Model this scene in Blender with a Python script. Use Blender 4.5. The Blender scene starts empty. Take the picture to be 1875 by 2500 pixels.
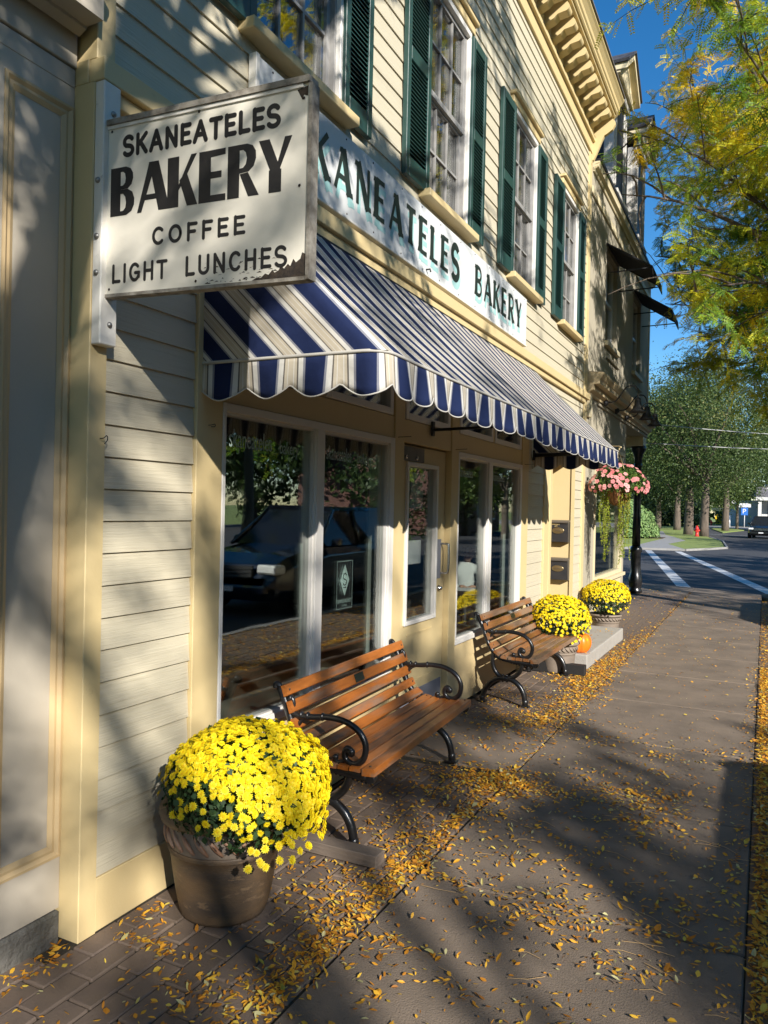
import bpy, bmesh, math, random
import numpy as np
from mathutils import Vector, Matrix

R = math.radians
PI = math.pi
rnd = random.Random(7)
nrnd = np.random.default_rng(11)
sc = bpy.context.scene
col = sc.collection

# ------------------------------------------------------------------ camera
cd = bpy.data.cameras.new('camera')
cam = bpy.data.objects.new('camera', cd)
col.objects.link(cam)
sc.camera = cam
cd.sensor_fit = 'VERTICAL'
cd.sensor_height = 36.0
cd.lens = 36.0 * 1878.0 / 2500.0
cd.clip_start = 0.05
cd.clip_end = 2000.0
YAW, ROLL, PITCH = math.atan((1868 - 937.5) / 1878.0), 0.022, -0.0053
_f = Vector((-math.sin(YAW) * math.cos(PITCH), math.cos(YAW) * math.cos(PITCH), math.sin(PITCH)))
_r = _f.cross(Vector((0, 0, 1))).normalized()
_u = _r.cross(_f)
_c, _s = math.cos(ROLL), math.sin(ROLL)
_rr = _c * _r + _s * _u
_uu = _c * _u - _s * _r
cam.matrix_world = Matrix(((_rr.x, _uu.x, -_f.x, 2.2), (_rr.y, _uu.y, -_f.y, 0.0), (_rr.z, _uu.z, -_f.z, 1.6), (0, 0, 0, 1)))

# ------------------------------------------------------------------ sky, sun, exposure
SUN_DIR = Vector((1.0, -0.84, 0.64)).normalized()      # towards the sun
SUN_EL = math.asin(SUN_DIR.z)
SUN_AZ = math.atan2(SUN_DIR.x, SUN_DIR.y)
world = bpy.data.worlds.new('World')
sc.world = world
world.use_nodes = True
wn = world.node_tree
bg = wn.nodes['Background']
sky = wn.nodes.new('ShaderNodeTexSky')
sky.sky_type = 'NISHITA'
sky.sun_disc = False
sky.sun_elevation = SUN_EL
sky.sun_rotation = SUN_AZ
sky.altitude = 400.0
sky.air_density = 1.0
sky.dust_density = 0.15
sky.ozone_density = 3.0
hs = wn.nodes.new('ShaderNodeHueSaturation')
hs.inputs['Saturation'].default_value = 1.32
wn.links.new(sky.outputs[0], hs.inputs['Color'])
wn.links.new(hs.outputs[0], bg.inputs[0])
bg.inputs[1].default_value = 0.10
sl = bpy.data.lights.new('sun', 'SUN')
sl.energy = 5.0
sl.angle = R(0.53)
sl.color = (1.0, 0.95, 0.88)
so = bpy.data.objects.new('sun', sl)
col.objects.link(so)
so.rotation_euler = SUN_DIR.to_track_quat('Z', 'Y').to_euler()
so.location = (20, -20, 20)
vs = sc.view_settings
vs.view_transform = 'Standard'
vs.look = 'None'
vs.exposure = 0.78
vs.gamma = 1.0
vs.use_curve_mapping = False
sc.cycles.use_denoising = True
sc.cycles.max_bounces = 8
sc.cycles.transparent_max_bounces = 24
sc.cycles.caustics_reflective = False
sc.cycles.caustics_refractive = False
sc.cycles.sample_clamp_indirect = 6.0

# ------------------------------------------------------------------ materials
MATS = {}

def srgb(r, g, b):
    def f(c):
        c /= 255.0
        return c / 12.92 if c <= 0.04045 else ((c + 0.055) / 1.055) ** 2.4
    return (f(r), f(g), f(b))

def mat(name, base, rough=0.6, var=None, bump=None, metal=0.0, spec=0.5, obj_var=0.0, stretch=(1, 1, 1), coat=0.0,
        dirt=None, transl=0.0):
    """base colour; var=(scale, amount, colour); bump=(scale, distance); dirt=(scale, threshold, colour, amount)"""
    if name in MATS:
        return MATS[name]
    m = bpy.data.materials.new(name)
    m.use_nodes = True
    t = m.node_tree
    N, L = t.nodes, t.links
    b = N['Principled BSDF']
    b.inputs['Roughness'].default_value = rough
    b.inputs['Metallic'].default_value = metal
    b.inputs['Specular IOR Level'].default_value = spec
    b.inputs['Coat Weight'].default_value = coat
    geo = N.new('ShaderNodeNewGeometry')
    mp = N.new('ShaderNodeMapping')
    mp.inputs['Scale'].default_value = stretch
    L.new(geo.outputs['Position'], mp.inputs['Vector'])
    cur = None
    rgb = N.new('ShaderNodeRGB')
    rgb.outputs[0].default_value = (*base, 1)
    cur = rgb.outputs[0]
    def noise(scale, detail=6, rough_=0.6):
        n = N.new('ShaderNodeTexNoise')
        n.inputs['Scale'].default_value = scale
        n.inputs['Detail'].default_value = detail
        n.inputs['Roughness'].default_value = rough_
        L.new(mp.outputs[0], n.inputs['Vector'])
        return n.outputs['Fac']
    def mixc(fac, a, bcol):
        mx = N.new('ShaderNodeMix')
        mx.data_type = 'RGBA'
        if isinstance(fac, float):
            mx.inputs[0].default_value = fac
        else:
            L.new(fac, mx.inputs[0])
        L.new(a, mx.inputs[6])
        if isinstance(bcol, tuple):
            mx.inputs[7].default_value = (*bcol, 1)
        else:
            L.new(bcol, mx.inputs[7])
        return mx.outputs[2]
    if obj_var:
        oi = N.new('ShaderNodeObjectInfo')
        h = N.new('ShaderNodeHueSaturation')
        mr = N.new('ShaderNodeMapRange')
        mr.inputs[3].default_value = 1.0 - obj_var
        mr.inputs[4].default_value = 1.0 + obj_var
        L.new(oi.outputs['Random'], mr.inputs[0])
        L.new(mr.outputs[0], h.inputs['Value'])
        L.new(cur, h.inputs['Color'])
        cur = h.outputs[0]
    if var:
        mr = N.new('ShaderNodeMapRange')
        mr.inputs[1].default_value = 0.38
        mr.inputs[2].default_value = 0.66
        mr.inputs[4].default_value = var[1]
        L.new(noise(var[0]), mr.inputs[0])
        cur = mixc(mr.outputs[0], cur, var[2])
    if dirt:
        mr = N.new('ShaderNodeMapRange')
        mr.inputs[1].default_value = dirt[1]
        mr.inputs[2].default_value = dirt[1] + 0.07
        mr.inputs[4].default_value = dirt[3]
        L.new(noise(dirt[0], 8, 0.7), mr.inputs[0])
        cur = mixc(mr.outputs[0], cur, dirt[2])
    L.new(cur, b.inputs['Base Color'])
    if bump:
        bp = N.new('ShaderNodeBump')
        bp.inputs['Strength'].default_value = 1.0
        bp.inputs['Distance'].default_value = bump[1]
        L.new(noise(bump[0], 5), bp.inputs['Height'])
        L.new(bp.outputs[0], b.inputs['Normal'])
    if transl:
        tr = N.new('ShaderNodeBsdfTranslucent')
        L.new(cur, tr.inputs['Color'])
        ms = N.new('ShaderNodeMixShader')
        ms.inputs[0].default_value = transl
        L.new(b.outputs[0], ms.inputs[1])
        L.new(tr.outputs[0], ms.inputs[2])
        L.new(ms.outputs[0], N['Material Output'].inputs[0])
    MATS[name] = m
    return m

def ramp_mat(name, attr, stops, rough=0.5, transl=0.35, spec=0.3):
    m = bpy.data.materials.new(name)
    m.use_nodes = True
    N, L = m.node_tree.nodes, m.node_tree.links
    b = N['Principled BSDF']
    b.inputs['Roughness'].default_value = rough
    b.inputs['Specular IOR Level'].default_value = spec
    a = N.new('ShaderNodeAttribute')
    a.attribute_name = attr
    cr = N.new('ShaderNodeValToRGB')
    e = cr.color_ramp.elements
    e[0].position, e[0].color = stops[0][0], (*stops[0][1], 1)
    e[1].position, e[1].color = stops[-1][0], (*stops[-1][1], 1)
    for p, c in stops[1:-1]:
        k = e.new(p)
        k.color = (*c, 1)
    L.new(a.outputs['Fac'], cr.inputs[0])
    L.new(cr.outputs[0], b.inputs['Base Color'])
    if transl:
        tr = N.new('ShaderNodeBsdfTranslucent')
        L.new(cr.outputs[0], tr.inputs['Color'])
        ms = N.new('ShaderNodeMixShader')
        ms.inputs[0].default_value = transl
        L.new(b.outputs[0], ms.inputs[1])
        L.new(tr.outputs[0], ms.inputs[2])
        L.new(ms.outputs[0], N['Material Output'].inputs[0])
    MATS[name] = m
    return m

def glass_mat(name, tint=(0.93, 0.96, 0.945), ior=1.5):
    m = bpy.data.materials.new(name)
    m.use_nodes = True
    N, L = m.node_tree.nodes, m.node_tree.links
    N.remove(N['Principled BSDF'])
    fr = N.new('ShaderNodeFresnel')
    fr.inputs['IOR'].default_value = ior
    mul = N.new('ShaderNodeMath')
    mul.operation = 'MULTIPLY_ADD'
    mul.inputs[1].default_value = 0.50
    mul.inputs[2].default_value = 0.0
    mul.use_clamp = True
    L.new(fr.outputs[0], mul.inputs[0])
    tr = N.new('ShaderNodeBsdfTransparent')
    tr.inputs[0].default_value = (*tint, 1)
    gl = N.new('ShaderNodeBsdfGlossy')
    gl.inputs['Roughness'].default_value = 0.0
    gl.inputs['Color'].default_value = (1, 1, 1, 1)
    nz = N.new('ShaderNodeTexNoise')
    nz.inputs['Scale'].default_value = 1.3
    g = N.new('ShaderNodeNewGeometry')
    L.new(g.outputs['Position'], nz.inputs['Vector'])
    bp = N.new('ShaderNodeBump')
    bp.inputs['Distance'].default_value = 0.0012
    L.new(nz.outputs['Fac'], bp.inputs['Height'])
    L.new(bp.outputs[0], gl.inputs['Normal'])
    ms = N.new('ShaderNodeMixShader')
    L.new(mul.outputs[0], ms.inputs[0])
    L.new(tr.outputs[0], ms.inputs[1])
    L.new(gl.outputs[0], ms.inputs[2])
    L.new(ms.outputs[0], N['Material Output'].inputs[0])
    MATS[name] = m
    return m

YEL = (0.61, 0.48, 0.25)
SID = (0.54, 0.485, 0.355)
mat('yellow_paint', YEL, 0.55, var=(3.0, 0.35, (0.58, 0.43, 0.20)), bump=(60, 0.0006), dirt=(7.0, 0.66, (0.30, 0.23, 0.12), 0.35))
mat('siding_paint', SID, 0.6, var=(3.0, 0.5, (0.45, 0.40, 0.29)), bump=(60, 0.0035), stretch=(1, 0.07, 1.6), dirt=(5.0, 0.68, (0.28, 0.25, 0.18), 0.3))
mat('yellow_siding', (0.62, 0.48, 0.25), 0.6, var=(2.2, 0.4, (0.52, 0.41, 0.22)), bump=(45, 0.001), stretch=(1, 0.12, 1.6))
mat('cream_panel', (0.45, 0.40, 0.32), 0.55, var=(2.5, 0.35, (0.39, 0.345, 0.275)), bump=(50, 0.0006), dirt=(4, 0.7, (0.3, 0.27, 0.22), 0.2))
mat('tan_moulding', (0.52, 0.38, 0.20), 0.55, var=(6, 0.4, (0.45, 0.33, 0.18)), bump=(60, 0.0006))
mat('white_vinyl', (0.72, 0.69, 0.63), 0.35, var=(5, 0.3, (0.62, 0.61, 0.6)))
mat('white_weathered', (0.74, 0.70, 0.62), 0.6, var=(9, 0.4, (0.62, 0.61, 0.57)), bump=(70, 0.0012), dirt=(11, 0.64, (0.16, 0.13, 0.10), 0.7))
mat('sign_face', (0.76, 0.71, 0.60), 0.5, var=(4, 0.4, (0.69, 0.64, 0.53)), bump=(50, 0.0006), dirt=(13, 0.71, (0.28, 0.21, 0.14), 0.6))
mat('wallsign_face', (0.58, 0.585, 0.57), 0.6, var=(6, 0.5, (0.62, 0.64, 0.63)), bump=(40, 0.001), dirt=(14, 0.69, (0.15, 0.14, 0.13), 0.7), stretch=(1, 0.5, 1))
mat('rotten_wood', (0.055, 0.038, 0.024), 0.9, var=(45, 0.9, (0.015, 0.011, 0.009)), bump=(40, 0.006))
mat('sign_trim', (0.33, 0.30, 0.25), 0.8, var=(22, 0.8, (0.09, 0.07, 0.05)), bump=(50, 0.003))
mat('black_paint', (0.012, 0.011, 0.011), 0.45, var=(20, 0.5, (0.03, 0.027, 0.025)))
mat('teal_paint', (0.30, 0.52, 0.50), 0.6, var=(12, 0.4, (0.42, 0.58, 0.56)))
mat('shutter_green', (0.015, 0.050, 0.044), 0.42, var=(5, 0.5, (0.024, 0.066, 0.058)), bump=(60, 0.0006))
mat('cast_iron', (0.010, 0.010, 0.011), 0.28, var=(25, 0.5, (0.025, 0.022, 0.02)), bump=(40, 0.001), spec=0.6)
mat('black_iron', (0.012, 0.012, 0.013), 0.5, bump=(40, 0.001))
mat('chrome', (0.62, 0.6, 0.56), 0.22, metal=1.0)
mat('dull_metal', (0.30, 0.29, 0.27), 0.45, metal=0.8)
mat('plate_grey', (0.19, 0.18, 0.16), 0.7, var=(14, 0.6, (0.12, 0.11, 0.10)))
mat('kick_grey', (0.19, 0.20, 0.23), 0.5, var=(6, 0.5, (0.25, 0.26, 0.29)))
mat('stone_base', (0.15, 0.14, 0.12), 0.95, var=(5, 0.9, (0.075, 0.072, 0.06)), bump=(26, 0.02), dirt=(6, 0.55, (0.06, 0.058, 0.045), 0.6))
mat('concrete', (0.205, 0.157, 0.115), 0.92, var=(2.6, 0.9, (0.130, 0.100, 0.074)), bump=(150, 0.004), dirt=(22, 0.60, (0.10, 0.085, 0.07), 0.7))
mat('step_concrete', (0.36, 0.335, 0.295), 0.9, var=(5, 0.5, (0.27, 0.25, 0.22)), bump=(90, 0.004))
mat('joint_dirt', (0.035, 0.03, 0.022), 0.95, var=(12, 0.7, (0.07, 0.055, 0.03)), bump=(80, 0.004))
mat('paver_brick', (0.155, 0.112, 0.080), 0.85, obj_var=0.28, var=(7, 0.5, (0.11, 0.082, 0.07)), bump=(110, 0.002), dirt=(9, 0.62, (0.07, 0.058, 0.048), 0.5))
mat('asphalt', (0.052, 0.052, 0.055), 0.9, var=(0.7, 0.5, (0.038, 0.038, 0.042)), bump=(60, 0.006))
mat('road_paint', (0.62, 0.62, 0.60), 0.7, var=(5, 0.6, (0.42, 0.42, 0.41)))
mat('kerb_stone', (0.30, 0.29, 0.27), 0.9, var=(4, 0.5, (0.2, 0.19, 0.18)), bump=(30, 0.006))
mat('terracotta', (0.155, 0.098, 0.052), 0.55, var=(4.5, 1.0, (0.070, 0.052, 0.038)), bump=(70, 0.002), dirt=(9, 0.56, (0.24, 0.155, 0.085), 0.7), stretch=(1, 1, 3.0))
mat('terracotta_rim', (0.27, 0.135, 0.075), 0.6, var=(14, 0.7, (0.36, 0.25, 0.18)), bump=(70, 0.0015))
mat('pale_pot', (0.24, 0.19, 0.145), 0.7, var=(9, 0.6, (0.14, 0.115, 0.095)), bump=(60, 0.0015))
mat('timber_bolt', (0.10, 0.08, 0.06), 0.5, metal=0.6)
mat('soil', (0.025, 0.018, 0.012), 0.95, bump=(60, 0.008))
mat('pumpkin_skin', (0.80, 0.19, 0.012), 0.4, var=(8, 0.4, (0.7, 0.15, 0.01)))
mat('stem_brown', (0.12, 0.09, 0.045), 0.8, bump=(60, 0.003))
mat('bark', (0.15, 0.115, 0.085), 0.95, var=(5, 0.7, (0.06, 0.048, 0.038)), bump=(14, 0.03), stretch=(1, 1, 0.25))
mat('twig_bark', (0.06, 0.042, 0.03), 0.9)
mat('timber_grey', (0.17, 0.13, 0.10), 0.85, var=(8, 0.7, (0.10, 0.078, 0.06)), bump=(50, 0.003), stretch=(0.2, 2, 2))
mat('timber_black', (0.012, 0.011, 0.010), 0.7, bump=(50, 0.002))
mat('stucco', (0.40, 0.355, 0.265), 0.9, var=(1.5, 0.5, (0.33, 0.295, 0.22)), bump=(60, 0.003))
mat('cornice_paint', (0.47, 0.37, 0.215), 0.65, var=(3, 0.4, (0.40, 0.315, 0.185)))
mat('fascia_cream', (0.62, 0.53, 0.34), 0.6, var=(3, 0.3, (0.54, 0.46, 0.30)))
mat('slate', (0.045, 0.045, 0.052), 0.7, obj_var=0.3, var=(3, 0.5, (0.07, 0.068, 0.075)), bump=(25, 0.006))
mat('dormer_white', (0.55, 0.53, 0.49), 0.6, var=(7, 0.6, (0.42, 0.40, 0.37)))
mat('black_canvas', (0.010, 0.010, 0.011), 0.8)
mat('grass', (0.19, 0.25, 0.055), 0.9, var=(2, 0.7, (0.27, 0.29, 0.075)), bump=(30, 0.02))
mat('curtain_lace', (0.55, 0.52, 0.49), 0.9, transl=0.3, var=(14, 0.6, (0.36, 0.33, 0.31)), stretch=(1, 3, 0.15))
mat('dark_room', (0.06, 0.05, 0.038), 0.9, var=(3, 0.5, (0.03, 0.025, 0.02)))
mat('room_floor', (0.09, 0.065, 0.04), 0.7)
mat('beadboard', (0.55, 0.60, 0.54), 0.6)
mat('dark_wood', (0.06, 0.033, 0.018), 0.4, var=(5, 0.6, (0.03, 0.018, 0.01)), stretch=(1, 0.2, 1))
mat('pale_sill', (0.30, 0.27, 0.20), 0.7)
mat('house_white', (0.62, 0.61, 0.57), 0.7, var=(0.6, 0.3, (0.52, 0.51, 0.48)))
mat('house_brick', (0.13, 0.065, 0.05), 0.85, var=(3, 0.5, (0.2, 0.075, 0.05)))
mat('roof_grey', (0.16, 0.15, 0.15), 0.85, var=(3, 0.5, (0.11, 0.10, 0.10)))
mat('sash_grey', (0.26, 0.25, 0.235), 0.5, var=(9, 0.6, (0.38, 0.37, 0.35)))
mat('window_dark', (0.015, 0.017, 0.02), 0.08)
mat('dormer_glass', (0.02, 0.022, 0.026), 0.45, spec=0.25)
mat('car_black', (0.008, 0.009, 0.012), 0.2, coat=1.0)
mat('car_navy', (0.006, 0.009, 0.017), 0.2, coat=1.0)
mat('car_silver', (0.30, 0.30, 0.31), 0.25, metal=0.7, coat=1.0)
mat('tyre_rubber', (0.012, 0.012, 0.012), 0.85)
mat('lamp_lens', (0.75, 0.75, 0.72), 0.1)
mat('hydrant_red', (0.50, 0.025, 0.018), 0.45)
mat('bin_yellow', (0.75, 0.50, 0.02), 0.5)
mat('sign_blue', (0.03, 0.16, 0.55), 0.5)
mat('sign_white', (0.75, 0.75, 0.74), 0.5)
mat('pinkish_board', (0.55, 0.42, 0.40), 0.6)
mat('cable_grey', (0.45, 0.45, 0.43), 0.5)
mat('mailbox_dark', (0.028, 0.028, 0.031), 0.42, var=(12, 0.5, (0.045, 0.043, 0.042)))
mat('mailbox_lid', (0.10, 0.085, 0.07), 0.45)
mat('brass', (0.45, 0.36, 0.20), 0.35, metal=0.9)
mat('gold_print', (0.62, 0.47, 0.2), 0.5)
mat('plaque', (0.030, 0.035, 0.024), 0.4, metal=0.3)
mat('coir', (0.28, 0.13, 0.055), 0.9, var=(20, 0.6, (0.17, 0.08, 0.035)), bump=(50, 0.006))
mat('print_pale', (0.60, 0.76, 0.70), 0.6)
mat('print_faint', (0.34, 0.44, 0.40), 0.6)
mat('poster_black', (0.012, 0.013, 0.013), 0.5)
mat('paper_white', (0.6, 0.6, 0.58), 0.7)
mat('paper_red', (0.4, 0.05, 0.04), 0.7)
mat('skin', (0.52, 0.29, 0.19), 0.55)
mat('hair_brown', (0.05, 0.026, 0.014), 0.6, bump=(60, 0.01))
mat('knit_white', (0.72, 0.73, 0.70), 0.85, bump=(90, 0.004), stretch=(1, 1, 0.3))
mat('dark_cloth', (0.018, 0.018, 0.024), 0.85)
mat('jeans', (0.035, 0.065, 0.13), 0.8, var=(10, 0.5, (0.06, 0.1, 0.17)))
mat('shoe_dark', (0.02, 0.018, 0.016), 0.6)
mat('mulch', (0.06, 0.035, 0.022), 0.95, bump=(20, 0.03))
glass_mat('shop_glass')
glass_mat('upper_glass', (0.90, 0.91, 0.91))

# varnished slats: orange-brown varnish worn to grey along the grain
def slat_mat(name, base, worn, thr):
    m = bpy.data.materials.new(name)
    m.use_nodes = True
    N, L = m.node_tree.nodes, m.node_tree.links
    b = N['Principled BSDF']
    oi = N.new('ShaderNodeObjectInfo')
    geo = N.new('ShaderNodeNewGeometry')
    mp = N.new('ShaderNodeMapping')
    mp.inputs['Scale'].default_value = (14, 1.6, 14)
    L.new(geo.outputs['Position'], mp.inputs[0])
    add = N.new('ShaderNodeVectorMath')
    add.operation = 'ADD'
    L.new(mp.outputs[0], add.inputs[0])
    L.new(oi.outputs['Random'], add.inputs[1])
    n1 = N.new('ShaderNodeTexNoise')
    n1.inputs['Scale'].default_value = 6
    n1.inputs['Detail'].default_value = 8
    L.new(add.outputs[0], n1.inputs['Vector'])
    n2 = N.new('ShaderNodeTexNoise')
    n2.inputs['Scale'].default_value = 1.1
    n2.inputs['Detail'].default_value = 6
    L.new(add.outputs[0], n2.inputs['Vector'])
    mx = N.new('ShaderNodeMix')
    mx.data_type = 'RGBA'
    L.new(n1.outputs['Fac'], mx.inputs[0])
    mx.inputs[6].default_value = (*base, 1)
    mx.inputs[7].default_value = (base[0] * 0.55, base[1] * 0.48, base[2] * 0.45, 1)
    hv = N.new('ShaderNodeHueSaturation')
    mr0 = N.new('ShaderNodeMapRange')
    mr0.inputs[3].default_value = 0.7
    mr0.inputs[4].default_value = 1.2
    L.new(oi.outputs['Random'], mr0.inputs[0])
    L.new(mr0.outputs[0], hv.inputs['Value'])
    L.new(mx.outputs[2], hv.inputs['Color'])
    mr = N.new('ShaderNodeMapRange')
    mr.inputs[1].default_value = thr
    mr.inputs[2].default_value = thr + 0.12
    mr.inputs[4].default_value = 0.8
    L.new(n2.outputs['Fac'], mr.inputs[0])
    mx2 = N.new('ShaderNodeMix')
    mx2.data_type = 'RGBA'
    L.new(mr.outputs[0], mx2.inputs[0])
    L.new(hv.outputs[0], mx2.inputs[6])
    mx2.inputs[7].default_value = (*worn, 1)
    L.new(mx2.outputs[2], b.inputs['Base Color'])
    rr = N.new('ShaderNodeMapRange')
    rr.inputs[3].default_value = 0.36
    rr.inputs[4].default_value = 0.75
    L.new(mr.outputs[0], rr.inputs[0])
    L.new(rr.outputs[0], b.inputs['Roughness'])
    bp = N.new('ShaderNodeBump')
    bp.inputs['Distance'].default_value = 0.0015
    L.new(n1.outputs['Fac'], bp.inputs['Height'])
    L.new(bp.outputs[0], b.inputs['Normal'])
    MATS[name] = m
slat_mat('slat_varnish', (0.50, 0.165, 0.030), (0.20, 0.135, 0.09), 0.50)
slat_mat('slat_weathered', (0.36, 0.155, 0.055), (0.22, 0.15, 0.095), 0.47)

# awning cloth: woven stripes along u
def awning_mat():
    m = bpy.data.materials.new('awning_cloth')
    m.use_nodes = True
    N, L = m.node_tree.nodes, m.node_tree.links
    b = N['Principled BSDF']
    b.inputs['Roughness'].default_value = 0.85
    b.inputs['Specular IOR Level'].default_value = 0.2
    uv = N.new('ShaderNodeUVMap')
    sp = N.new('ShaderNodeSeparateXYZ')
    L.new(uv.outputs[0], sp.inputs[0])
    fr = N.new('ShaderNodeMath')
    fr.operation = 'FRACT'
    L.new(sp.outputs[0], fr.inputs[0])
    cr = N.new('ShaderNodeValToRGB')
    cr.color_ramp.interpolation = 'CONSTANT'
    navy, grey, white, taupe, beige = (0.011, 0.020, 0.068), (0.23, 0.235, 0.27), (0.62, 0.60, 0.55), (0.13, 0.115, 0.10), (0.50, 0.44, 0.34)
    seq = [(0.0, navy), (0.20, grey), (0.245, white), (0.345, taupe), (0.375, beige), (0.43, white), (0.445, beige), (0.545, white), (0.56, beige), (0.615, taupe), (0.645, white), (0.745, grey), (0.79, navy)]
    e = cr.color_ramp.elements
    e[0].position, e[0].color = 0.0, (*navy, 1)
    e[1].position, e[1].color = 0.79, (*navy, 1)
    for p, c in seq[1:-1]:
        k = e.new(p)
        k.color = (*c, 1)
    L.new(fr.outputs[0], cr.inputs[0])
    nz = N.new('ShaderNodeTexNoise')
    nz.inputs['Scale'].default_value = 5
    nz.inputs['Detail'].default_value = 7
    g = N.new('ShaderNodeNewGeometry')
    L.new(g.outputs['Position'], nz.inputs['Vector'])
    mr = N.new('ShaderNodeMapRange')
    mr.inputs[1].default_value = 0.35
    mr.inputs[2].default_value = 0.7
    mr.inputs[3].default_value = 0.86
    mr.inputs[4].default_value = 1.06
    L.new(nz.outputs['Fac'], mr.inputs[0])
    h = N.new('ShaderNodeHueSaturation')
    L.new(mr.outputs[0], h.inputs['Value'])
    L.new(cr.outputs[0], h.inputs['Color'])
    L.new(h.outputs[0], b.inputs['Base Color'])
    bp = N.new('ShaderNodeBump')
    bp.inputs['Distance'].default_value = 0.012
    n2 = N.new('ShaderNodeTexNoise')
    n2.inputs['Scale'].default_value = 6.5
    n2.inputs['Detail'].default_value = 5
    L.new(g.outputs['Position'], n2.inputs['Vector'])
    L.new(n2.outputs['Fac'], bp.inputs['Height'])
    L.new(bp.outputs[0], b.inputs['Normal'])
    tr = N.new('ShaderNodeBsdfTranslucent')
    L.new(h.outputs[0], tr.inputs['Color'])
    ms = N.new('ShaderNodeMixShader')
    ms.inputs[0].default_value = 0.12
    L.new(b.outputs[0], ms.inputs[1])
    L.new(tr.outputs[0], ms.inputs[2])
    L.new(ms.outputs[0], N['Material Output'].inputs[0])
    MATS['awning_cloth'] = m
awning_mat()

LOCUST = [(0.0, (0.07, 0.18, 0.038)), (0.35, (0.19, 0.33, 0.036)), (0.6, (0.56, 0.55, 0.028)), (0.85, (0.88, 0.66, 0.018)), (1.0, (0.88, 0.58, 0.02))]
ramp_mat('locust_leaf', 'tone', LOCUST, transl=0.45)
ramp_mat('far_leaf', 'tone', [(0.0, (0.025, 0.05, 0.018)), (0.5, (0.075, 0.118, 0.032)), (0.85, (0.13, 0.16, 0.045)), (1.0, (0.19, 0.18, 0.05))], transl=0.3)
ramp_mat('round_leaf', 'tone', [(0.0, (0.035, 0.075, 0.018)), (0.6, (0.10, 0.15, 0.03)), (1.0, (0.22, 0.20, 0.04))], transl=0.3)
ramp_mat('bush_leaf', 'tone', [(0.0, (0.08, 0.15, 0.05)), (0.6, (0.22, 0.33, 0.11)), (1.0, (0.34, 0.42, 0.16))], transl=0.25)
ramp_mat('mum_leaf', 'tone', [(0.0, (0.018, 0.045, 0.016)), (1.0, (0.055, 0.105, 0.035))], transl=0.25)
ramp_mat('vine_leaf', 'tone', [(0.0, (0.16, 0.24, 0.02)), (0.7, (0.36, 0.40, 0.03)), (1.0, (0.48, 0.22, 0.03))], transl=0.35)
ramp_mat('impatiens_leaf', 'tone', [(0.0, (0.03, 0.07, 0.015)), (1.0, (0.12, 0.19, 0.03))], transl=0.3)
ramp_mat('pink_petal', 'tone', [(0.0, (0.62, 0.16, 0.17)), (1.0, (0.78, 0.40, 0.38))], transl=0.3)
ramp_mat('yellow_petal', 'tone', [(0.0, (0.80, 0.46, 0.004)), (0.6, (0.86, 0.66, 0.008)), (1.0, (0.87, 0.74, 0.03))], transl=0.2)
ramp_mat('litter_leaf', 'tone', [(0.0, (0.30, 0.12, 0.02)), (0.35, (0.60, 0.25, 0.02)), (0.75, (0.72, 0.42, 0.04)), (0.92, (0.60, 0.47, 0.07)), (1.0, (0.50, 0.46, 0.22))], transl=0.15, rough=0.6)
M = MATS
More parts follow.
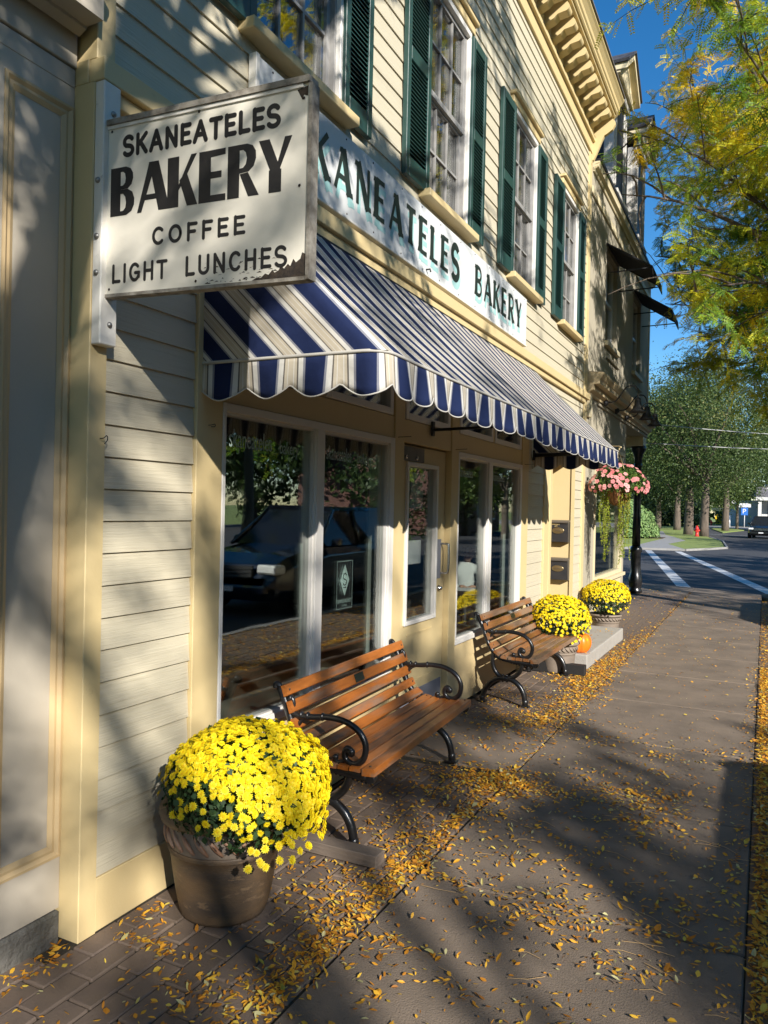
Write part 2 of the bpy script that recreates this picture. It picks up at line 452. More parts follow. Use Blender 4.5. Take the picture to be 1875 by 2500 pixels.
# ------------------------------------------------------------------ mesh helpers
class MB:
    def __init__(self):
        self.v = []
        self.f = []
        self.uv = {}
        self.sm = []
    def add(self, vs, fs, smooth=False):
        o = len(self.v)
        self.v += [tuple(p) for p in vs]
        for f in fs:
            self.f.append([i + o for i in f])
            self.sm.append(smooth)
        return self
    def box(self, x0, x1, y0, y1, z0, z1, b=0.0):
        if x0 > x1: x0, x1 = x1, x0
        if y0 > y1: y0, y1 = y1, y0
        if z0 > z1: z0, z1 = z1, z0
        if b <= 0 or min(x1 - x0, y1 - y0, z1 - z0) < 2.2 * b:
            vs = [(x, y, z) for x in (x0, x1) for y in (y0, y1) for z in (z0, z1)]
            return self.add(vs, [(0, 1, 3, 2), (4, 6, 7, 5), (0, 4, 5, 1), (2, 3, 7, 6), (0, 2, 6, 4), (1, 5, 7, 3)])
        P = lambda *a: a
        X, Y, Z = (x0, x1), (y0, y1), (z0, z1)
        vs, idx = [], {}
        for i in (0, 1):
            for j in (0, 1):
                for k in (0, 1):
                    sx, sy, sz = (1 if i == 0 else -1), (1 if j == 0 else -1), (1 if k == 0 else -1)
                    idx[(i, j, k, 0)] = len(vs); vs.append((X[i], Y[j] + sy * b, Z[k] + sz * b))
                    idx[(i, j, k, 1)] = len(vs); vs.append((X[i] + sx * b, Y[j], Z[k] + sz * b))
                    idx[(i, j, k, 2)] = len(vs); vs.append((X[i] + sx * b, Y[j] + sy * b, Z[k]))
        fs = []
        for i in (0, 1):
            q = [idx[(i, 0, 0, 0)], idx[(i, 1, 0, 0)], idx[(i, 1, 1, 0)], idx[(i, 0, 1, 0)]]
            fs.append(q if i else q[::-1])
            q = [idx[(0, i, 0, 1)], idx[(0, i, 1, 1)], idx[(1, i, 1, 1)], idx[(1, i, 0, 1)]]
            fs.append(q if i else q[::-1])
            q = [idx[(0, 0, i, 2)], idx[(1, 0, i, 2)], idx[(1, 1, i, 2)], idx[(0, 1, i, 2)]]
            fs.append(q if i else q[::-1])
        for i in (0, 1):
            for j in (0, 1):
                fs.append([idx[(i, j, 0, 0)], idx[(i, j, 1, 0)], idx[(i, j, 1, 1)], idx[(i, j, 0, 1)]])
                fs.append([idx[(i, 0, j, 0)], idx[(i, 1, j, 0)], idx[(i, 1, j, 2)], idx[(i, 0, j, 2)]])
                fs.append([idx[(0, i, j, 1)], idx[(1, i, j, 1)], idx[(1, i, j, 2)], idx[(0, i, j, 2)]])
                for k in (0, 1):
                    fs.append([idx[(i, j, k, 0)], idx[(i, j, k, 1)], idx[(i, j, k, 2)]])
        return self.add(vs, fs)
    def prism(self, poly, axis, a, b, smooth=False):
        """poly: 2D points; axis 'x': (y,z), 'y': (x,z), 'z': (x,y)"""
        def P(p, t):
            return (t, p[0], p[1]) if axis == 'x' else (p[0], t, p[1]) if axis == 'y' else (p[0], p[1], t)
        n = len(poly)
        vs = [P(p, a) for p in poly] + [P(p, b) for p in poly]
        self.add(vs, [list(range(n))[::-1], list(range(n, 2 * n))])
        o = len(self.v) - 2 * n
        for i in range(n):
            j = (i + 1) % n
            self.f.append([o + i, o + j, o + n + j, o + n + i])
            self.sm.append(smooth)
        return self
    def tube(self, pts, r, n=8, caps=True, closed=False):
        pts = [Vector(p) for p in pts]
        rs = r if isinstance(r, (list, tuple)) else [r] * len(pts)
        t0 = (pts[1] - pts[0]).normalized()
        up = Vector((0, 0, 1)) if abs(t0.z) < 0.9 else Vector((0, 1, 0))
        u = t0.cross(up).normalized()
        o = len(self.v)
        m = len(pts)
        for i, p in enumerate(pts):
            t = (pts[min(i + 1, m - 1)] - pts[max(i - 1, 0)])
            t = t.normalized() if t.length > 1e-9 else t0
            u = (u - t * u.dot(t))
            u = u.normalized() if u.length > 1e-6 else t.orthogonal().normalized()
            w = t.cross(u)
            for k in range(n):
                a = 2 * PI * k / n
                self.v.append(tuple(p + (u * math.cos(a) + w * math.sin(a)) * rs[i]))
        for i in range(m - 1):
            for k in range(n):
                k2 = (k + 1) % n
                self.f.append([o + i * n + k, o + i * n + k2, o + (i + 1) * n + k2, o + (i + 1) * n + k])
                self.sm.append(True)
        if caps:
            self.f.append([o + k for k in range(n)][::-1]); self.sm.append(False)
            self.f.append([o + (m - 1) * n + k for k in range(n)]); self.sm.append(False)
        return self
    def lathe(self, prof, c=(0, 0, 0), n=32, wob=None, cap0=True, cap1=False):
        o = len(self.v)
        for i, (r, z) in enumerate(prof):
            for k in range(n):
                a = 2 * PI * k / n
                rr = r * (wob(a, i) if wob else 1)
                self.v.append((c[0] + rr * math.cos(a), c[1] + rr * math.sin(a), c[2] + z))
        m = len(prof)
        for i in range(m - 1):
            for k in range(n):
                k2 = (k + 1) % n
                self.f.append([o + i * n + k, o + i * n + k2, o + (i + 1) * n + k2, o + (i + 1) * n + k])
                self.sm.append(True)
        if cap0:
            self.f.append([o + k for k in range(n)][::-1]); self.sm.append(False)
        if cap1:
            self.f.append([o + (m - 1) * n + k for k in range(n)]); self.sm.append(False)
        return self
    def ball(self, c, r, n=10, m=7, sq=(1, 1, 1)):
        o = len(self.v)
        for i in range(m + 1):
            th = PI * i / m
            for k in range(n):
                a = 2 * PI * k / n
                self.v.append((c[0] + r * sq[0] * math.sin(th) * math.cos(a), c[1] + r * sq[1] * math.sin(th) * math.sin(a), c[2] - r * sq[2] * math.cos(th)))
        for i in range(m):
            for k in range(n):
                k2 = (k + 1) % n
                self.f.append([o + i * n + k, o + i * n + k2, o + (i + 1) * n + k2, o + (i + 1) * n + k]); self.sm.append(True)
        return self
    def build(self, name, mt, parent=None, loc=None):
        off = Vector((0, 0, 0))
        if parent is not None:
            off = wloc(parent)
        elif loc is not None:
            off = Vector(loc)
        me = bpy.data.meshes.new(name)
        vv = [(p[0] - off.x, p[1] - off.y, p[2] - off.z) for p in self.v]
        me.from_pydata(vv, [], self.f)
        me.polygons.foreach_set('use_smooth', self.sm)
        me.materials.append(M[mt] if isinstance(mt, str) else mt)
        o = bpy.data.objects.new(name, me)
        col.objects.link(o)
        if parent is not None:
            o.parent = parent
        elif loc is not None:
            o.location = loc
        return o

def wloc(o):
    p = Vector((0, 0, 0))
    while o is not None:
        p += o.location
        o = o.parent
    return p

def tag(o, label=None, cat=None, group=None, kind=None):
    if label: o['label'] = label
    if cat: o['category'] = cat
    if group: o['group'] = group
    if kind: o['kind'] = kind
    return o

def thing(name, loc, label, cat, group=None):
    o = bpy.data.objects.new(name, None)
    o.empty_display_size = 0.1
    col.objects.link(o)
    o.location = loc
    return tag(o, label, cat, group)

def copy_tree(o, parent=None):
    c = o.copy()
    col.objects.link(c)
    c.parent = parent
    for ch in list(o.children):
        copy_tree(ch, c)
    return c

def bx(name, mt, parent, *a, b=0.0):
    return MB().box(*a, b=b).build(name, mt, parent)

def catmull(pts, k=6):
    P = [Vector(p) for p in pts]
    out = []
    for i in range(len(P) - 1):
        p0, p1, p2, p3 = P[max(i - 1, 0)], P[i], P[i + 1], P[min(i + 2, len(P) - 1)]
        for j in range(k):
            t = j / k
            out.append(0.5 * ((2 * p1) + (p2 - p0) * t + (2 * p0 - 5 * p1 + 4 * p2 - p3) * t * t + (3 * p1 - p0 - 3 * p2 + p3) * t ** 3))
    out.append(P[-1])
    return out

def quads_object(name, V, tone, mt, parent=None, loc=(0, 0, 0), per=4):
    """V: (n, per, 3) numpy world coordinates; one n-gon each; tone per face"""
    n = V.shape[0]
    off = wloc(parent) if parent is not None else Vector(loc)
    co = (V.reshape(-1, 3) - np.array(off)).astype(np.float32)
    me = bpy.data.meshes.new(name)
    me.vertices.add(n * per)
    me.vertices.foreach_set('co', co.ravel())
    me.loops.add(n * per)
    me.loops.foreach_set('vertex_index', np.arange(n * per, dtype=np.int32))
    me.polygons.add(n)
    me.polygons.foreach_set('loop_start', np.arange(0, n * per, per, dtype=np.int32))
    me.polygons.foreach_set('loop_total', np.full(n, per, dtype=np.int32))
    at = me.attributes.new('tone', 'FLOAT', 'FACE')
    at.data.foreach_set('value', np.clip(tone, 0, 1).astype(np.float32))
    me.materials.append(M[mt])
    me.update(calc_edges=True)
    o = bpy.data.objects.new(name, me)
    col.objects.link(o)
    if parent is not None:
        o.parent = parent
    else:
        o.location = loc
    return o

def unit(a):
    return a / np.maximum(np.linalg.norm(a, axis=-1, keepdims=True), 1e-9)

def leaf_quads(C, T, Nn, ln, wd, cup=0.0):
    """rhombic leaves: base C, direction T, normal N, lengths, widths (arrays)"""
    B = unit(np.cross(Nn, T))
    Nn = np.cross(T, B)
    ln = ln[:, None]; wd = wd[:, None]
    a = C
    c = C + T * ln
    m = C + T * ln * 0.45
    return np.stack([a, m + B * wd * 0.5 + Nn * cup * wd, c, m - B * wd * 0.5 + Nn * cup * wd], axis=1)

def rand_unit(n):
    return unit(nrnd.normal(size=(n, 3)))

# ------------------------------------------------------------------ lettering: strokes with width, laid as thin raised paint
def arc(cx, cy, rx, ry, a0, a1, n=12):
    return [(cx + rx * math.cos(R(a0 + (a1 - a0) * i / n)), cy + ry * math.sin(R(a0 + (a1 - a0) * i / n))) for i in range(n + 1)]

# each glyph: width, list of (points, kind) ; kind 'T' heavy stem, 't' light stroke
GL = {
 'S': (0.62, [(arc(0.31, 0.74, 0.26, 0.26, 30, 250, 12) [:-1] + arc(0.31, 0.25, 0.28, 0.25, 75, -150, 14), 'T')]),
 'K': (0.66, [([(0.08, 0), (0.08, 1)], 'T'), ([(0.60, 1), (0.10, 0.42)], 't'), ([(0.24, 0.58), (0.62, 0)], 'T')]),
 'A': (0.74, [([(0.04, 0), (0.37, 1)], 't'), ([(0.37, 1), (0.70, 0)], 'T'), ([(0.16, 0.33), (0.58, 0.33)], 't')]),
 'N': (0.70, [([(0.08, 0), (0.08, 1)], 't'), ([(0.08, 1), (0.62, 0)], 'T'), ([(0.62, 0), (0.62, 1)], 't')]),
 'E': (0.56, [([(0.08, 0), (0.08, 1)], 'T'), ([(0.08, 0.96), (0.52, 0.96)], 't'), ([(0.08, 0.52), (0.46, 0.52)], 't'), ([(0.08, 0.04), (0.54, 0.04)], 't')]),
 'T': (0.62, [([(0.31, 0), (0.31, 0.97)], 'T'), ([(0.02, 0.96), (0.60, 0.96)], 't')]),
 'L': (0.54, [([(0.08, 0), (0.08, 1)], 'T'), ([(0.08, 0.04), (0.52, 0.04)], 't')]),
 'B': (0.64, [([(0.09, 0), (0.09, 1)], 'T'), ([(0.09, 0.96)] + arc(0.30, 0.745, 0.24, 0.215, 90, -90, 10) + [(0.09, 0.53)], 't'), ([(0.09, 0.50)] + arc(0.32, 0.27, 0.27, 0.23, 90, -90, 10) + [(0.09, 0.04)], 't')]),
 'R': (0.66, [([(0.09, 0), (0.09, 1)], 'T'), ([(0.09, 0.96)] + arc(0.30, 0.72, 0.26, 0.24, 90, -90, 10) + [(0.09, 0.48)], 't'), ([(0.30, 0.48), (0.60, 0)], 'T')]),
 'Y': (0.68, [([(0.04, 1), (0.35, 0.45)], 'T'), ([(0.65, 1), (0.35, 0.45)], 't'), ([(0.35, 0.47), (0.35, 0)], 'T')]),
 'C': (0.66, [(arc(0.36, 0.5, 0.30, 0.47, 45, 315, 18), 'T')]),
 'O': (0.74, [(arc(0.37, 0.5, 0.31, 0.47, 0, 360, 24), 'T')]),
 'F': (0.54, [([(0.08, 0), (0.08, 1)], 'T'), ([(0.08, 0.96), (0.52, 0.96)], 't'), ([(0.08, 0.50), (0.44, 0.50)], 't')]),
 'I': (0.16, [([(0.08, 0), (0.08, 1)], 'T')]),
 'G': (0.70, [(arc(0.36, 0.5, 0.30, 0.47, 45, 340, 18), 'T'), ([(0.40, 0.46), (0.66, 0.46)], 't'), ([(0.64, 0.46), (0.64, 0.2)], 'T')]),
 'H': (0.66, [([(0.08, 0), (0.08, 1)], 'T'), ([(0.58, 0), (0.58, 1)], 'T'), ([(0.08, 0.52), (0.58, 0.52)], 't')]),
 'U': (0.68, [([(0.08, 1), (0.08, 0.3)] + arc(0.34, 0.3, 0.26, 0.28, 180, 360, 12) + [(0.60, 0.3), (0.60, 1)], 'T')]),
 'M': (0.84, [([(0.08, 0), (0.08, 1)], 't'), ([(0.08, 1), (0.42, 0.1)], 'T'), ([(0.42, 0.1), (0.76, 1)], 't'), ([(0.76, 1), (0.76, 0)], 'T')]),
 'P': (0.62, [([(0.09, 0), (0.09, 1)], 'T'), ([(0.09, 0.96)] + arc(0.30, 0.72, 0.26, 0.24, 90, -90, 10) + [(0.09, 0.48)], 't')]),
}

def lettering(mb, text, O, U, V, Nn, height, width, wT, wt, cap='round', gap=0.16, space=0.5, serif=0.0, lift=0.0006, xs=1.0, flare=0.0, each=None):
    """write text between O and O+U*width, strokes raised along Nn. wT/wt stroke widths in metres. each: called with every finished letter"""
    O, U, V, Nn = Vector(O), Vector(U), Vector(V), Vector(Nn)
    tot = 0.0
    for i, ch in enumerate(text):
        tot += (space if ch == ' ' else GL[ch][0]) + (gap if i < len(text) - 1 else 0)
    sx = width / tot
    x = 0.0
    kk = 0
    for ch in text:
        if ch == ' ':
            x += space + gap
            continue
        w, strokes = GL[ch]
        for pts, kind in strokes:
            hw = (wT if kind == 'T' else wt) / 2
            P = [((x + p[0]) * sx, p[1] * height) for p in pts]
            kk += 1
            z = lift + 0.00012 * (kk % 7)
            L_, R_ = [], []
            n = len(P)
            for i in range(n):
                ax, ay = P[max(i - 1, 0)]
                bx_, by_ = P[min(i + 1, n - 1)]
                dx, dy = bx_ - ax, by_ - ay
                d = math.hypot(dx, dy) or 1
                nx, ny = -dy / d, dx / d
                h = hw
                if flare and n == 2:
                    h = hw * (1 + flare)
                L_.append((P[i][0] + nx * h, P[i][1] + ny * h))
                R_.append((P[i][0] - nx * h, P[i][1] - ny * h))
            if flare and n == 2:   # waist in the middle of straight stems
                mid = ((P[0][0] + P[1][0]) / 2, (P[0][1] + P[1][1]) / 2)
                d = math.hypot(P[1][0] - P[0][0], P[1][1] - P[0][1]) or 1
                nx, ny = -(P[1][1] - P[0][1]) / d, (P[1][0] - P[0][0]) / d
                L_.insert(1, (mid[0] + nx * hw, mid[1] + ny * hw))
                R_.insert(1, (mid[0] - nx * hw, mid[1] - ny * hw))
            outline = []
            if cap == 'round':
                def capf(c, frm, to):
                    a0 = math.atan2(frm[1] - c[1], frm[0] - c[0])
                    return [(c[0] + hw * math.cos(a0 - PI * t / 6), c[1] + hw * math.sin(a0 - PI * t / 6)) for t in range(1, 6)]
                quads = []
                end = capf(P[-1], L_[-1], R_[-1])
                st = capf(P[0], R_[0], L_[0])
                polys = [[L_[-1]] + end + [R_[-1]], [R_[0]] + st + [L_[0]]]
            else:
                polys = []
            def W(p):
                return O + U * p[0] + V * p[1] + Nn * z
            for i in range(len(L_) - 1):
                mb.add([W(L_[i]), W(L_[i + 1]), W(R_[i + 1]), W(R_[i])], [(0, 1, 2, 3)])
            for pl in polys:
                mb.add([W(p) for p in pl], [tuple(range(len(pl)))])
            if serif and kind == 'T' and n == 2:
                for e in (0, 1):
                    px, py = P[e]
                    s = serif
                    hh = wt * 0.5
                    yy = min(max(py, hh), height - hh)
                    kk += 1
                    zz = lift + 0.00012 * (kk % 7)
                    q = [(px - hw - s, yy - hh), (px + hw + s, yy - hh), (px + hw + s * 0.4, yy + hh), (px - hw - s * 0.4, yy + hh)]
                    mb.add([O + U * a + V * b + Nn * zz for a, b in q], [(0, 1, 2, 3)])
        x += w + gap
        if each is not None:
            each(mb)
            mb = MB()
    return mb

def font_text(name, text, mt, parent, O, U, V, width=None, height=None):
    """text of the built-in font, turned into a mesh lying in the plane U, V"""
    cu = bpy.data.curves.new(name, 'FONT')
    cu.body = text
    cu.size = 1.0
    ob = bpy.data.objects.new(name, cu)
    col.objects.link(ob)
    bpy.context.view_layer.update()
    me0 = ob.evaluated_get(bpy.context.evaluated_depsgraph_get()).to_mesh()
    vs = [v.co.copy() for v in me0.vertices]
    fs = [list(p.vertices) for p in me0.polygons]
    ob.to_mesh_clear()
    bpy.data.objects.remove(ob)
    x0, x1 = min(v.x for v in vs), max(v.x for v in vs)
    y0, y1 = min(v.y for v in vs), max(v.y for v in vs)
    sx = width / (x1 - x0)
    sy = height / (y1 - y0)
    O, U, V = Vector(O), Vector(U), Vector(V)
    mb = MB()
    mb.add([O + U * (v.x - x0) * sx + V * (v.y - y0) * sy for v in vs], fs)
    return mb.build(name, mt, parent)
# ------------------------------------------------------------------ ground, roads, pavements
def sheet(name, mt, polys, z, label=None, kind='structure', thick=0.0, loc=(0, 0, 0), parent=None):
    mb = MB()
    for pl in polys:
        if thick:
            mb.prism(pl, 'z', z - thick, z)
        else:
            mb.add([(p[0], p[1], z) for p in pl], [list(range(len(pl)))])
    o = mb.build(name, mt, parent, loc if parent is None else None)
    if parent is None:
        tag(o, label, None, None, kind)
    return o

def rect(x0, x1, y0, y1):
    return [(x0, y0), (x1, y0), (x1, y1), (x0, y1)]

ROADZ = -0.075
sheet('ground', 'grass', [rect(-700, 700, -700, 900)], -0.20, 'flat grassy ground under the whole street')
road = sheet('road', 'asphalt', [rect(3.75, 12.5, -80, 16.0), [(-80, 22), (-0.9, 19.75), (-0.45, 18.8), (2.29, 17.58), (3.75, 16.0), (12.5, 16.0), (80, 16), (80, 42), (0.41, 42.31), (-1.09, 37.95), (-3.7, 37.48), (-80, 40)],
      [(0.41, 42.31), (80, 42), (12, 60), (8, 75), (0.1, 95), (-1.34, 79), (-2.4, 70), (-1.5, 60.7), (-0.25, 52.5)], [(-2.4, 70), (-1.34, 79), (-3.42, 98.5), (-8, 130), (-11, 130), (-6.0, 98)]], ROADZ, 'dark asphalt street and intersection')
sidewalk = sheet('sidewalk', 'joint_dirt', [[(-3.0, -6), (2.172, -6), (2.172, 17.55), (-0.45, 18.75), (-0.85, 19.7), (-6.0, 19.9), (-6.0, 17.0), (-0.5, 17.0), (-0.5, 10.5), (-3, 10.5)]], -0.012, 'sidewalk of concrete slabs beside a band of brick pavers', thick=0.3)
slab_y = [-3.15, -1.9, -0.65, 0.6, 1.85, 3.1, 4.355, 5.61, 6.86, 8.11, 9.36, 10.61, 11.86, 13.11, 14.36, 15.61, 16.86]
for a, b in zip(slab_y[:-1], slab_y[1:]):
    dz = rnd.uniform(-0.003, 0.0)
    MB().box(0.868, 2.169, a + 0.006, b - 0.006, -0.1, dz, b=0.006).build('slab', 'concrete', sidewalk)
for pl in ([(0.868, 16.866), (2.164, 16.866), (2.164, 17.56), (0.868, 18.12)], [(-0.45, 18.74), (0.858, 18.13), (0.858, 16.2), (-0.9, 16.2), (-0.9, 19.6)]):
    MB().prism(pl, 'z', -0.1, -0.001).build('slab', 'concrete', sidewalk)
MB().box(0.012, 0.858, 4.555, 5.60, -0.1, 0.001, b=0.006).build('slab', 'concrete', sidewalk)
# brick pavers, each its own piece
def brick_mesh(lx, ly):
    mb = MB()
    mb.box(-lx / 2, lx / 2, -ly / 2, ly / 2, -0.06, 0, b=0.005)
    o = mb.build('brick', 'paver_brick')
    me = o.data
    bpy.data.objects.remove(o)
    return me
BM = brick_mesh(0.1005, 0.2005)
BH = brick_mesh(0.1005, 0.0970)
def lay(x, y, me):
    o = bpy.data.objects.new('brick', me)
    col.objects.link(o)
    o.parent = sidewalk
    o.location = (x, y, rnd.uniform(-0.005, 0.002))
    o.rotation_euler = (rnd.uniform(-0.012, 0.012), rnd.uniform(-0.01, 0.01), rnd.uniform(-0.012, 0.012))
far_bricks = MB()
for i in range(8):
    x = 0.058 + 0.1065 * i
    off = 0.1035 * (i % 2)
    y = 1.05 + off - (0.207 if i % 2 else 0)
    while y < 4.42:
        if y > 0.92 + i * 0.085 - 0.4 + 0.3: lay(x, y, BM)
        y += 0.207
    if not (4.38 < y - 0.207 + 0.1 < 4.56 and y - 0.1 > 4.5):
        yy = y - 0.207 + 0.1035 + 0.05
        if yy + 0.05 < 4.545: lay(x, yy, BH)
    y = 5.715 + off
    while y < 9.0:
        lay(x, y, BM)
        y += 0.207
    if i % 2: lay(x, 5.663, BH)
    while y < 16.1:
        z = rnd.uniform(-0.004, 0.002)
        far_bricks.box(x - 0.05, x + 0.05, y - 0.1, y + 0.1, -0.06, z)
        y += 0.207
for k in range(5):
    lay(-0.0475, 1.05 + 0.1035 + 0.207 * k - 0.207, BM)
tag(far_bricks.build('brick_band', 'paver_brick', sidewalk), kind='stuff')
verge = sheet('verge', 'joint_dirt', [rect(2.1725, 3.58, -6, 16.2)], -0.014, 'strip of brick paving at the kerb under fallen leaves', thick=0.2)
vb = MB()
for i in range(13):
    x = 2.225 + 0.1065 * i
    y = -1.0 + 0.1035 * (i % 2)
    while y < 16.0:
        vb.box(x - 0.05, x + 0.05, y - 0.1, y + 0.1, -0.06, rnd.uniform(-0.006, 0.002))
        y += 0.207
tag(vb.build('brick_band', 'paver_brick', verge), kind='stuff')
kerb = MB()
y = -6.0
while y < 15.5:
    kerb.box(3.59, 3.745, y + 0.004, y + 1.796, -0.3, 0.006, b=0.012)
    y += 1.8
kerb.prism([(3.59, 15.604), (3.745, 15.604), (3.70, 16.2), (2.35, 17.72), (2.18, 17.7), (3.52, 16.15)], 'z', -0.3, 0.004)
tag(kerb.build('kerb', 'kerb_stone'), 'stone kerb along the edge of the street', None, None, 'structure')
# crosswalk lines
lines = MB()
ZL = ROADZ + 0.004
def line_poly(p, q, w0, w1):
    dx, dy = q[0] - p[0], q[1] - p[1]
    d = math.hypot(dx, dy)
    nx, ny = -dy / d, dx / d
    lines.add([(p[0] + nx * w0, p[1] + ny * w0, ZL), (q[0] + nx * w1, q[1] + ny * w1, ZL), (q[0] - nx * w1, q[1] - ny * w1, ZL), (p[0] - nx * w0, p[1] - ny * w0, ZL)], [(0, 3, 2, 1)])
line_poly((0.70, 18.15), (-2.55, 36.9), 0.15, 0.14)
line_poly((2.55, 16.9 + 0.9), (-1.28, 36.9), 0.15, 0.14)
line_poly((-2.2, 73.3), (0.95, 71.0), 0.12, 0.12)
tag(lines.build('road_marking', 'road_paint'), 'two white crosswalk lines across the side street', None, None, 'structure')
# far corner: path, lawns
lawn = sheet('lawn', 'grass', [[(-1.09, 37.95), (0.41, 42.31), (-0.25, 52.5), (-1.5, 60.7), (-2.4, 70), (-6.0, 98), (-9, 120), (-60, 120), (-60, 44.0), (-3.6, 41.6), (-3.7, 37.48)]], 0.0, 'lawn with street trees on the far corner', thick=0.25)
sheet('path', 'kerb_stone', [[(-3.695, 37.55), (-1.1, 38.0), (-2.436, 43.8), (-2.119, 50.35), (-3.584, 58.06), (-4.67, 63), (-6.2, 75), (-7.2, 75), (-5.2, 60), (-4.1, 55), (-3.696, 52), (-3.64, 44.6), (-3.603, 41.6)]], 0.006, 'pale concrete path across the far lawn')
k2 = MB()
pk = [(-3.7, 37.4), (-1.09, 37.87), (-0.2, 40.1), (0.48, 42.31), (-0.17, 52.5), (-1.42, 60.7)]
for p, q in zip(pk[:-1], pk[1:]):
    dx, dy = q[0] - p[0], q[1] - p[1]
    d = math.hypot(dx, dy)
    nx, ny = -dy / d * 0.09, dx / d * 0.09
    k2.prism([p, q, (q[0] - nx, q[1] - ny), (p[0] - nx, p[1] - ny)], 'z', -0.15, 0.02)
tag(k2.build('kerb', 'kerb_stone'), 'pale kerb round the far corner lawn', None, None, 'structure')
sheet('lawn', 'grass', [[(-3.42, 98.5), (-1.34, 79), (0.108, 95.4), (-1.1, 103.6), (-3.44, 108.4)]], 0.0, 'small lawn with sign posts beyond the dark car', thick=0.25)
sheet('path', 'kerb_stone', [[(-6, 109), (-2.2, 109), (0.1, 103), (1.5, 97), (40, 97), (40, 128), (-6, 126)]], 0.0, 'pale paved forecourt by the far house', thick=0.25)
sheet('lawn', 'grass', [[(-60, 127), (60, 129), (60, 300), (-60, 300)]], 0.0, 'far lawn before the trees', thick=0.25)
# across the street
sheet('sidewalk', 'concrete', [rect(12.65, 15.5, -60, 17)], 0.0, 'sidewalk on the other side of the street', thick=0.25)

# ------------------------------------------------------------------ the bakery
bak = thing('bakery_building', (0, 2.0, 0), 'pale yellow clapboard bakery with green shutters and a glazed shop front', 'building')
E_ = 0.1205
def board_poly(z, h):
    return [(-0.024, z), (0.0, z), (-0.0005, z + 0.004), (-0.0115, z + h + 0.014), (-0.024, z + h + 0.014)]
def boards(y0, y1, z0, z1, holes=(), mt='siding_paint', xoff=0.0, base=0.204):
    k = math.floor((z0 - base) / E_ + 0.001)
    while base + k * E_ < z1 - 0.005:
        a = max(base + k * E_, z0)
        b = min(base + (k + 1) * E_, z1)
        k += 1
        segs = [(y0, y1)]
        for (hy0, hy1, hz0, hz1) in holes:
            if b > hz0 + 0.01 and a < hz1 - 0.01:
                n2 = []
                for s in segs:
                    if hy1 <= s[0] or hy0 >= s[1]:
                        n2.append(s)
                    else:
                        if hy0 > s[0] + 0.01: n2.append((s[0], hy0))
                        if hy1 < s[1] - 0.01: n2.append((hy1, s[1]))
                segs = n2
        for s in segs:
            parts = [s]
            if s[1] - s[0] > 3.2:
                m = s[0] + rnd.uniform(1.2, s[1] - s[0] - 1.2)
                parts = [(s[0], m - 0.001), (m + 0.001, s[1])]
            for p in parts:
                j = rnd.uniform(-0.0015, 0.0015)
                pl = board_poly(a + j, b - a)
                if b - a < E_ - 0.01: pl = [(x, min(z, b)) for x, z in pl]
                MB().prism([(x + xoff, z) for x, z in pl], 'y', p[0], p[1]).build('clapboard', mt, bak)
WC = [3.34, 5.38, 7.39, 9.34]
WH, WZ0, WZ1 = 0.37, 3.84, 5.36
holes = [(c - WH - 0.06, c + WH + 0.06, WZ0 - 0.03, WZ1 + 0.06) for c in WC]
boards(2.088, 2.592, 0.204, 3.108)
boards(2.10, 10.36, 3.20, 6.42, holes)
boards(7.752, 8.398, 0.204, 3.108)
boards(9.912, 10.352, 0.204, 3.108)
boards(5.75, 7.51, 0.02, 0.50, mt='yellow_siding', base=0.02)
boards(8.40, 9.912, 2.42, 3.108)
# trim
def tr(name, *a, mt='yellow_paint', b=0.003, par=bak):
    return bx(name, mt, par, *a, b=b)
tr('corner_board', -0.14, 0.013, 2.003, 2.086, 0.0, 3.108)
tr('corner_board', -0.14, 0.013, 2.013, 2.098, 3.196, 6.6)
tr('corner_board', -0.14, -0.0205, 2.003, 2.086, 3.1085, 3.1955)
tr('corner_board', -0.30, 0.013, 10.354, 10.51, 0.0, 6.40)
tr('belt_course', -0.02, 0.055, 2.008, 10.52, 3.111, 3.193)
tr('belt_course', -0.02, 0.028, 2.10, 10.354, 3.055, 3.110)
tr('skirting_board', -0.02, 0.006, 2.088, 2.592, 0.0, 0.200)
tr('skirting_board', -0.02, 0.006, 7.752, 8.398, 0.0, 0.200)
tr('skirting_board', -0.02, 0.006, 9.912, 10.352, 0.0, 0.200)
# shop front posts and panels
for y0, y1 in ((2.594, 2.770), (4.562, 4.705), (5.586, 5.735), (7.520, 7.750)):
    tr('post', -0.095, 0.012, y0, y1, 0.0, 3.05)
tr('header_panel', -0.10, 0.002, 2.772, 4.560, 2.062, 2.205)
tr('header_panel', -0.10, 0.002, 5.737, 7.518, 2.062, 2.205)
tr('header_panel', -0.10, 0.002, 4.707, 5.584, 2.052, 2.205)
tr('header_panel', -0.10, 0.002, 2.772, 7.518, 2.80, 3.05)
tr('base_panel', -0.10, 0.004, 2.772, 4.560, 0.0, 0.515)
tr('base_panel', -0.10, -0.026, 5.737, 7.518, 0.0, 0.515)

def frame_mb(y0, y1, z0, z1, w, x0, x1, wb=None):
    mb = MB()
    wb = wb or w
    mb.box(x0, x1, y0, y0 + w, z0, z1, b=0.003)
    mb.box(x0, x1, y1 - w, y1, z0, z1, b=0.003)
    mb.box(x0, x1, y0 + w, y1 - w, z1 - w, z1, b=0.003)
    mb.box(x0, x1, y0 + w, y1 - w, z0, z0 + wb, b=0.003)
    return mb
def pane(y0, y1, z0, z1, x, par, gl='shop_glass', tilt=0.0):
    o = MB().box(x - 0.004, x + 0.004, y0, y1, z0, z1).build('pane', gl, None, (x, (y0 + y1) / 2, (z0 + z1) / 2))
    off = wloc(par)
    o.parent = par
    o.location = Vector((x, (y0 + y1) / 2, (z0 + z1) / 2)) - off
    if tilt:
        o.rotation_euler = (0, rnd.uniform(-tilt, tilt), rnd.uniform(-tilt, tilt))
    return o
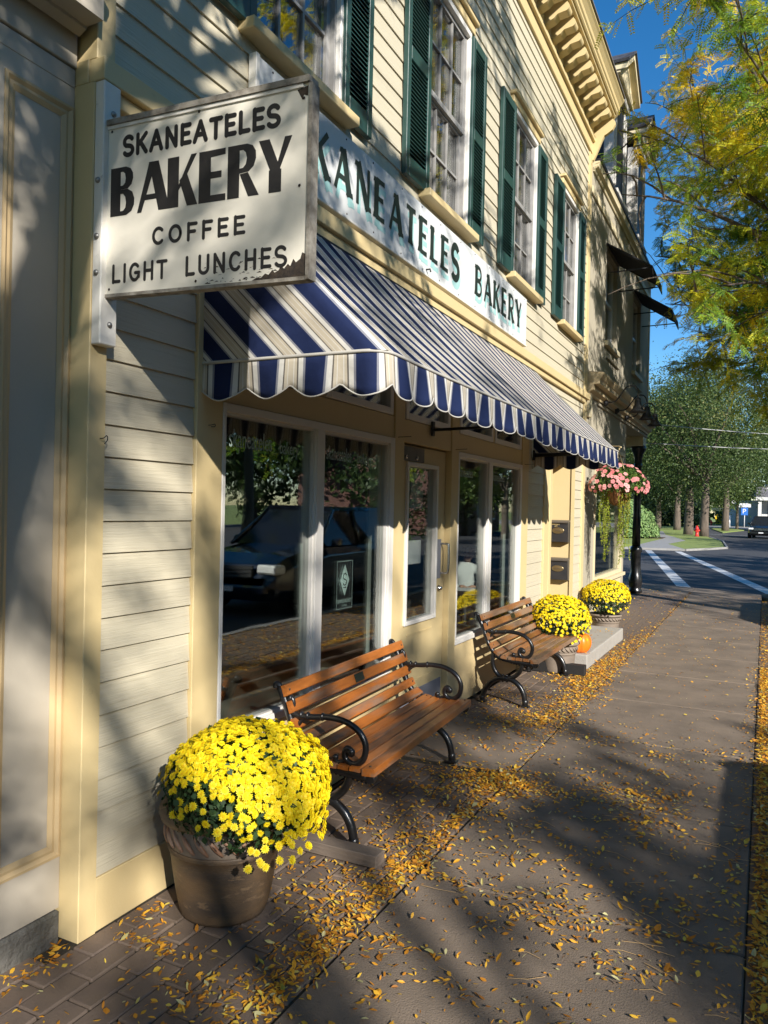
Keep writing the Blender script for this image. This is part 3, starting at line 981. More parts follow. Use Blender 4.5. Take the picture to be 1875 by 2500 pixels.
def shop_window(y0, ym0, ym1, y1, z0, z1):
    mb = MB()
    w = 0.04
    mb.box(-0.05, 0.014, y0, y0 + w * 0.6, z0, z1, b=0.003)
    mb.box(-0.05, 0.014, y1 - w * 1.6, y1, z0, z1, b=0.003)
    mb.box(-0.05, 0.014, y0 + w * 0.6, y1 - w * 1.6, z1 - w, z1, b=0.003)
    mb.box(-0.05, 0.014, y0 + w * 0.6, y1 - w * 1.6, z0, z0 + w, b=0.003)
    mb.box(-0.05, 0.014, ym0, ym1, z0 + w, z1 - w, b=0.003)
    o = mb.build('shop_window', 'white_vinyl', bak)
    # stops round each light
    st = MB()
    for a, b in ((y0 + w * 0.6, ym0), (ym1, y1 - w * 1.6)):
        for q in ((a, a + 0.012), (b - 0.012, b)):
            st.box(-0.045, -0.004, q[0], q[1], z0 + w, z1 - w)
        st.box(-0.045, -0.004, a + 0.012, b - 0.012, z1 - w - 0.012, z1 - w)
        st.box(-0.045, -0.004, a + 0.012, b - 0.012, z0 + w, z0 + w + 0.012)
        pane(a + 0.004, b - 0.004, z0 + w + 0.004, z1 - w - 0.004, -0.028, o)
    st.build('glazing_stop', 'white_vinyl', o)
    sm = MB()
    sm.box(-0.02, 0.0165, ym0 + 0.02, ym0 + 0.024, z0 + w, z1 - w)
    return o
sw1 = shop_window(2.772, 3.585, 3.665, 4.560, 0.517, 2.060)
sw2 = shop_window(5.737, 6.490, 6.590, 7.518, 0.517, 2.060)
# transoms
for y0, y1 in ((2.80, 3.62), (3.68, 4.535), (4.74, 5.55), (5.77, 6.60), (6.66, 7.49)):
    o = frame_mb(y0, y1, 2.209, 2.790, 0.045, -0.06, 0.008).build('transom_window', 'white_vinyl', bak)
    pane(y0 + 0.04, y1 - 0.04, 2.25, 2.745, -0.03, o)
tr('header_panel', -0.10, -0.002, 2.772, 2.798, 2.207, 2.798)
for y0, y1 in ((3.622, 3.678), (4.537, 4.560), (5.737, 5.768), (6.602, 6.658), (7.492, 7.518), (4.707, 4.738), (5.552, 5.584)):
    tr('header_panel', -0.10, -0.002, y0, y1, 2.207, 2.798)
# door
door = MB()
dx0, dx1 = -0.085, -0.035
for y0, y1, z0, z1 in ((4.715, 4.845, 0.03, 2.040), (5.395, 5.576, 0.03, 2.040), (4.845, 5.395, 1.92, 2.040), (4.845, 5.395, 0.03, 0.785)):
    door.box(dx0, dx1, y0, y1, z0, z1)
door.box(dx1 - 0.002, dx1 + 0.006, 4.90, 5.36, 0.36, 0.372)
door.box(dx1 - 0.002, dx1 + 0.006, 4.90, 5.36, 0.70, 0.712)
door = door.build('door', 'yellow_paint', bak)
frame_mb(4.838, 5.402, 0.780, 1.925, 0.030, -0.09, -0.018).build('glass_frame', 'white_vinyl', door)
pane(4.866, 5.374, 0.812, 1.893, -0.055, door)
bx('kick_plate', 'kick_grey', door, -0.040, -0.030, 4.74, 5.55, 0.05, 0.30, b=0.002)
bx('closer_plate', 'plate_grey', door, -0.04, -0.024, 4.735, 5.13, 1.932, 2.030, b=0.002)
sc_ = MB()
for y in (4.80, 4.98):
    sc_.lathe([(0.0, 0.0), (0.012, 0.002), (0.012, 0.014), (0.0, 0.018)], (0, 0, 0), 10, cap0=False)
    n = 40
    for i in range(len(sc_.v) - n, len(sc_.v)):
        p = sc_.v[i]
        sc_.v[i] = (-0.024 + p[2], y + p[0], 1.955 + p[1])
sc_.build('closer_bolt', 'chrome', door)
bx('push_plate', 'kick_grey', door, -0.037, -0.030, 5.425, 5.505, 1.07, 1.37, b=0.002)
MB().tube(catmull([(-0.032, 5.50, 1.335), (0.02, 5.50, 1.335), (0.034, 5.50, 1.31), (0.034, 5.50, 1.14), (0.02, 5.50, 1.11), (-0.032, 5.50, 1.11)], 5), 0.0095, 10).build('door_handle', 'chrome', door)
lk = MB().lathe([(0.026, 0), (0.026, 0.006), (0.016, 0.014), (0.013, 0.03), (0.0, 0.032)], (0, 0, 0), 16)
lk.v = [(-0.034 + p[2], 5.475 + p[0], 0.995 + p[1]) for p in lk.v]
lk.build('lock_cylinder', 'chrome', door)
tr('threshold', -0.11, 0.02, 4.707, 5.584, 0.0, 0.028, mt='plate_grey')
hg = MB()
for z in (0.35, 1.1, 1.8):
    hg.box(-0.036, -0.028, 4.709, 4.722, z, z + 0.1)
hg.build('hinge', 'dull_metal', door)
# entrance recess with the mailbox wall
for a in ((-0.05, 0.016, 8.400, 8.520), (-0.04, 0.006, 8.522, 8.640), (-0.03, 0.012, 8.642, 8.745)):
    tr('door_casing', *a, 0.0, 2.415)
tr('door_casing', -0.05, 0.012, 8.747, 9.880, 2.27, 2.415)
tr('recess_wall', -1.30, -0.05, 8.700, 8.745, 0.0, 2.415)
rw = MB()
rw.box(-1.30, 0.010, 9.900, 9.910, 0.0, 2.415)
rw.box(-0.030, 0.012, 9.882, 9.899, 0.0, 2.415)
rw.box(-0.330, -0.290, 9.886, 9.899, 0.0, 2.415)
rw.build('recess_wall', 'yellow_paint', bak)
tr('recess_ceiling', -1.30, -0.05, 8.747, 9.880, 2.42, 2.45)
rd = MB().box(-1.30, -1.25, 8.747, 9.898, 0.14, 2.415)
rd = rd.build('street_door', 'yellow_paint', bak)
frame_mb(8.90, 9.72, 0.9, 2.1, 0.05, -1.26, -1.235).build('door_panel', 'white_vinyl', rd)
pane(8.94, 9.68, 0.94, 2.06, -1.245, rd)
tr('recess_floor', -1.30, -0.002, 8.747, 9.880, 0.0, 0.138, mt='step_concrete')

# upper windows with green shutters
def shutter(y0, y1, z0, z1):
    mb = MB()
    w = 0.055
    x0, x1 = 0.004, 0.040
    zm = z0 + (z1 - z0) * 0.52
    mb.box(x0, x1, y0, y0 + w, z0, z1, b=0.003)
    mb.box(x0, x1, y1 - w, y1, z0, z1, b=0.003)
    mb.box(x0, x1, y0 + w, y1 - w, z1 - 0.075, z1, b=0.003)
    mb.box(x0, x1, y0 + w, y1 - w, zm - 0.045, zm + 0.045, b=0.003)
    mb.box(x0, x1, y0 + w, y1 - w, z0, z0 + 0.13, b=0.003)
    o = mb.build('shutter', 'shutter_green', bak)
    lv = MB()
    for a, b in ((z0 + 0.13, zm - 0.045), (zm + 0.045, z1 - 0.075)):
        n = int((b - a) / 0.027)
        for i in range(n):
            z = a + (i + 0.1) * (b - a) / n
            lv.add([(x1 - 0.006, y0 + w, z), (x1 - 0.006, y1 - w, z), (x0 + 0.004, y1 - w, z + 0.026), (x0 + 0.004, y0 + w, z + 0.026),
                    (x1 - 0.006, y0 + w, z + 0.006), (x1 - 0.006, y1 - w, z + 0.006), (x0 + 0.004, y1 - w, z + 0.032), (x0 + 0.004, y0 + w, z + 0.032)],
                   [(0, 1, 2, 3), (7, 6, 5, 4), (0, 4, 5, 1)])
    tag(lv.build('louvre', 'shutter_green', o), kind='stuff')
    bx('shutter_back', 'black_iron', o, x0 - 0.002, x0 + 0.002, y0 + w, y1 - w, z0 + 0.13, z1 - 0.075)
    return o
def lace(y0, y1, z0, z1, x, par):
    n = 60
    mb = MB()
    vs = []
    for i in range(n + 1):
        t = i / n
        xx = x + 0.022 * math.sin(t * 41 + 1.3 * math.sin(t * 9)) 
        vs += [(xx, y0 + (y1 - y0) * t, z0), (xx * 1.0 + 0.01 * math.sin(t * 17), y0 + (y1 - y0) * t, z1)]
    mb.add(vs, [(2 * i, 2 * i + 2, 2 * i + 3, 2 * i + 1) for i in range(n)], True)
    return mb.build('curtain', 'curtain_lace', par)
for wi, c in enumerate(WC):
    y0, y1 = c - WH, c + WH
    zm = 4.57
    w = MB()
    w.box(-0.10, 0.018, y0 - 0.055, y0 - 0.02, WZ0, WZ1, b=0.003)
    w.box(-0.10, 0.018, y1 + 0.022, y1 + 0.055, WZ0, WZ1, b=0.003)
    w.box(-0.10, 0.018, y0 - 0.055, y1 + 0.055, WZ1, WZ1 + 0.045, b=0.003)
    w.box(-0.10, -0.02, y0, y1, WZ0 - 0.02, WZ0, b=0.003)
    w = w.build('window', 'white_vinyl', bak)
    jb = MB()
    jb.box(-0.10, -0.012, y0 - 0.0195, y0, WZ0, WZ1)
    jb.box(-0.10, -0.012, y1, y1 + 0.0215, WZ0, WZ1)
    tag(jb.build('window_stop', 'sash_grey', w), kind='stuff')
    bx('sill', 'yellow_paint', w, -0.05, 0.085, y0 - 0.13, y1 + 0.14, WZ0 - 0.075, WZ0 - 0.022, b=0.004)
    hd = MB()
    hd.box(-0.02, 0.03, y0 - 0.10, y1 + 0.10, WZ1 + 0.047, WZ1 + 0.115, b=0.004)
    hd.box(-0.02, 0.06, y0 - 0.12, y1 + 0.12, WZ1 + 0.117, WZ1 + 0.150, b=0.006)
    hd.build('window_hood', 'yellow_paint', w)
    for (a, b, xs) in ((zm + 0.012, WZ1, -0.035), (WZ0, zm + 0.03, -0.06)):
        s = MB()
        s.box(xs - 0.018, xs + 0.018, y0, y0 + 0.035, a, b)
        s.box(xs - 0.018, xs + 0.018, y1 - 0.035, y1, a, b)
        s.box(xs - 0.018, xs + 0.018, y0 + 0.035, y1 - 0.035, a, a + 0.04)
        s.box(xs - 0.018, xs + 0.018, y0 + 0.035, y1 - 0.035, b - 0.035, b)
        s.build('sash', 'sash_grey', w)
        ya, yb, za, zb = y0 + 0.035, y1 - 0.035, a + 0.04, b - 0.035
        mu = MB()
        for i in (1, 2):
            yy = ya + (yb - ya) * i / 3
            mu.box(xs - 0.010, xs + 0.012, yy - 0.009, yy + 0.009, za, zb)
        for i in range(3):
            mu.box(xs - 0.010, xs + 0.012, ya + (yb - ya) * i / 3 + 0.0095, ya + (yb - ya) * (i + 1) / 3 - 0.0095, (za + zb) / 2 - 0.009, (za + zb) / 2 + 0.009)
        mu.build('muntin', 'sash_grey', w)
        for i in range(3):
            for j in range(2):
                pane(ya + (yb - ya) * i / 3 + 0.002, ya + (yb - ya) * (i + 1) / 3 - 0.002, za + (zb - za) * j / 2 + 0.002, za + (zb - za) * (j + 1) / 2 - 0.002, xs - 0.004, w, 'upper_glass', 0.012)
    if wi == 0:
        lace(y1 - 0.20, y1 + 0.02, WZ0, WZ1, -0.15, w)
    else:
        lace(y0 + 0.36, y1 + 0.02, WZ0, WZ1, -0.15, w)
        lace(y0 - 0.02, y0 + 0.16, WZ0, WZ1, -0.16, w)
    shutter(y0 - 0.435, y0 - 0.045, WZ0 - 0.035, WZ1 + 0.02)
    shutter(y1 + 0.045, y1 + 0.435 - 0.06, WZ0 - 0.035, WZ1 + 0.02)
# sheathing behind the boards, rooms, roof
sh = MB()
ys = [2.02]
for c in WC:
    sh.box(-0.12, -0.026, ys[-1], c - WH - 0.057, 3.0, 6.9)
    ys.append(c + WH + 0.057)
    sh.box(-0.12, -0.026, c - WH - 0.056, c + WH + 0.056, 3.0, WZ0 - 0.03)
    sh.box(-0.12, -0.026, c - WH - 0.056, c + WH + 0.056, WZ1 + 0.05, 6.9)
sh.box(-0.12, -0.026, ys[-1], 10.50, 3.0, 6.9)
sh.box(-0.12, -0.026, 2.10, 2.592, 0.0, 2.999)
sh.box(-0.12, -0.026, 7.753, 8.398, 0.0, 2.999)
sh.box(-0.12, -0.026, 9.913, 10.353, 0.0, 2.999)
sh.box(-0.12, -0.026, 8.40, 9.912, 2.46, 2.999)
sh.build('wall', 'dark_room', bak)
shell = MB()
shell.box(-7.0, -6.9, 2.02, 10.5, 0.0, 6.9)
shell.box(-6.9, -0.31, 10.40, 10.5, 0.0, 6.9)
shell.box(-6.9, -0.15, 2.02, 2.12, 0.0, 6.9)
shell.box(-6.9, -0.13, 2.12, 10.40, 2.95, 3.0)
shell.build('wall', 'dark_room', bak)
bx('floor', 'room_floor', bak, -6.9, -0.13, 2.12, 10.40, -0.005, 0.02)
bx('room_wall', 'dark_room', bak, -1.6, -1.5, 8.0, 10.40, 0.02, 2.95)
# shop interior: window bays, counter, stools
bay = MB()
for y in (4.575, 7.532):
    for i in range(1):
        bay.box(-0.10 - 0.085 * (i + 1) + 0.004, -0.10 - 0.085 * i, y, y + 0.02, 0.5, 2.3)
for y in (3.60, 6.515):
    bay.box(-0.095, -0.055, y, y + 0.05, 0.5, 2.1)
tag(bay.build('bay_boarding', 'beadboard', bak), kind='stuff')
bx('window_seat', 'pale_sill', bak, -0.50, -0.105, 2.78, 4.55, 0.40, 0.50, b=0.005)
bx('window_seat', 'pale_sill', bak, -0.50, -0.105, 5.74, 6.95, 0.40, 0.50, b=0.005)
# roof edge: frieze, bed mould, soffit, brackets, crown
tr('frieze', -0.02, 0.016, 2.02, 10.51, 6.425, 6.57)
tr('bed_moulding', -0.02, 0.050, 2.02, 10.52, 6.572, 6.625)
tr('frieze', -0.02, 0.030, 2.02, 10.515, 6.627, 6.855)
tr('soffit', -0.10, 0.300, 2.02, 10.49, 6.857, 6.885)
cr = MB()
cr.prism([(0.0, 6.887), (0.318, 6.887), (0.330, 6.90), (0.330, 6.93), (0.345, 6.945), (0.352, 6.985), (0.385, 7.03), (0.405, 7.05), (0.405, 7.075), (0.0, 7.10)], 'y', 2.02, 10.53)
cr.build('crown_moulding', 'yellow_paint', bak)
MB().prism([(-7.0, 6.95), (-7.0, 7.16), (0.40, 7.10), (0.425, 7.095), (0.425, 7.078), (0.0, 7.0)], 'y', 2.0, 10.50).build('roof', 'roof_grey', bak)
def bracket_poly():
    nose = [(0.245 + 0.045 * math.cos(R(a)), 6.79 + 0.045 * math.sin(R(a))) for a in range(60, -110, -17)]
    return [(0.031, 6.856), (0.27, 6.856)] + nose + [(0.17, 6.735), (0.13, 6.70), (0.031, 6.66)]
yb = 10.28
while yb > 2.1:
    MB().prism(bracket_poly(), 'y', yb - 0.125, yb).build('bracket', 'yellow_paint', bak)
    yb -= 0.285
MB().prism([(-0.02, 6.33), (0.03, 6.34), (0.06, 6.40), (0.13, 6.57), (0.165, 6.64), (0.20, 6.655), (0.27, 6.70), (0.305, 6.76), (0.30, 6.80), (0.27, 6.84), (0.33, 6.90), (0.33, 7.05), (-0.02, 7.05)], 'y', 10.485, 10.54).build('end_bracket', 'yellow_paint', bak)
# small iron hooks and screw eyes
hk = MB()
hk.tube(catmull([(0.01, 2.67, 1.945), (0.03, 2.67, 1.945), (0.035, 2.685, 1.95), (0.03, 2.69, 1.94), (0.022, 2.675, 1.938)], 4), 0.002, 5)
hk.tube(catmull([(0.01, 2.06, 1.832), (0.03, 2.06, 1.832), (0.036, 2.07, 1.842), (0.03, 2.08, 1.828), (0.03, 2.065, 1.812)], 4), 0.002, 5)
for y in (4.60, 5.66, 7.60):
    hk.tube([(0.01, y, 2.07), (0.10, y + 0.02, 2.075)], 0.0022, 5)
hk.build('wire_hook', 'black_iron', bak)
# ------------------------------------------------------------------ neighbouring cream shop front on the left
nb = thing('panelled_shop_front', (-0.08, 1.0, 0), 'cream shop front with a tall tan-edged panel on a stone base', 'building')
xp = -0.085
bx('wall', 'cream_panel', nb, -0.5, xp - 0.012, -6.0, 2.001, 0.112, 3.168)
for a, b in ((-6.0, -4.2), (-4.196, -2.4), (-2.396, -0.6), (-0.596, 1.34), (1.344, 2.001)):
    bx('foundation_stone', 'stone_base', nb, -0.5, -0.070 + rnd.uniform(-0.004, 0.004), a, b, -0.1, 0.108, b=0.010)
def panel_frame(y0, y1, z0, z1):
    # stiles around, then moulding, then the sunk panel
    for k, (p, q) in enumerate((((y0, z0), (y0, z1)), ((y1, z0), (y1, z1)), ((y0, z0), (y1, z0)), ((y0, z1), (y1, z1)))):
        s = 1 if k in (0, 2) else -1
        prof = [(xp - 0.011, 0.0), (xp + 0.004, 0.0), (xp + 0.006, 0.010), (xp - 0.003, 0.022), (xp - 0.002, 0.032), (xp - 0.010, 0.048), (xp - 0.0115, 0.048)]
        mb = MB()
        vs = []
        w = 0.048
        for e in (0, 1):
            for (x, d) in prof:
                if k < 2:
                    zz = (p[1] + d) if e == 0 else (q[1] - d)
                    vs.append((x, p[0] + s * d, zz))
                else:
                    yy = (p[0] + d) if e == 0 else (q[0] - d)
                    vs.append((x, yy, p[1] + s * d))
        n = len(prof)
        mb.add(vs, [(i, (i + 1) % n, n + (i + 1) % n, n + i) for i in range(n)])
        mb.build('moulding', 'tan_moulding', nb)
panel_frame(1.716, 2.000, 0.302, 3.028)
panel_frame(0.55, 1.46, 0.302, 3.028)
sti = MB()
sti.box(xp - 0.013, xp, -6, 0.549, 0.113, 3.10)
sti.box(xp - 0.013, xp, 1.4605, 1.7155, 0.302, 3.028)
sti.box(xp - 0.013, xp, 0.549, 2.001, 3.0285, 3.10)
sti.box(xp - 0.013, xp, 0.549, 2.001, 0.113, 0.3015)
sti.build('stile', 'cream_panel', nb)
bx('architrave', 'cream_panel', nb, -0.3, xp + 0.003, -6.0, 2.001, 3.100, 3.166, b=0.002)
bx('frieze', 'cream_panel', nb, -0.3, xp + 0.012, -6.0, 2.001, 3.170, 3.30, b=0.003)
MB().prism([(-0.3, 3.300), (-0.070, 3.300), (-0.055, 3.275), (-0.020, 3.292), (-0.018, 3.302), (0.064, 3.302), (0.064, 3.375), (0.085, 3.39), (0.10, 3.43), (0.10, 3.45), (-0.3, 3.47)], 'y', -6.0, 1.990).build('cornice', 'cream_panel', nb)
bx('wall', 'siding_paint', nb, -0.5, -0.10, -6.0, 1.995, 3.48, 7.4)
bx('roof', 'roof_grey', nb, -7.0, 0.30, -6.0, 1.998, 7.41, 7.6)
bx('wall', 'siding_paint', nb, -7.0, -6.8, -6.0, 1.995, 0.0, 7.4)

# ------------------------------------------------------------------ hanging sign
hs_ = thing('hanging_sign', (0.03, 2.045, 2.16), 'white painted board with black bakery lettering hung square to the wall over the sidewalk', 'sign')
pb = MB().box(0.0135, 0.058, 2.006, 2.086, 2.165, 3.107, b=0.004)
pb.build('wall_post', 'white_weathered', hs_)
for z in (2.24, 3.0, 2.75, 2.55, 2.42):
    bt = MB()
    n0 = 0
    bt.lathe([(0.011, 0), (0.011, 0.004), (0.006, 0.009), (0.0, 0.010)], (0, 0, 0), 10, cap0=False)
    for i in range(n0, len(bt.v)):
        p = bt.v[i]
        bt.v[i] = (0.058 + p[2], 2.05 + p[0], z + p[1]) if z in (2.24, 3.0) else (0.036 + p[0], 2.006 - p[2], z + p[1])
    bt.build('bolt', 'dull_metal', hs_)
def sx(x, t):  # board droops a little towards its outer end
    return -0.030 * (x - 0.06) / 0.84
X0, X1, ZB, ZT, YF, YB_ = 0.0585, 0.905, 2.345, 2.945, 2.030, 2.060
bd = MB()
bd.add([(X0, YF, ZB), (X1, YF, ZB + sx(X1, 0)), (X1, YF, ZT + sx(X1, 0)), (X0, YF, ZT), (X0, YB_, ZB), (X1, YB_, ZB + sx(X1, 0)), (X1, YB_, ZT + sx(X1, 0)), (X0, YB_, ZT)],
       [(0, 1, 2, 3), (7, 6, 5, 4), (0, 4, 5, 1), (3, 2, 6, 7), (0, 3, 7, 4), (1, 5, 6, 2)])
bd.build('board', 'sign_face', hs_)
def slant(name, mt, x0, x1, y0, y1, z0, z1):
    a, b = sx(x0, 0), sx(x1, 0)
    mb = MB()
    mb.add([(x0, y0, z0 + a), (x1, y0, z0 + b), (x1, y0, z1 + b), (x0, y0, z1 + a), (x0, y1, z0 + a), (x1, y1, z0 + b), (x1, y1, z1 + b), (x0, y1, z1 + a)],
           [(0, 1, 2, 3), (7, 6, 5, 4), (0, 4, 5, 1), (3, 2, 6, 7), (0, 3, 7, 4), (1, 5, 6, 2)])
    return mb.build(name, mt, hs_)
slant('top_cap', 'sign_trim', X0 - 0.002, X1 + 0.006, YF - 0.012, YB_ + 0.012, ZT + 0.0005, ZT + 0.020)
slant('edge_trim', 'white_weathered', X0, X1 - 0.02, YF - 0.006, YF - 0.0005, ZT - 0.012, ZT - 0.0005)
slant('edge_trim', 'sign_trim', X0 - 0.002, X1 + 0.004, YF - 0.004, YB_ + 0.004, ZB - 0.012, ZB - 0.0005)
slant('edge_trim', 'sign_trim', X1 + 0.0005, X1 + 0.014, YF - 0.006, YB_ + 0.006, ZB - 0.010, ZT - 0.001)
# flaked and rotten lower outer corner: ragged pieces of bare wood
rg = MB()
pts = [(0.70, 0.001), (0.72, 0.010), (0.735, 0.007), (0.752, 0.020), (0.765, 0.015), (0.78, 0.030), (0.788, 0.020), (0.803, 0.026), (0.812, 0.040), (0.824, 0.030), (0.838, 0.044), (0.847, 0.036), (0.858, 0.058), (0.868, 0.046), (0.884, 0.056), (0.890, 0.075), (0.902, 0.070), (0.902, 0.001)]
rg.add([(x, YF - 0.0007, ZB + sx(x, 0) + dz) for x, dz in pts], [list(range(len(pts)))])
for _ in range(60):
    x, dz = rnd.uniform(0.50, 0.80), 0.004 + 0.07 * rnd.random() ** 2
    l = rnd.uniform(0.004, 0.022)
    rg.add([(x, YF - 0.0006, ZB + sx(x, 0) + dz), (x + l, YF - 0.0006, ZB + sx(x, 0) + dz + rnd.uniform(-.002, .002)), (x + l * .6, YF - 0.0006, ZB + sx(x, 0) + dz + rnd.uniform(.001, .005))], [(0, 1, 2)])
pts = [(0.86, 0.585), (0.90, 0.592), (0.90, 0.56), (0.885, 0.566), (0.88, 0.55)]
rg.add([(x, YF - 0.0007, ZB + sx(x, 0) + dz) for x, dz in pts], [list(range(len(pts)))])
tag(rg.build('bare_wood', 'rotten_wood', hs_), kind='stuff')
nl = MB()
for x, z in ((0.075, 2.925), (0.075, 2.362), (0.47, 2.93), (0.47, 2.362), (0.875, 2.63), (0.885, 2.90)):
    nl.ball((x, YF - 0.001, z + sx(x, 0)), 0.005, 6, 4, (1, 0.5, 1))
nl.build('nail', 'rotten_wood', hs_)
def on_sign(text, x0, x1, z0, z1, wT, wt, cap, **k):
    U = Vector((1, 0, -0.0357)).normalized()
    lettering(MB(), text, (x0, YF, z0 + 0.0), U, (0, 0, 1), (0, -1, 0), z1 - z0, (x1 - x0), wT, wt, cap, each=lambda m: m.build('letter', 'black_paint', hs_), **k)
on_sign('SKANEATELES', 0.132, 0.795, 2.829, 2.893, 0.0165, 0.0165, 'round', gap=0.22)
on_sign('COFFEE', 0.275, 0.667, 2.496, 2.551, 0.0125, 0.0125, 'round', gap=0.32)
on_sign('LIGHT LUNCHES', 0.089, 0.832, 2.384, 2.443, 0.012, 0.012, 'round', gap=0.26, space=0.72)
# bold brush capitals of the middle line: filled shapes with heavy stems
BOLD = {
 'B': (0.86, [[(-0.05, 0), (0.33, 0), (0.33, 1), (-0.05, 1)], [(0.30, 0.90), (0.30, 1), (0.52, 1), (0.70, 0.95), (0.79, 0.85), (0.80, 0.74), (0.74, 0.62), (0.60, 0.54), (0.30, 0.535), (0.30, 0.615), (0.42, 0.62), (0.50, 0.67), (0.52, 0.76), (0.49, 0.86), (0.42, 0.90)],
            [(0.30, 0.0), (0.30, 0.09), (0.44, 0.095), (0.52, 0.15), (0.55, 0.26), (0.51, 0.38), (0.43, 0.445), (0.30, 0.45), (0.30, 0.534), (0.60, 0.535), (0.78, 0.46), (0.86, 0.32), (0.85, 0.19), (0.76, 0.07), (0.56, 0.0)]]),
 'A': (1.14, [[(0.0, 0), (0.16, 0), (0.57, 0.80), (0.55, 1), (0.42, 1)], [(0.40, 1.0), (0.76, 1), (1.18, 0), (0.78, 0), (0.48, 0.80)], [(0.24, 0.24), (0.75, 0.24), (0.72, 0.35), (0.29, 0.35)]]),
 'K': (0.98, [[(-0.06, 0), (0.34, 0), (0.34, 1), (-0.06, 1)], [(0.31, 0.40), (0.76, 1), (0.95, 1), (0.52, 0.50), (0.31, 0.30)], [(0.36, 0.52), (0.64, 0.0), (1.0, 0.0), (0.60, 0.68)]]),
 'E': (0.84, [[(-0.06, 0), (0.34, 0), (0.34, 1), (-0.06, 1)], [(0.31, 0.86), (0.82, 0.88), (0.82, 1), (0.31, 1)], [(0.31, 0.45), (0.70, 0.45), (0.70, 0.58), (0.31, 0.58)], [(0.31, 0), (0.84, 0), (0.84, 0.13), (0.31, 0.13)]]),
 'R': (0.92, [[(-0.05, 0), (0.33, 0), (0.33, 1), (-0.05, 1)], [(0.30, 0.89), (0.30, 1), (0.56, 1), (0.74, 0.95), (0.84, 0.84), (0.85, 0.70), (0.78, 0.56), (0.62, 0.47), (0.30, 0.45), (0.30, 0.55), (0.44, 0.555), (0.53, 0.62), (0.56, 0.73), (0.52, 0.84), (0.44, 0.89)], [(0.34, 0.44), (0.60, 0.46), (0.96, 0.0), (0.62, 0.0)]]),
 'Y': (1.02, [[(0.0, 1), (0.33, 1), (0.68, 0.42), (0.36, 0.42)], [(0.80, 1), (1.02, 1), (0.66, 0.42), (0.52, 0.40)], [(0.33, 0.42), (0.33, 0), (0.71, 0), (0.71, 0.42)]]),
}
tot = sum(BOLD[c][0] for c in 'BAKERY') + 0.11 * 5 - 0.10 * 2
x = 0.0
Wd, Hh = 0.765, 0.172
kk = 0
for i, c in enumerate('BAKERY'):
    w, polys = BOLD[c]
    bl = MB()
    for pl in polys:
        kk += 1
        vs = []
        for p in pl:
            X = 0.080 + (x + p[0]) / tot * Wd
            vs.append((X, YF - 0.0006 - 0.00012 * (kk % 5), 2.620 + sx(X, 0) + p[1] * Hh))
        bl.add(vs, [list(range(len(vs)))])
    x += w + 0.11 - (0.10 if c in 'A' else 0) - (0.10 if c == 'R' else 0)
    bl.build('letter', 'black_paint', hs_)

# ------------------------------------------------------------------ long sign board on the wall
ws = thing('wall_sign', (0.01, 5.2, 3.24), 'long white wall board with dark green serif lettering and pale teal shadows above the awning', 'sign')
wy0, wy1, wz0, wz1, wx = 2.915, 7.46, 3.245, 3.700, 0.035
bx('board', 'wallsign_face', ws, 0.001, wx, wy0 + 0.03, wy1, wz0, wz1, b=0.003)
bx('end_strip', 'white_weathered', ws, 0.001, wx + 0.012, wy0, wy0 + 0.029, wz0 - 0.01, wz1, b=0.003)
bx('edge_trim', 'white_weathered', ws, 0.001, wx + 0.008, wy0 + 0.03, wy1 + 0.004, wz0 - 0.016, wz0 - 0.001, b=0.003)
mat('letter_green', (0.016, 0.026, 0.022), 0.5)
for text, a, b in (('SKANEATELES', 3.215, 5.575), ('BAKERY', 5.955, 7.26)):
    lettering(MB(), text, (wx, a + 0.022, 3.316), (0, 1, 0), (0, 0, 1), (1, 0, 0), 0.243, b - a, 0.056, 0.034, 'flat', gap=0.27, flare=0.12, serif=0.014, lift=0.0006, each=lambda m: m.build('letter_shadow', 'teal_paint', ws))
    lettering(MB(), text, (wx, a, 3.366), (0, 1, 0), (0, 0, 1), (1, 0, 0), 0.243, b - a, 0.056, 0.029, 'flat', gap=0.27, flare=0.12, serif=0.014, lift=0.0025, each=lambda m: m.build('letter', 'letter_green', ws))
rv = MB()
for i in range(13):
    y = wy0 + 0.15 + i * 0.36
    for z in (wz1 - 0.025, wz0 + 0.022):
        rv.ball((wx + 0.001, y + rnd.uniform(-.04, .04), z + rnd.uniform(-.006, .006)), 0.006, 6, 4, (0.4, 1, 1))
rv.build('nail', 'rotten_wood', ws)
MB().tube([(wx, 4.95, wz0 + 0.03), (wx + 0.03, 4.95, wz0 + 0.03), (wx + 0.035, 4.95, wz0 + 0.01)], 0.006, 6).build('hook', 'black_iron', ws)

# ------------------------------------------------------------------ awning
aw = thing('awning', (0.0, 5.27, 2.2), 'blue, white and beige striped awning with a scalloped valance over the shop front', 'awning')
P_ = 0.229
AY0, AY1, AP, ARISE, AZ = 2.625, 7.925, 0.885, 0.865, 2.205   # ends, projection, rise, hem height
RC = 0.09
def awn_path():
    """hem outline from the near wall round the front to the far wall"""
    pts = []
    n = 14
    for i in range(n + 1): pts.append((AP * 0.0 + (AP - RC) * i / n, AY0))
    for i in range(1, 7):
        a = R(90 * i / 6)
        pts.append((AP - RC + RC * math.sin(a), AY0 + RC - RC * math.cos(a)))
    m = 96
    for i in range(1, m + 1): pts.append((AP, AY0 + RC + (AY1 - AY0 - 2 * RC) * i / m))
    for i in range(1, 7):
        a = R(90 * i / 6)
        pts.append((AP - RC + RC * math.cos(a), AY1 - RC + RC * math.sin(a)))
    for i in range(1, n + 1): pts.append(((AP - RC) * (1 - i / n), AY1))
    return pts
hem = awn_path()
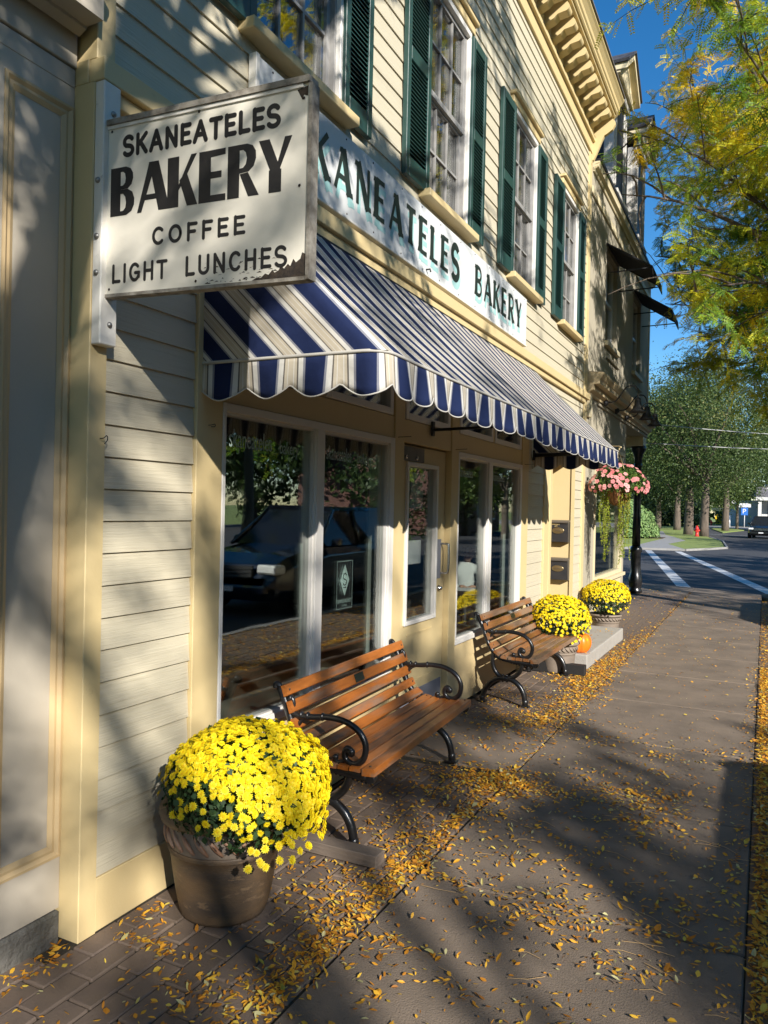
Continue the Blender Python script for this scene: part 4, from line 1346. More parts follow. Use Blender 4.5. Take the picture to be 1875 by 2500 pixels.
# resample by arc length
cum = [0]
for p, q in zip(hem[:-1], hem[1:]):
    cum.append(cum[-1] + math.hypot(q[0] - p[0], q[1] - p[1]))
def hem_at(s):
    for i in range(len(cum) - 1):
        if s <= cum[i + 1]:
            t = (s - cum[i]) / (cum[i + 1] - cum[i])
            return (hem[i][0] + (hem[i + 1][0] - hem[i][0]) * t, hem[i][1] + (hem[i + 1][1] - hem[i][1]) * t)
    return hem[-1]
LTOT = cum[-1]
def nrm_at(s):
    a, b = hem_at(max(s - 0.004, 0)), hem_at(min(s + 0.004, LTOT))
    d = math.hypot(b[0] - a[0], b[1] - a[1])
    return ((b[1] - a[1]) / d, -(b[0] - a[0]) / d)
def uv_mesh(name, vs, fs, uvs, parent, smooth=True):
    mb = MB()
    mb.add(vs, fs, smooth)
    o = mb.build(name, 'awning_cloth', parent)
    ul = o.data.uv_layers.new(name='UVMap')
    for poly in o.data.polygons:
        for li in poly.loop_indices:
            ul.data[li].uv = uvs[o.data.loops[li].vertex_index]
    return o
U0 = -0.53   # stripe phase: centre of a navy stripe sits at integer u (near end hem x 0.123)
def u_of(s):
    """the stripes sit a little closer on the front than on the ends"""
    if s < 0.80: return (s - 0.123) / P_
    if s < 1.205: return 2.956 + (s - 0.80) / 0.405 * 2.044
    sb = LTOT - 0.80
    if s < sb: return 5.0 + (s - 1.205) / 0.2055
    return 5.0 + (sb - 1.205) / 0.2055 + (s - sb) / P_
# valance
vs, fs, uvs = [], [], []
NS = int(LTOT / 0.0115)
NV = 5
vr = random.Random(3)
ph = [vr.uniform(0, 6.28) for _ in range(8)]
for i in range(NS + 1):
    s = LTOT * i / NS
    x, y = hem_at(s)
    nx, ny = nrm_at(s)
    u = u_of(s)
    sag = 0.010 * math.sin(s * 2.1 + ph[0]) * (1 if 0.9 < s < LTOT - 0.9 else 0.3)
    fr = u - math.floor(u)
    c_ = abs(fr - 0.5) * 2            # 1 at navy centre, 0 between
    drop = 0.118 + 0.052 * (1 - (1 - c_) ** 2.0) + 0.004 * math.sin(s * 5 + ph[1])
    for j in range(NV + 1):
        t = j / NV
        w = (0.013 * math.sin(2 * PI * u + 0.4) + 0.010 * math.sin(2 * PI * u * 0.5 + ph[2]) + 0.006 * math.sin(s * 3.7 + ph[3])) * t
        vs.append((x + nx * (w + 0.008 * t), y + ny * (w + 0.008 * t), AZ + sag * 0.4 - drop * t))
        uvs.append((u, t))
for i in range(NS):
    for j in range(NV):
        a = i * (NV + 1) + j
        fs.append((a, a + 1, a + NV + 2, a + NV + 1))
val = uv_mesh('valance', vs, fs, uvs, aw)
sol = val.modifiers.new('thick', 'SOLIDIFY')
sol.thickness = 0.0025
eb = MB()
for j0, r, zoff in ((NV, 0.0034, 0.0), (0, 0.0075, 0.0)):
    eb.tube([Vector(vs[i * (NV + 1) + j0]) + Vector((0, 0, zoff)) for i in range(NS + 1)], r, 5)
mat('awning_piping', (0.42, 0.40, 0.36), 0.8)
tag(eb.build('piping', 'awning_piping', aw), kind='stuff')
# top: front slope, and the two triangular ends whose stripes run parallel to the slope
vs, fs, uvs = [], [], []
NF, NJ = 160, 10
for i in range(NF + 1):
    y = AY0 + 0.035 + (AY1 - AY0 - 0.07) * i / NF
    s = (AP - RC) + RC * PI / 2 + (y - AY0 - RC)
    for j in range(NJ + 1):
        t = j / NJ
        e = 0.0
        x = 0.004 + (AP - 0.008) * (1 - t) - (0.012 * math.sin(PI * t))
        z = AZ + 0.004 + ARISE * t - (0.016 + 0.012 * math.sin(y * 2.37 - 0.6) + 0.004 * math.sin(y * 9.1 + 6 * t)) * math.sin(PI * t)
        if i == 0 or i == NF:
            pass
        vs.append((x, y, z))
        uvs.append((u_of(s), t))
for i in range(NF):
    for j in range(NJ):
        a = i * (NJ + 1) + j
        fs.append((a, a + NJ + 1, a + NJ + 2, a + 1))
uv_mesh('canopy', vs, fs, uvs, aw)
for yy, sgn in ((AY0, 1), (AY1, -1)):
    vs, fs, uvs = [], [], []
    NA = 24
    for i in range(NA + 1):
        for j in range(NA + 1):
            t = j / NA
            xm = (AP - 0.004) * (1 - t)
            a = i / NA
            x = 0.004 + (xm - 0.004) * a
            # soft edge where the end turns into the front slope
            blend = max(0.0, (x - (xm - 0.055)) / 0.055) if xm > 0.06 else a
            y = yy + sgn * (0.0 + 0.038 * blend ** 2)
            z = AZ + 0.004 + ARISE * t - 0.012 * math.sin(PI * t) * a
            vs.append((x, y, z))
            uvs.append(((x + (z - AZ) * AP / ARISE - 0.123) / P_ + 0.0, t))
    for i in range(NA):
        for j in range(NA):
            k = i * (NA + 1) + j
            fs.append((k, k + 1, k + NA + 2, k + NA + 1) if sgn < 0 else (k, k + NA + 1, k + NA + 2, k + 1))
    uv_mesh('end_panel', vs, fs, uvs, aw)
fr_ = MB()
for y in (AY0 + 0.03, AY1 - 0.03):
    fr_.tube([(0.02, y, AZ - 0.012), (AP - 0.05, y, AZ - 0.008)], 0.012, 8)
fr_.tube([(AP - 0.03, AY0 + 0.05, AZ - 0.008), (AP - 0.03, AY1 - 0.05, AZ - 0.008)], 0.012, 8)
fr_.tube([(0.02, AY0 + 0.03, AZ + ARISE - 0.02), (0.02, AY1 - 0.03, AZ + ARISE - 0.02)], 0.012, 8)
tag(fr_.build('frame', 'black_iron', aw), kind='stuff')
for y in (AY0 + 0.03, 5.17, AY1 - 0.03):
    b = MB()
    b.box(0.0125, 0.03, y - 0.022, y + 0.022, AZ - 0.075, AZ + 0.03, b=0.003)
    b.tube([(0.02, y, AZ - 0.03), (AP - 0.04, y, AZ - 0.012)], 0.011, 8)
    b.build('arm', 'black_iron', aw)

# ------------------------------------------------------------------ lettering on the glass, posters
pn = [o for o in sw1.children if o.name.startswith('pane')]
pn2 = [o for o in sw2.children if o.name.startswith('pane')]
pn.sort(key=lambda o: o.location.y); pn2.sort(key=lambda o: o.location.y)
def glass_text(text, y0, y1, z, h, mt, par):
    o = font_text('lettering', text, mt, None, (-0.0225, y0, z), (0, 1, 0), (0, 0, 1), y1 - y0, h)
    w = wloc(par)
    o.data.transform(Matrix.Translation(-w))
    o.parent = par
    return o
glass_text('skaneateles', 2.862, 3.205, 1.868, 0.085, 'print_faint', pn[0])
glass_text('bakery', 3.275, 3.45, 1.845, 0.085, 'print_faint', pn[0])
glass_text('skaneateles', 3.74, 4.03, 1.868, 0.078, 'print_faint', pn[1])
glass_text('bakery', 4.11, 4.30, 1.85, 0.078, 'print_faint', pn[1])
glass_text('skaneateles', 5.80, 6.16, 1.868, 0.080, 'print_faint', pn2[0])
glass_text('skaneateles', 6.68, 7.04, 1.868, 0.080, 'print_faint', pn2[1])
po = thing('coffee_poster', (-0.036, 4.0, 0.87), 'small black poster with a pale green diamond in the shop window beside the door', 'poster')
px = -0.0375
py0, py1, pz0, pz1 = 3.905, 4.105, 0.99, 1.285
bx('sheet', 'poster_black', po, px, px + 0.002, py0, py1, pz0, pz1)
em = MB()
cy, cz = (py0 + py1) / 2, 1.165
em.add([(px + 0.0026, cy, cz - 0.095), (px + 0.0026, cy + 0.055, cz), (px + 0.0026, cy, cz + 0.095), (px + 0.0026, cy - 0.055, cz)], [(0, 1, 2, 3)])
em.build('emblem', 'print_pale', po)
bd_ = MB()
for a in ((py0 + 0.006, py0 + 0.008, pz0 + 0.006, pz1 - 0.006), (py1 - 0.008, py1 - 0.006, pz0 + 0.006, pz1 - 0.006), (py0 + 0.008, py1 - 0.008, pz0 + 0.006, pz0 + 0.008), (py0 + 0.008, py1 - 0.008, pz1 - 0.008, pz1 - 0.006)):
    bd_.box(px + 0.0021, px + 0.0027, *a)
bd_.build('border', 'print_pale', po)
lt = MB()
lettering(lt, 'S', (px + 0.0026, cy - 0.021, cz - 0.03), (0, 1, 0), (0, 0, 1), (1, 0, 0), 0.070, 0.042, 0.009, 0.009, 'round')
lt.box(px + 0.0027, px + 0.0032, cy - 0.017, cy + 0.017, cz - 0.047, cz - 0.041)
lt.build('initial', 'poster_black', po)
font_text('lettering', 'SIMPLE ROAST', 'print_pale', po, (px + 0.0026, py0 + 0.016, pz0 + 0.040), (0, 1, 0), (0, 0, 1), 0.168, 0.022)
font_text('lettering', 'COFFEE', 'print_pale', po, (px + 0.0026, cy - 0.03, pz0 + 0.020), (0, 1, 0), (0, 0, 1), 0.06, 0.010)
for nm, mt, y0, y1, z0, z1, lb in (('notice', 'paper_white', 5.00, 5.22, 1.60, 1.86, 'white paper notice high behind the door glass'),
                                   ('notice', 'paper_red', 5.05, 5.27, 1.46, 1.585, 'red paper notice under the white one behind the door glass'),
                                   ('notice', 'paper_white', 4.98, 5.20, 1.20, 1.37, 'lower white paper notice behind the door glass')):
    o = MB().box(-0.0695, -0.068, y0, y1, z0, z1).build(nm, mt, None, (-0.07, y0, z0))
    tag(o, lb, 'notice')

# ------------------------------------------------------------------ mailboxes
def mailbox(xc, z0, label, text):
    t = thing('mailbox', (xc, 9.87, z0), label, 'mailbox', 'mailboxes in the entrance recess')
    x0, x1 = xc - 0.118, xc + 0.118
    y1 = 9.8855
    MB().prism([(y1, z0), (y1 - 0.085, z0 + 0.012), (y1 - 0.105, z0 + 0.255), (y1 - 0.085, z0 + 0.265), (y1, z0 + 0.265)], 'x', x0, x1).build('box', 'mailbox_dark', t)
    MB().prism([(y1, z0 + 0.2665), (y1 - 0.085, z0 + 0.2665), (y1 - 0.122, z0 + 0.252), (y1 - 0.124, z0 + 0.268), (y1 - 0.09, z0 + 0.283), (y1, z0 + 0.290)], 'x', x0 - 0.006, x1 + 0.006).build('lid', 'mailbox_lid', t)
    ov = MB()
    n0 = 0
    ov.lathe([(0.0, 0.006), (0.060, 0.006), (0.066, 0.004), (0.070, 0.009), (0.076, 0.004), (0.078, 0.0)], (0, 0, 0), 28, cap0=False)
    k = 0.020 / 0.243
    ov.v = [(xc - 0.01 + p[0], y1 - 0.098 - p[2] - 0.0823 * (p[1] * 0.5), z0 + 0.155 + p[1] * 0.52) for p in ov.v]
    ov.build('oval_plate', 'brass', t)
    font_text('lettering', 'MAIL', 'mailbox_lid', t, (xc - 0.045, y1 - 0.1058, z0 + 0.146), (1, 0, 0), (0, 0, 1), 0.07, 0.02)
    for i, s in enumerate(text):
        font_text('lettering', s, 'gold_print', t, (xc - 0.085 + 0.03 * i, y1 - 0.1062, z0 + 0.226 - 0.024 * i), (1, 0, 0), (0, 0, 1), 0.10 if i == 0 else 0.04, 0.016)
    return t
mailbox(-0.155, 1.205, 'upper dark mailbox with gold printing and an oval plate on the yellow recess wall', ['BAKERY', 'APT'])
mailbox(-0.150, 0.722, 'lower dark mailbox without printing, an oval plate on the yellow recess wall', [])

# ------------------------------------------------------------------ stone step
stp = MB()
stp.prism([(0.002, 7.99), (0.60, 7.985), (0.615, 10.12), (0.002, 10.13)], 'z', -0.05, 0.139)
so_ = stp.build('entrance_step', 'step_concrete', None, (0.3, 9.0, 0))
bv = so_.modifiers.new('b', 'BEVEL'); bv.width = 0.012; bv.segments = 2
tag(so_, 'broad pale concrete step before the entrance recess', 'step')
# ------------------------------------------------------------------ benches
def bench(slat_m):
    L = 1.40
    t = thing('park_bench', (0, 0, 0), 'x', 'bench')
    def end(yc):
        mb = MB()
        def tb(pts, r, k=5, n=8, yo=0.0):
            mb.tube([(p[0], yc + yo, p[1]) for p in [(q.x, q.z) for q in catmull([(a, 0, b) for a, b in pts], k)]], r, n)
        # back post and seat rail in one sweep
        tb([(0.058, 0.715), (0.085, 0.655), (0.108, 0.60), (0.130, 0.54), (0.158, 0.475), (0.20, 0.42), (0.26, 0.382), (0.36, 0.365), (0.46, 0.358), (0.545, 0.352)], 0.020)
        tb([(0.22, 0.400), (0.28, 0.378), (0.40, 0.362), (0.54, 0.352)], 0.025)
        # rolled top of the post
        tb([(0.058, 0.715), (0.045, 0.728), (0.032, 0.722), (0.034, 0.707)], 0.014)
        mb.lathe([(0.022, -0.022), (0.026, 0), (0.022, 0.022)], (0, 0, 0), 12, cap1=True)
        n0 = len(mb.v) - 36
        for i in range(n0, len(mb.v)):
            p = mb.v[i]; mb.v[i] = (0.556 + p[0], yc + p[2], 0.350 + p[1])
        # arm
        tb([(0.125, 0.600), (0.165, 0.588), (0.24, 0.590), (0.33, 0.600), (0.42, 0.590), (0.487, 0.555), (0.522, 0.500), (0.518, 0.442), (0.49, 0.408), (0.455, 0.400), (0.425, 0.415), (0.415, 0.445), (0.430, 0.468), (0.450, 0.460)], 0.0155)
        mb.ball((0.448, yc, 0.452), 0.022, 10, 7, (1, 0.8, 1))
        tb([(0.235, 0.590), (0.195, 0.575), (0.165, 0.545), (0.150, 0.505)], 0.010)
        tb([(0.42, 0.412), (0.39, 0.397), (0.365, 0.405), (0.362, 0.425)], 0.011)
        mb.ball((0.368, yc, 0.418), 0.016, 8, 6)
        for x, z in ((0.215, 0.592), (0.295, 0.598), (0.180, 0.592), (0.105, 0.635), (0.120, 0.665)):
            mb.ball((x, yc, z), 0.0185, 8, 6, (0.6, 1.1, 1.1))
        tb([(0.112, 0.60), (0.135, 0.635), (0.125, 0.668), (0.105, 0.665)], 0.011)
        # legs: crossed arcs meeting in a rosette
        tb([(0.300, 0.215), (0.245, 0.235), (0.205, 0.285), (0.190, 0.345), (0.195, 0.415)], 0.019)
        tb([(0.300, 0.215), (0.365, 0.228), (0.415, 0.270), (0.440, 0.320), (0.445, 0.355)], 0.019)
        tb([(0.300, 0.215), (0.365, 0.205), (0.42, 0.168), (0.455, 0.115), (0.470, 0.060), (0.474, 0.012)], 0.022)
        tb([(0.300, 0.215), (0.235, 0.205), (0.175, 0.165), (0.135, 0.11), (0.115, 0.055), (0.108, 0.012)], 0.022)
        for p in ((0.474, 0.036), (0.108, 0.036)):
            mb.ball((p[0], yc, p[1]), 0.026, 8, 6, (1, 1, 1.3))
            mb.box(p[0] - 0.038, p[0] + 0.038, yc - 0.026, yc + 0.026, 0.0, 0.014, b=0.004)
        mb.ball((0.300, yc, 0.215), 0.032, 12, 7, (1.3, 0.7, 0.8))
        for a in range(0, 360, 60):
            mb.ball((0.300 + 0.036 * math.cos(R(a)), yc, 0.215 + 0.026 * math.sin(R(a))), 0.012, 7, 5, (1, 1.2, 1))
        # beaded lower edge of the rail
        for i in range(14):
            u = i / 13
            mb.ball((0.24 + 0.29 * u, yc, 0.372 - 0.028 * u + 0.025 * (1 - u) ** 3 - 0.02), 0.008, 6, 4)
        return tag(mb.build('end_frame', 'cast_iron', t))
    end(0.0)
    end(L)
    def slat(p, q, th):
        """board whose cross-section runs from p to q in x, z with thickness th behind"""
        dx, dz = q[0] - p[0], q[1] - p[1]
        d = math.hypot(dx, dz)
        nx, nz = (-dz / d * th, dx / d * th)
        if nz > 0 or (abs(nz) < 1e-6 and nx > 0): nx, nz = -nx, -nz
        e = 0.004
        ux, uz = dx / d * e, dz / d * e
        k = e / th
        poly = [(p[0] + ux, p[1] + uz), (q[0] - ux, q[1] - uz), (q[0] + nx * k, q[1] + nz * k), (q[0] + nx, q[1] + nz), (p[0] + nx, p[1] + nz), (p[0] + nx * k, p[1] + nz * k)]
        return MB().prism(poly, 'y', -0.03, L + 0.03).build('slat', slat_m, t)
    slat((0.100, 0.734), (0.119, 0.684), 0.024)
    s2 = slat((0.131, 0.660), (0.150, 0.606), 0.022)
    slat((0.155, 0.580), (0.176, 0.528), 0.022)
    slat((0.184, 0.504), (0.207, 0.458), 0.022)
    slat((0.216, 0.444), (0.262, 0.412), 0.022)
    for a in (0.270, 0.332, 0.394, 0.456):
        slat((a, 0.398 + 0.02 * (a < 0.3) * 0.3), (a + 0.055, 0.396), 0.022)
    slat((0.518, 0.398), (0.582, 0.402), 0.036)
    MB().prism([(0.1335, 0.656), (0.1495, 0.612), (0.1515, 0.6127), (0.1355, 0.6567)], 'y', 0.66, 0.77).build('plaque', 'plaque', s2)
    bo = MB()
    for (x, z) in ((0.108, 0.708), (0.1385, 0.634), (0.164, 0.556), (0.194, 0.482)):
        for y in (0.0, L):
            bo.ball((x + 0.003, y, z), 0.007, 6, 4, (0.6, 1, 1))
    for x in (0.296, 0.358, 0.42, 0.482, 0.55):
        for y in (0.0, L):
            bo.ball((x, y, 0.402), 0.007, 6, 4, (1, 1, 0.5))
    tag(bo.build('bolts', 'timber_bolt', t), kind='stuff')
    sr = MB()
    sr.tube([(0.30, 0.0, 0.215), (0.30, L, 0.215)], 0.006, 6)
    sr.build('stretcher', 'cast_iron', t)
    return t
b1 = bench('slat_varnish')
b2 = bench('slat_weathered')
b1.location = (0.045, 3.135, 0.004)
b1.rotation_euler = (0, 0, R(2.4))
b2.location = (0.008, 6.13, 0.004)
tag(b1, 'orange-brown slatted bench with scrolled black iron ends just behind the nearest pot of yellow mums', 'bench', 'slatted benches along the shop front')
tag(b2, 'duller brown slatted bench with scrolled iron ends beyond the door, under the second shop window', 'bench', 'slatted benches along the shop front')
o = MB().box(0.10, 0.695, 3.035, 3.120, 0.002, 0.058, b=0.004).build('timber_block', 'timber_grey', None, (0.4, 3.08, 0))
tag(o, 'weathered grey timber lying on the bricks at the near end of the orange bench', 'timber')
o = MB().box(0.14, 0.66, 7.575, 7.665, 0.002, 0.105, b=0.004).build('timber_block', 'timber_black', None, (0.4, 7.62, 0))
tag(o, 'black painted timber lying at the far end of the duller bench', 'timber')

# ------------------------------------------------------------------ flowers in pots
def flower_mesh(name, r, n1=12, n2=9, seed=0):
    rr = random.Random(seed)
    q, tone = [], []
    for ring, (n, ro, zi, tip, w) in enumerate(((n1, r, 0.0, -0.06 * r, 0.42 * r), (n2, 0.66 * r, 0.10 * r, 0.20 * r, 0.36 * r))):
        for k in range(n):
            a = 2 * PI * k / n + ring * 0.3 + rr.uniform(-.08, .08)
            l = ro * rr.uniform(0.88, 1.08)
            ca, sa = math.cos(a), math.sin(a)
            def P(d, s, z):
                return (ca * d - sa * s, sa * d + ca * s, z)
            q.append([P(0.08 * r, 0, zi), P(l * 0.62, w * 0.5, zi + tip * 0.4 + 0.10 * r), P(l, 0, zi + tip + rr.uniform(-.08, .1) * r), P(l * 0.62, -w * 0.5, zi + tip * 0.4 + 0.10 * r)])
            tone.append(rr.uniform(0.55, 1.0) if ring == 0 else rr.uniform(0.4, 0.8))
    for k in range(6):
        a0, a1 = 2 * PI * k / 6, 2 * PI * (k + 1) / 6
        q.append([(0, 0, 0.20 * r), (0.2 * r * math.cos(a0), 0.2 * r * math.sin(a0), 0.14 * r), (0.2 * r * math.cos((a0 + a1) / 2), 0.2 * r * math.sin((a0 + a1) / 2), 0.14 * r), (0.2 * r * math.cos(a1), 0.2 * r * math.sin(a1), 0.14 * r)])
        tone.append(0.05)
    return np.array(q), np.array(tone)

def basis(n):
    """rotation matrices (k,3,3) taking +z to n with random spin"""
    k = n.shape[0]
    a = rand_unit(k)
    u = unit(np.cross(n, a))
    v = np.cross(n, u)
    return np.stack([u, v, n], axis=2)

def mum_plant(label, base, c, rad, n_flow, r_fl, pot_kind, hgt, singles, lean=(0, 0), fl_low=-0.35, skew=0.0):
    """base: pot foot centre; c, rad: centre and radii of the dome"""
    t = thing('mum_pot', base, label, 'potted plant', 'pots of yellow mums along the shop front')
    bx_, by_, bz_ = base
    rb, rr_ = (0.172, 0.245) if pot_kind == 'big' else (0.155, 0.205)
    h = hgt
    mt = 'terracotta' if pot_kind == 'big' else 'pale_pot'
    prof = [(rb * 0.97, 0.0), (rb, 0.012)] + [(rb + (rr_ - 0.030 - rb) * (i / 8) ** 0.8, 0.012 + (h * 0.60 - 0.012) * i / 8) for i in range(1, 9)]
    prof += [(rr_ - 0.022, h * 0.612), (rr_ - 0.027, h * 0.625), (rr_ - 0.021, h * 0.638), (rr_ - 0.027, h * 0.650)]
    MB().lathe(prof, base, 48).build('pot', mt, t)
    band = [(rr_ - 0.0275, h * 0.652), (rr_ - 0.022, h * 0.68), (rr_ - 0.016, h * 0.78), (rr_ - 0.018, h * 0.872)]
    MB().lathe(band, base, 48, cap0=False).build('pot_band', 'pale_pot' if pot_kind == 'big' else mt, t)
    rp = MB()
    n = 26
    for k in range(n):
        a = 2 * PI * k / n
        pts = []
        for i in range(6):
            u = i / 5
            aa = a + 0.26 * u
            rad_ = rr_ - 0.0175 + 0.004 * math.sin(PI * u)
            pts.append((bx_ + rad_ * math.cos(aa), by_ + rad_ * math.sin(aa), bz_ + h * (0.845 - 0.155 * u)))
        rp.tube(pts, [0.004, 0.0075, 0.0095, 0.0095, 0.0075, 0.004], 6)
    tag(rp.build('rope_moulding', 'terracotta_rim' if pot_kind == 'big' else mt, t), kind='stuff')
    rim = [(rr_ - 0.018, h * 0.875), (rr_ + 0.006, h * 0.892), (rr_ + 0.014, h * 0.945), (rr_ + 0.008, h * 0.99), (rr_ - 0.008, h), (rr_ - 0.020, h * 0.985), (rr_ - 0.025, h * 0.88)]
    MB().lathe(rim, base, 48, cap0=False).build('rim', 'terracotta' if pot_kind == 'big' else mt, t)
    MB().lathe([(0.0, h * 0.93), (rr_ - 0.020, h * 0.90)], base, 32, cap0=False).build('soil', 'soil', t)
    C = np.array(c); Rd = np.array(rad)
    # stems
    sm = MB()
    for k in range(60):
        d = rand_unit(1)[0]
        d[2] = abs(d[2]) * 0.7 + 0.1
        p1 = C + Rd * unit(d[None])[0] * 0.85
        p0 = np.array([bx_ + rnd.uniform(-.08, .08), by_ + rnd.uniform(-.08, .08), bz_ + h * 0.9])
        mid = (p0 + p1) / 2 + np.array([0, 0, 0.03])
        sm.tube([p0, mid, p1], 0.0022, 4, caps=False)
    sm.build('stem', 'stem_brown', t)
    # leaves fill the dome and a skirt around the rim
    nl_ = 7000 if pot_kind == 'big' else 3600
    d = rand_unit(nl_)
    rr2 = nrnd.uniform(0.55, 0.985, nl_) ** 0.6
    pc = C + Rd * d * rr2[:, None]
    keep = (pc[:, 2] > bz_ + h * 0.93) & (pc[:, 0] > 0.02)
    rad_xy = np.hypot(pc[:, 0] - bx_, pc[:, 1] - by_)
    keep |= (pc[:, 2] > bz_ + h * 0.80) & (rad_xy > rr_ + 0.02) & (pc[:, 0] > 0.02) & ((pc[:, 0] - bx_) * 0.79 + (pc[:, 1] - by_) * 0.61 > -0.02)
    pc, d2 = pc[keep], d[keep]
    nn = unit(d2 + 0.7 * rand_unit(len(pc)))
    tt = unit(rand_unit(len(pc)) - 0.0 * nn)
    tt = unit(tt - nn * (tt * nn).sum(1, keepdims=True))
    ln = nrnd.uniform(0.018, 0.034, len(pc))
    q = leaf_quads(pc, tt, nn, ln, ln * nrnd.uniform(0.55, 0.8, len(pc)), 0.12)
    tag(quads_object('leaves', q, nrnd.uniform(0, 1, len(pc)), 'mum_leaf', t), kind='stuff')
    # blossoms over the dome, fewer low down; each a small rosette
    pts, nrm = [], []
    cell = {}
    tries = 0
    while len(pts) < n_flow and tries < n_flow * 60:
        tries += 1
        dd = nrnd.normal(size=3)
        dd /= np.linalg.norm(dd)
        lowside = dd[2] < 0.15
        if skew:
            lo = 0.12 - skew * (dd[0] * 0.79 + dd[1] * 0.61)
            lowside = False
            if C[2] + Rd[2] * dd[2] < bz_ + h * 0.96 and dd[0] * 0.79 + dd[1] * 0.61 < 0.25: continue
            if dd[2] < lo and rnd.random() > 0.16 * max(0.0, 1 + (dd[2] - lo) / 0.75): continue
        if lowside:
            # sparse towards the lower near side
            pr = 0.9 * max(0.0, (dd[2] - fl_low) / (0.15 - fl_low)) ** 1.6
            if rnd.random() > pr * (0.55 + 0.45 * (dd[0] > 0.1)): continue
        p = C + Rd * dd * (1.0 + nrnd.normal() * 0.022 + 0.045 * math.sin(dd[0] * 5 + 1) * math.sin(dd[1] * 4.3 + dd[2] * 3.7))
        if p[0] < 0.03: continue
        key = tuple(np.floor(p / (r_fl * 1.1)).astype(int))
        bad = False
        for a in (-1, 0, 1):
            for b in (-1, 0, 1):
                for c2 in (-1, 0, 1):
                    for q_ in cell.get((key[0] + a, key[1] + b, key[2] + c2), ()):
                        if np.linalg.norm(q_ - p) < r_fl * 1.02: bad = True
        if bad: continue
        cell.setdefault(key, []).append(p)
        pts.append(p)
        n_ = dd / Rd
        n_ = n_ / np.linalg.norm(n_) + 0.30 * nrnd.normal(size=3) + np.array([0.10, -0.12, 0.18])
        nrm.append(n_ / np.linalg.norm(n_))
    # strays hanging low in front
    for k in range(int(n_flow * 0.02)):
        a = rnd.uniform(-0.9, 0.7) if skew else rnd.uniform(-1.9, 0.6)
        p = C + np.array([Rd[0] * 0.96 * math.cos(a), Rd[1] * 0.96 * math.sin(a), -Rd[2] * rnd.uniform(0.35, 0.75)])
        if p[0] > 0.04:
            pts.append(p); nv = np.array([math.cos(a), math.sin(a), 0.4]); nrm.append(nv / np.linalg.norm(nv))
    pts, nrm = np.array(pts), np.array(nrm)
    vdir = np.array([2.2, 0, 1.6]) - pts
    facing = (unit(vdir) * nrm).sum(1) - 0.2 * np.linalg.norm(vdir, axis=1) * 0.01
    order = np.argsort(-facing)
    variants = [flower_mesh('flower', r_fl * 1.0, seed=s) for s in range(4)]
    B = basis(nrm)
    scl = nrnd.uniform(0.82, 1.12, len(pts))
    if singles:
        meshes = []
        for q, tn in variants:
            o_ = quads_object('flower', q, tn, 'yellow_petal')
            meshes.append(o_.data)
            bpy.data.objects.remove(o_)
        tl_ = wloc(t)
        for i in order[:singles]:
            o_ = bpy.data.objects.new('flower', meshes[i % 4])
            col.objects.link(o_)
            o_.parent = t
            m = Matrix([list(B[i][0]) + [0], list(B[i][1]) + [0], list(B[i][2]) + [0], [0, 0, 0, 1]]).to_4x4()
            o_.matrix_local = Matrix.Translation(Vector(pts[i]) - tl_) @ m @ Matrix.Scale(float(scl[i]), 4)
    rest = order[singles:]
    if len(rest):
        Q, T_ = [], []
        for i in rest:
            q, tn = variants[i % 4]
            Q.append((q @ B[i].T) * scl[i] + pts[i])
            T_.append(tn)
        tag(quads_object('blossoms', np.concatenate(Q), np.concatenate(T_), 'yellow_petal', t), kind='stuff')
    return t
mum_plant('big dome of yellow mums in a brown terracotta pot, nearest the camera', (0.300, 2.475, 0.003), (0.415, 2.455, 0.505), (0.315, 0.325, 0.245), 1400, 0.0168, 'big', 0.425, 300, fl_low=-0.5, skew=0.55)
mum_plant('yellow mums in a pale pot between the duller bench and the pumpkin', (0.36, 7.72, 0.003), (0.38, 7.68, 0.52), (0.30, 0.32, 0.245), 900, 0.0165, 'small', 0.31, 0, fl_low=-0.6)
mum_plant('round yellow mums in a pale pot past the entrance step, farthest down the sidewalk', (0.34, 10.42, 0.003), (0.345, 10.40, 0.485), (0.305, 0.31, 0.235), 900, 0.0165, 'small', 0.27, 0, fl_low=-0.35)

# pumpkin
pk_ = thing('pumpkin', (0.485, 8.13, 0.139), 'bright orange pumpkin on the near corner of the step, half hidden by mums', 'pumpkin')
prof = [(0.02, 0.012), (0.07, 0.0), (0.105, 0.03), (0.125, 0.085), (0.120, 0.14), (0.09, 0.185), (0.045, 0.195), (0.015, 0.185)]
prof2 = [(v.x, v.z) for v in catmull([(a, 0, b) for a, b in prof], 4)]
MB().lathe(prof2, (0.485, 8.13, 0.139), 60, wob=lambda a, i: 1 - 0.07 * (0.5 + 0.5 * math.cos(a * 10)) ** 2).build('rind', 'pumpkin_skin', pk_)
MB().tube([(0.485, 8.13, 0.318), (0.49, 8.125, 0.345), (0.505, 8.12, 0.365)], [0.017, 0.011, 0.010], 7).build('stem', 'stem_brown', pk_)

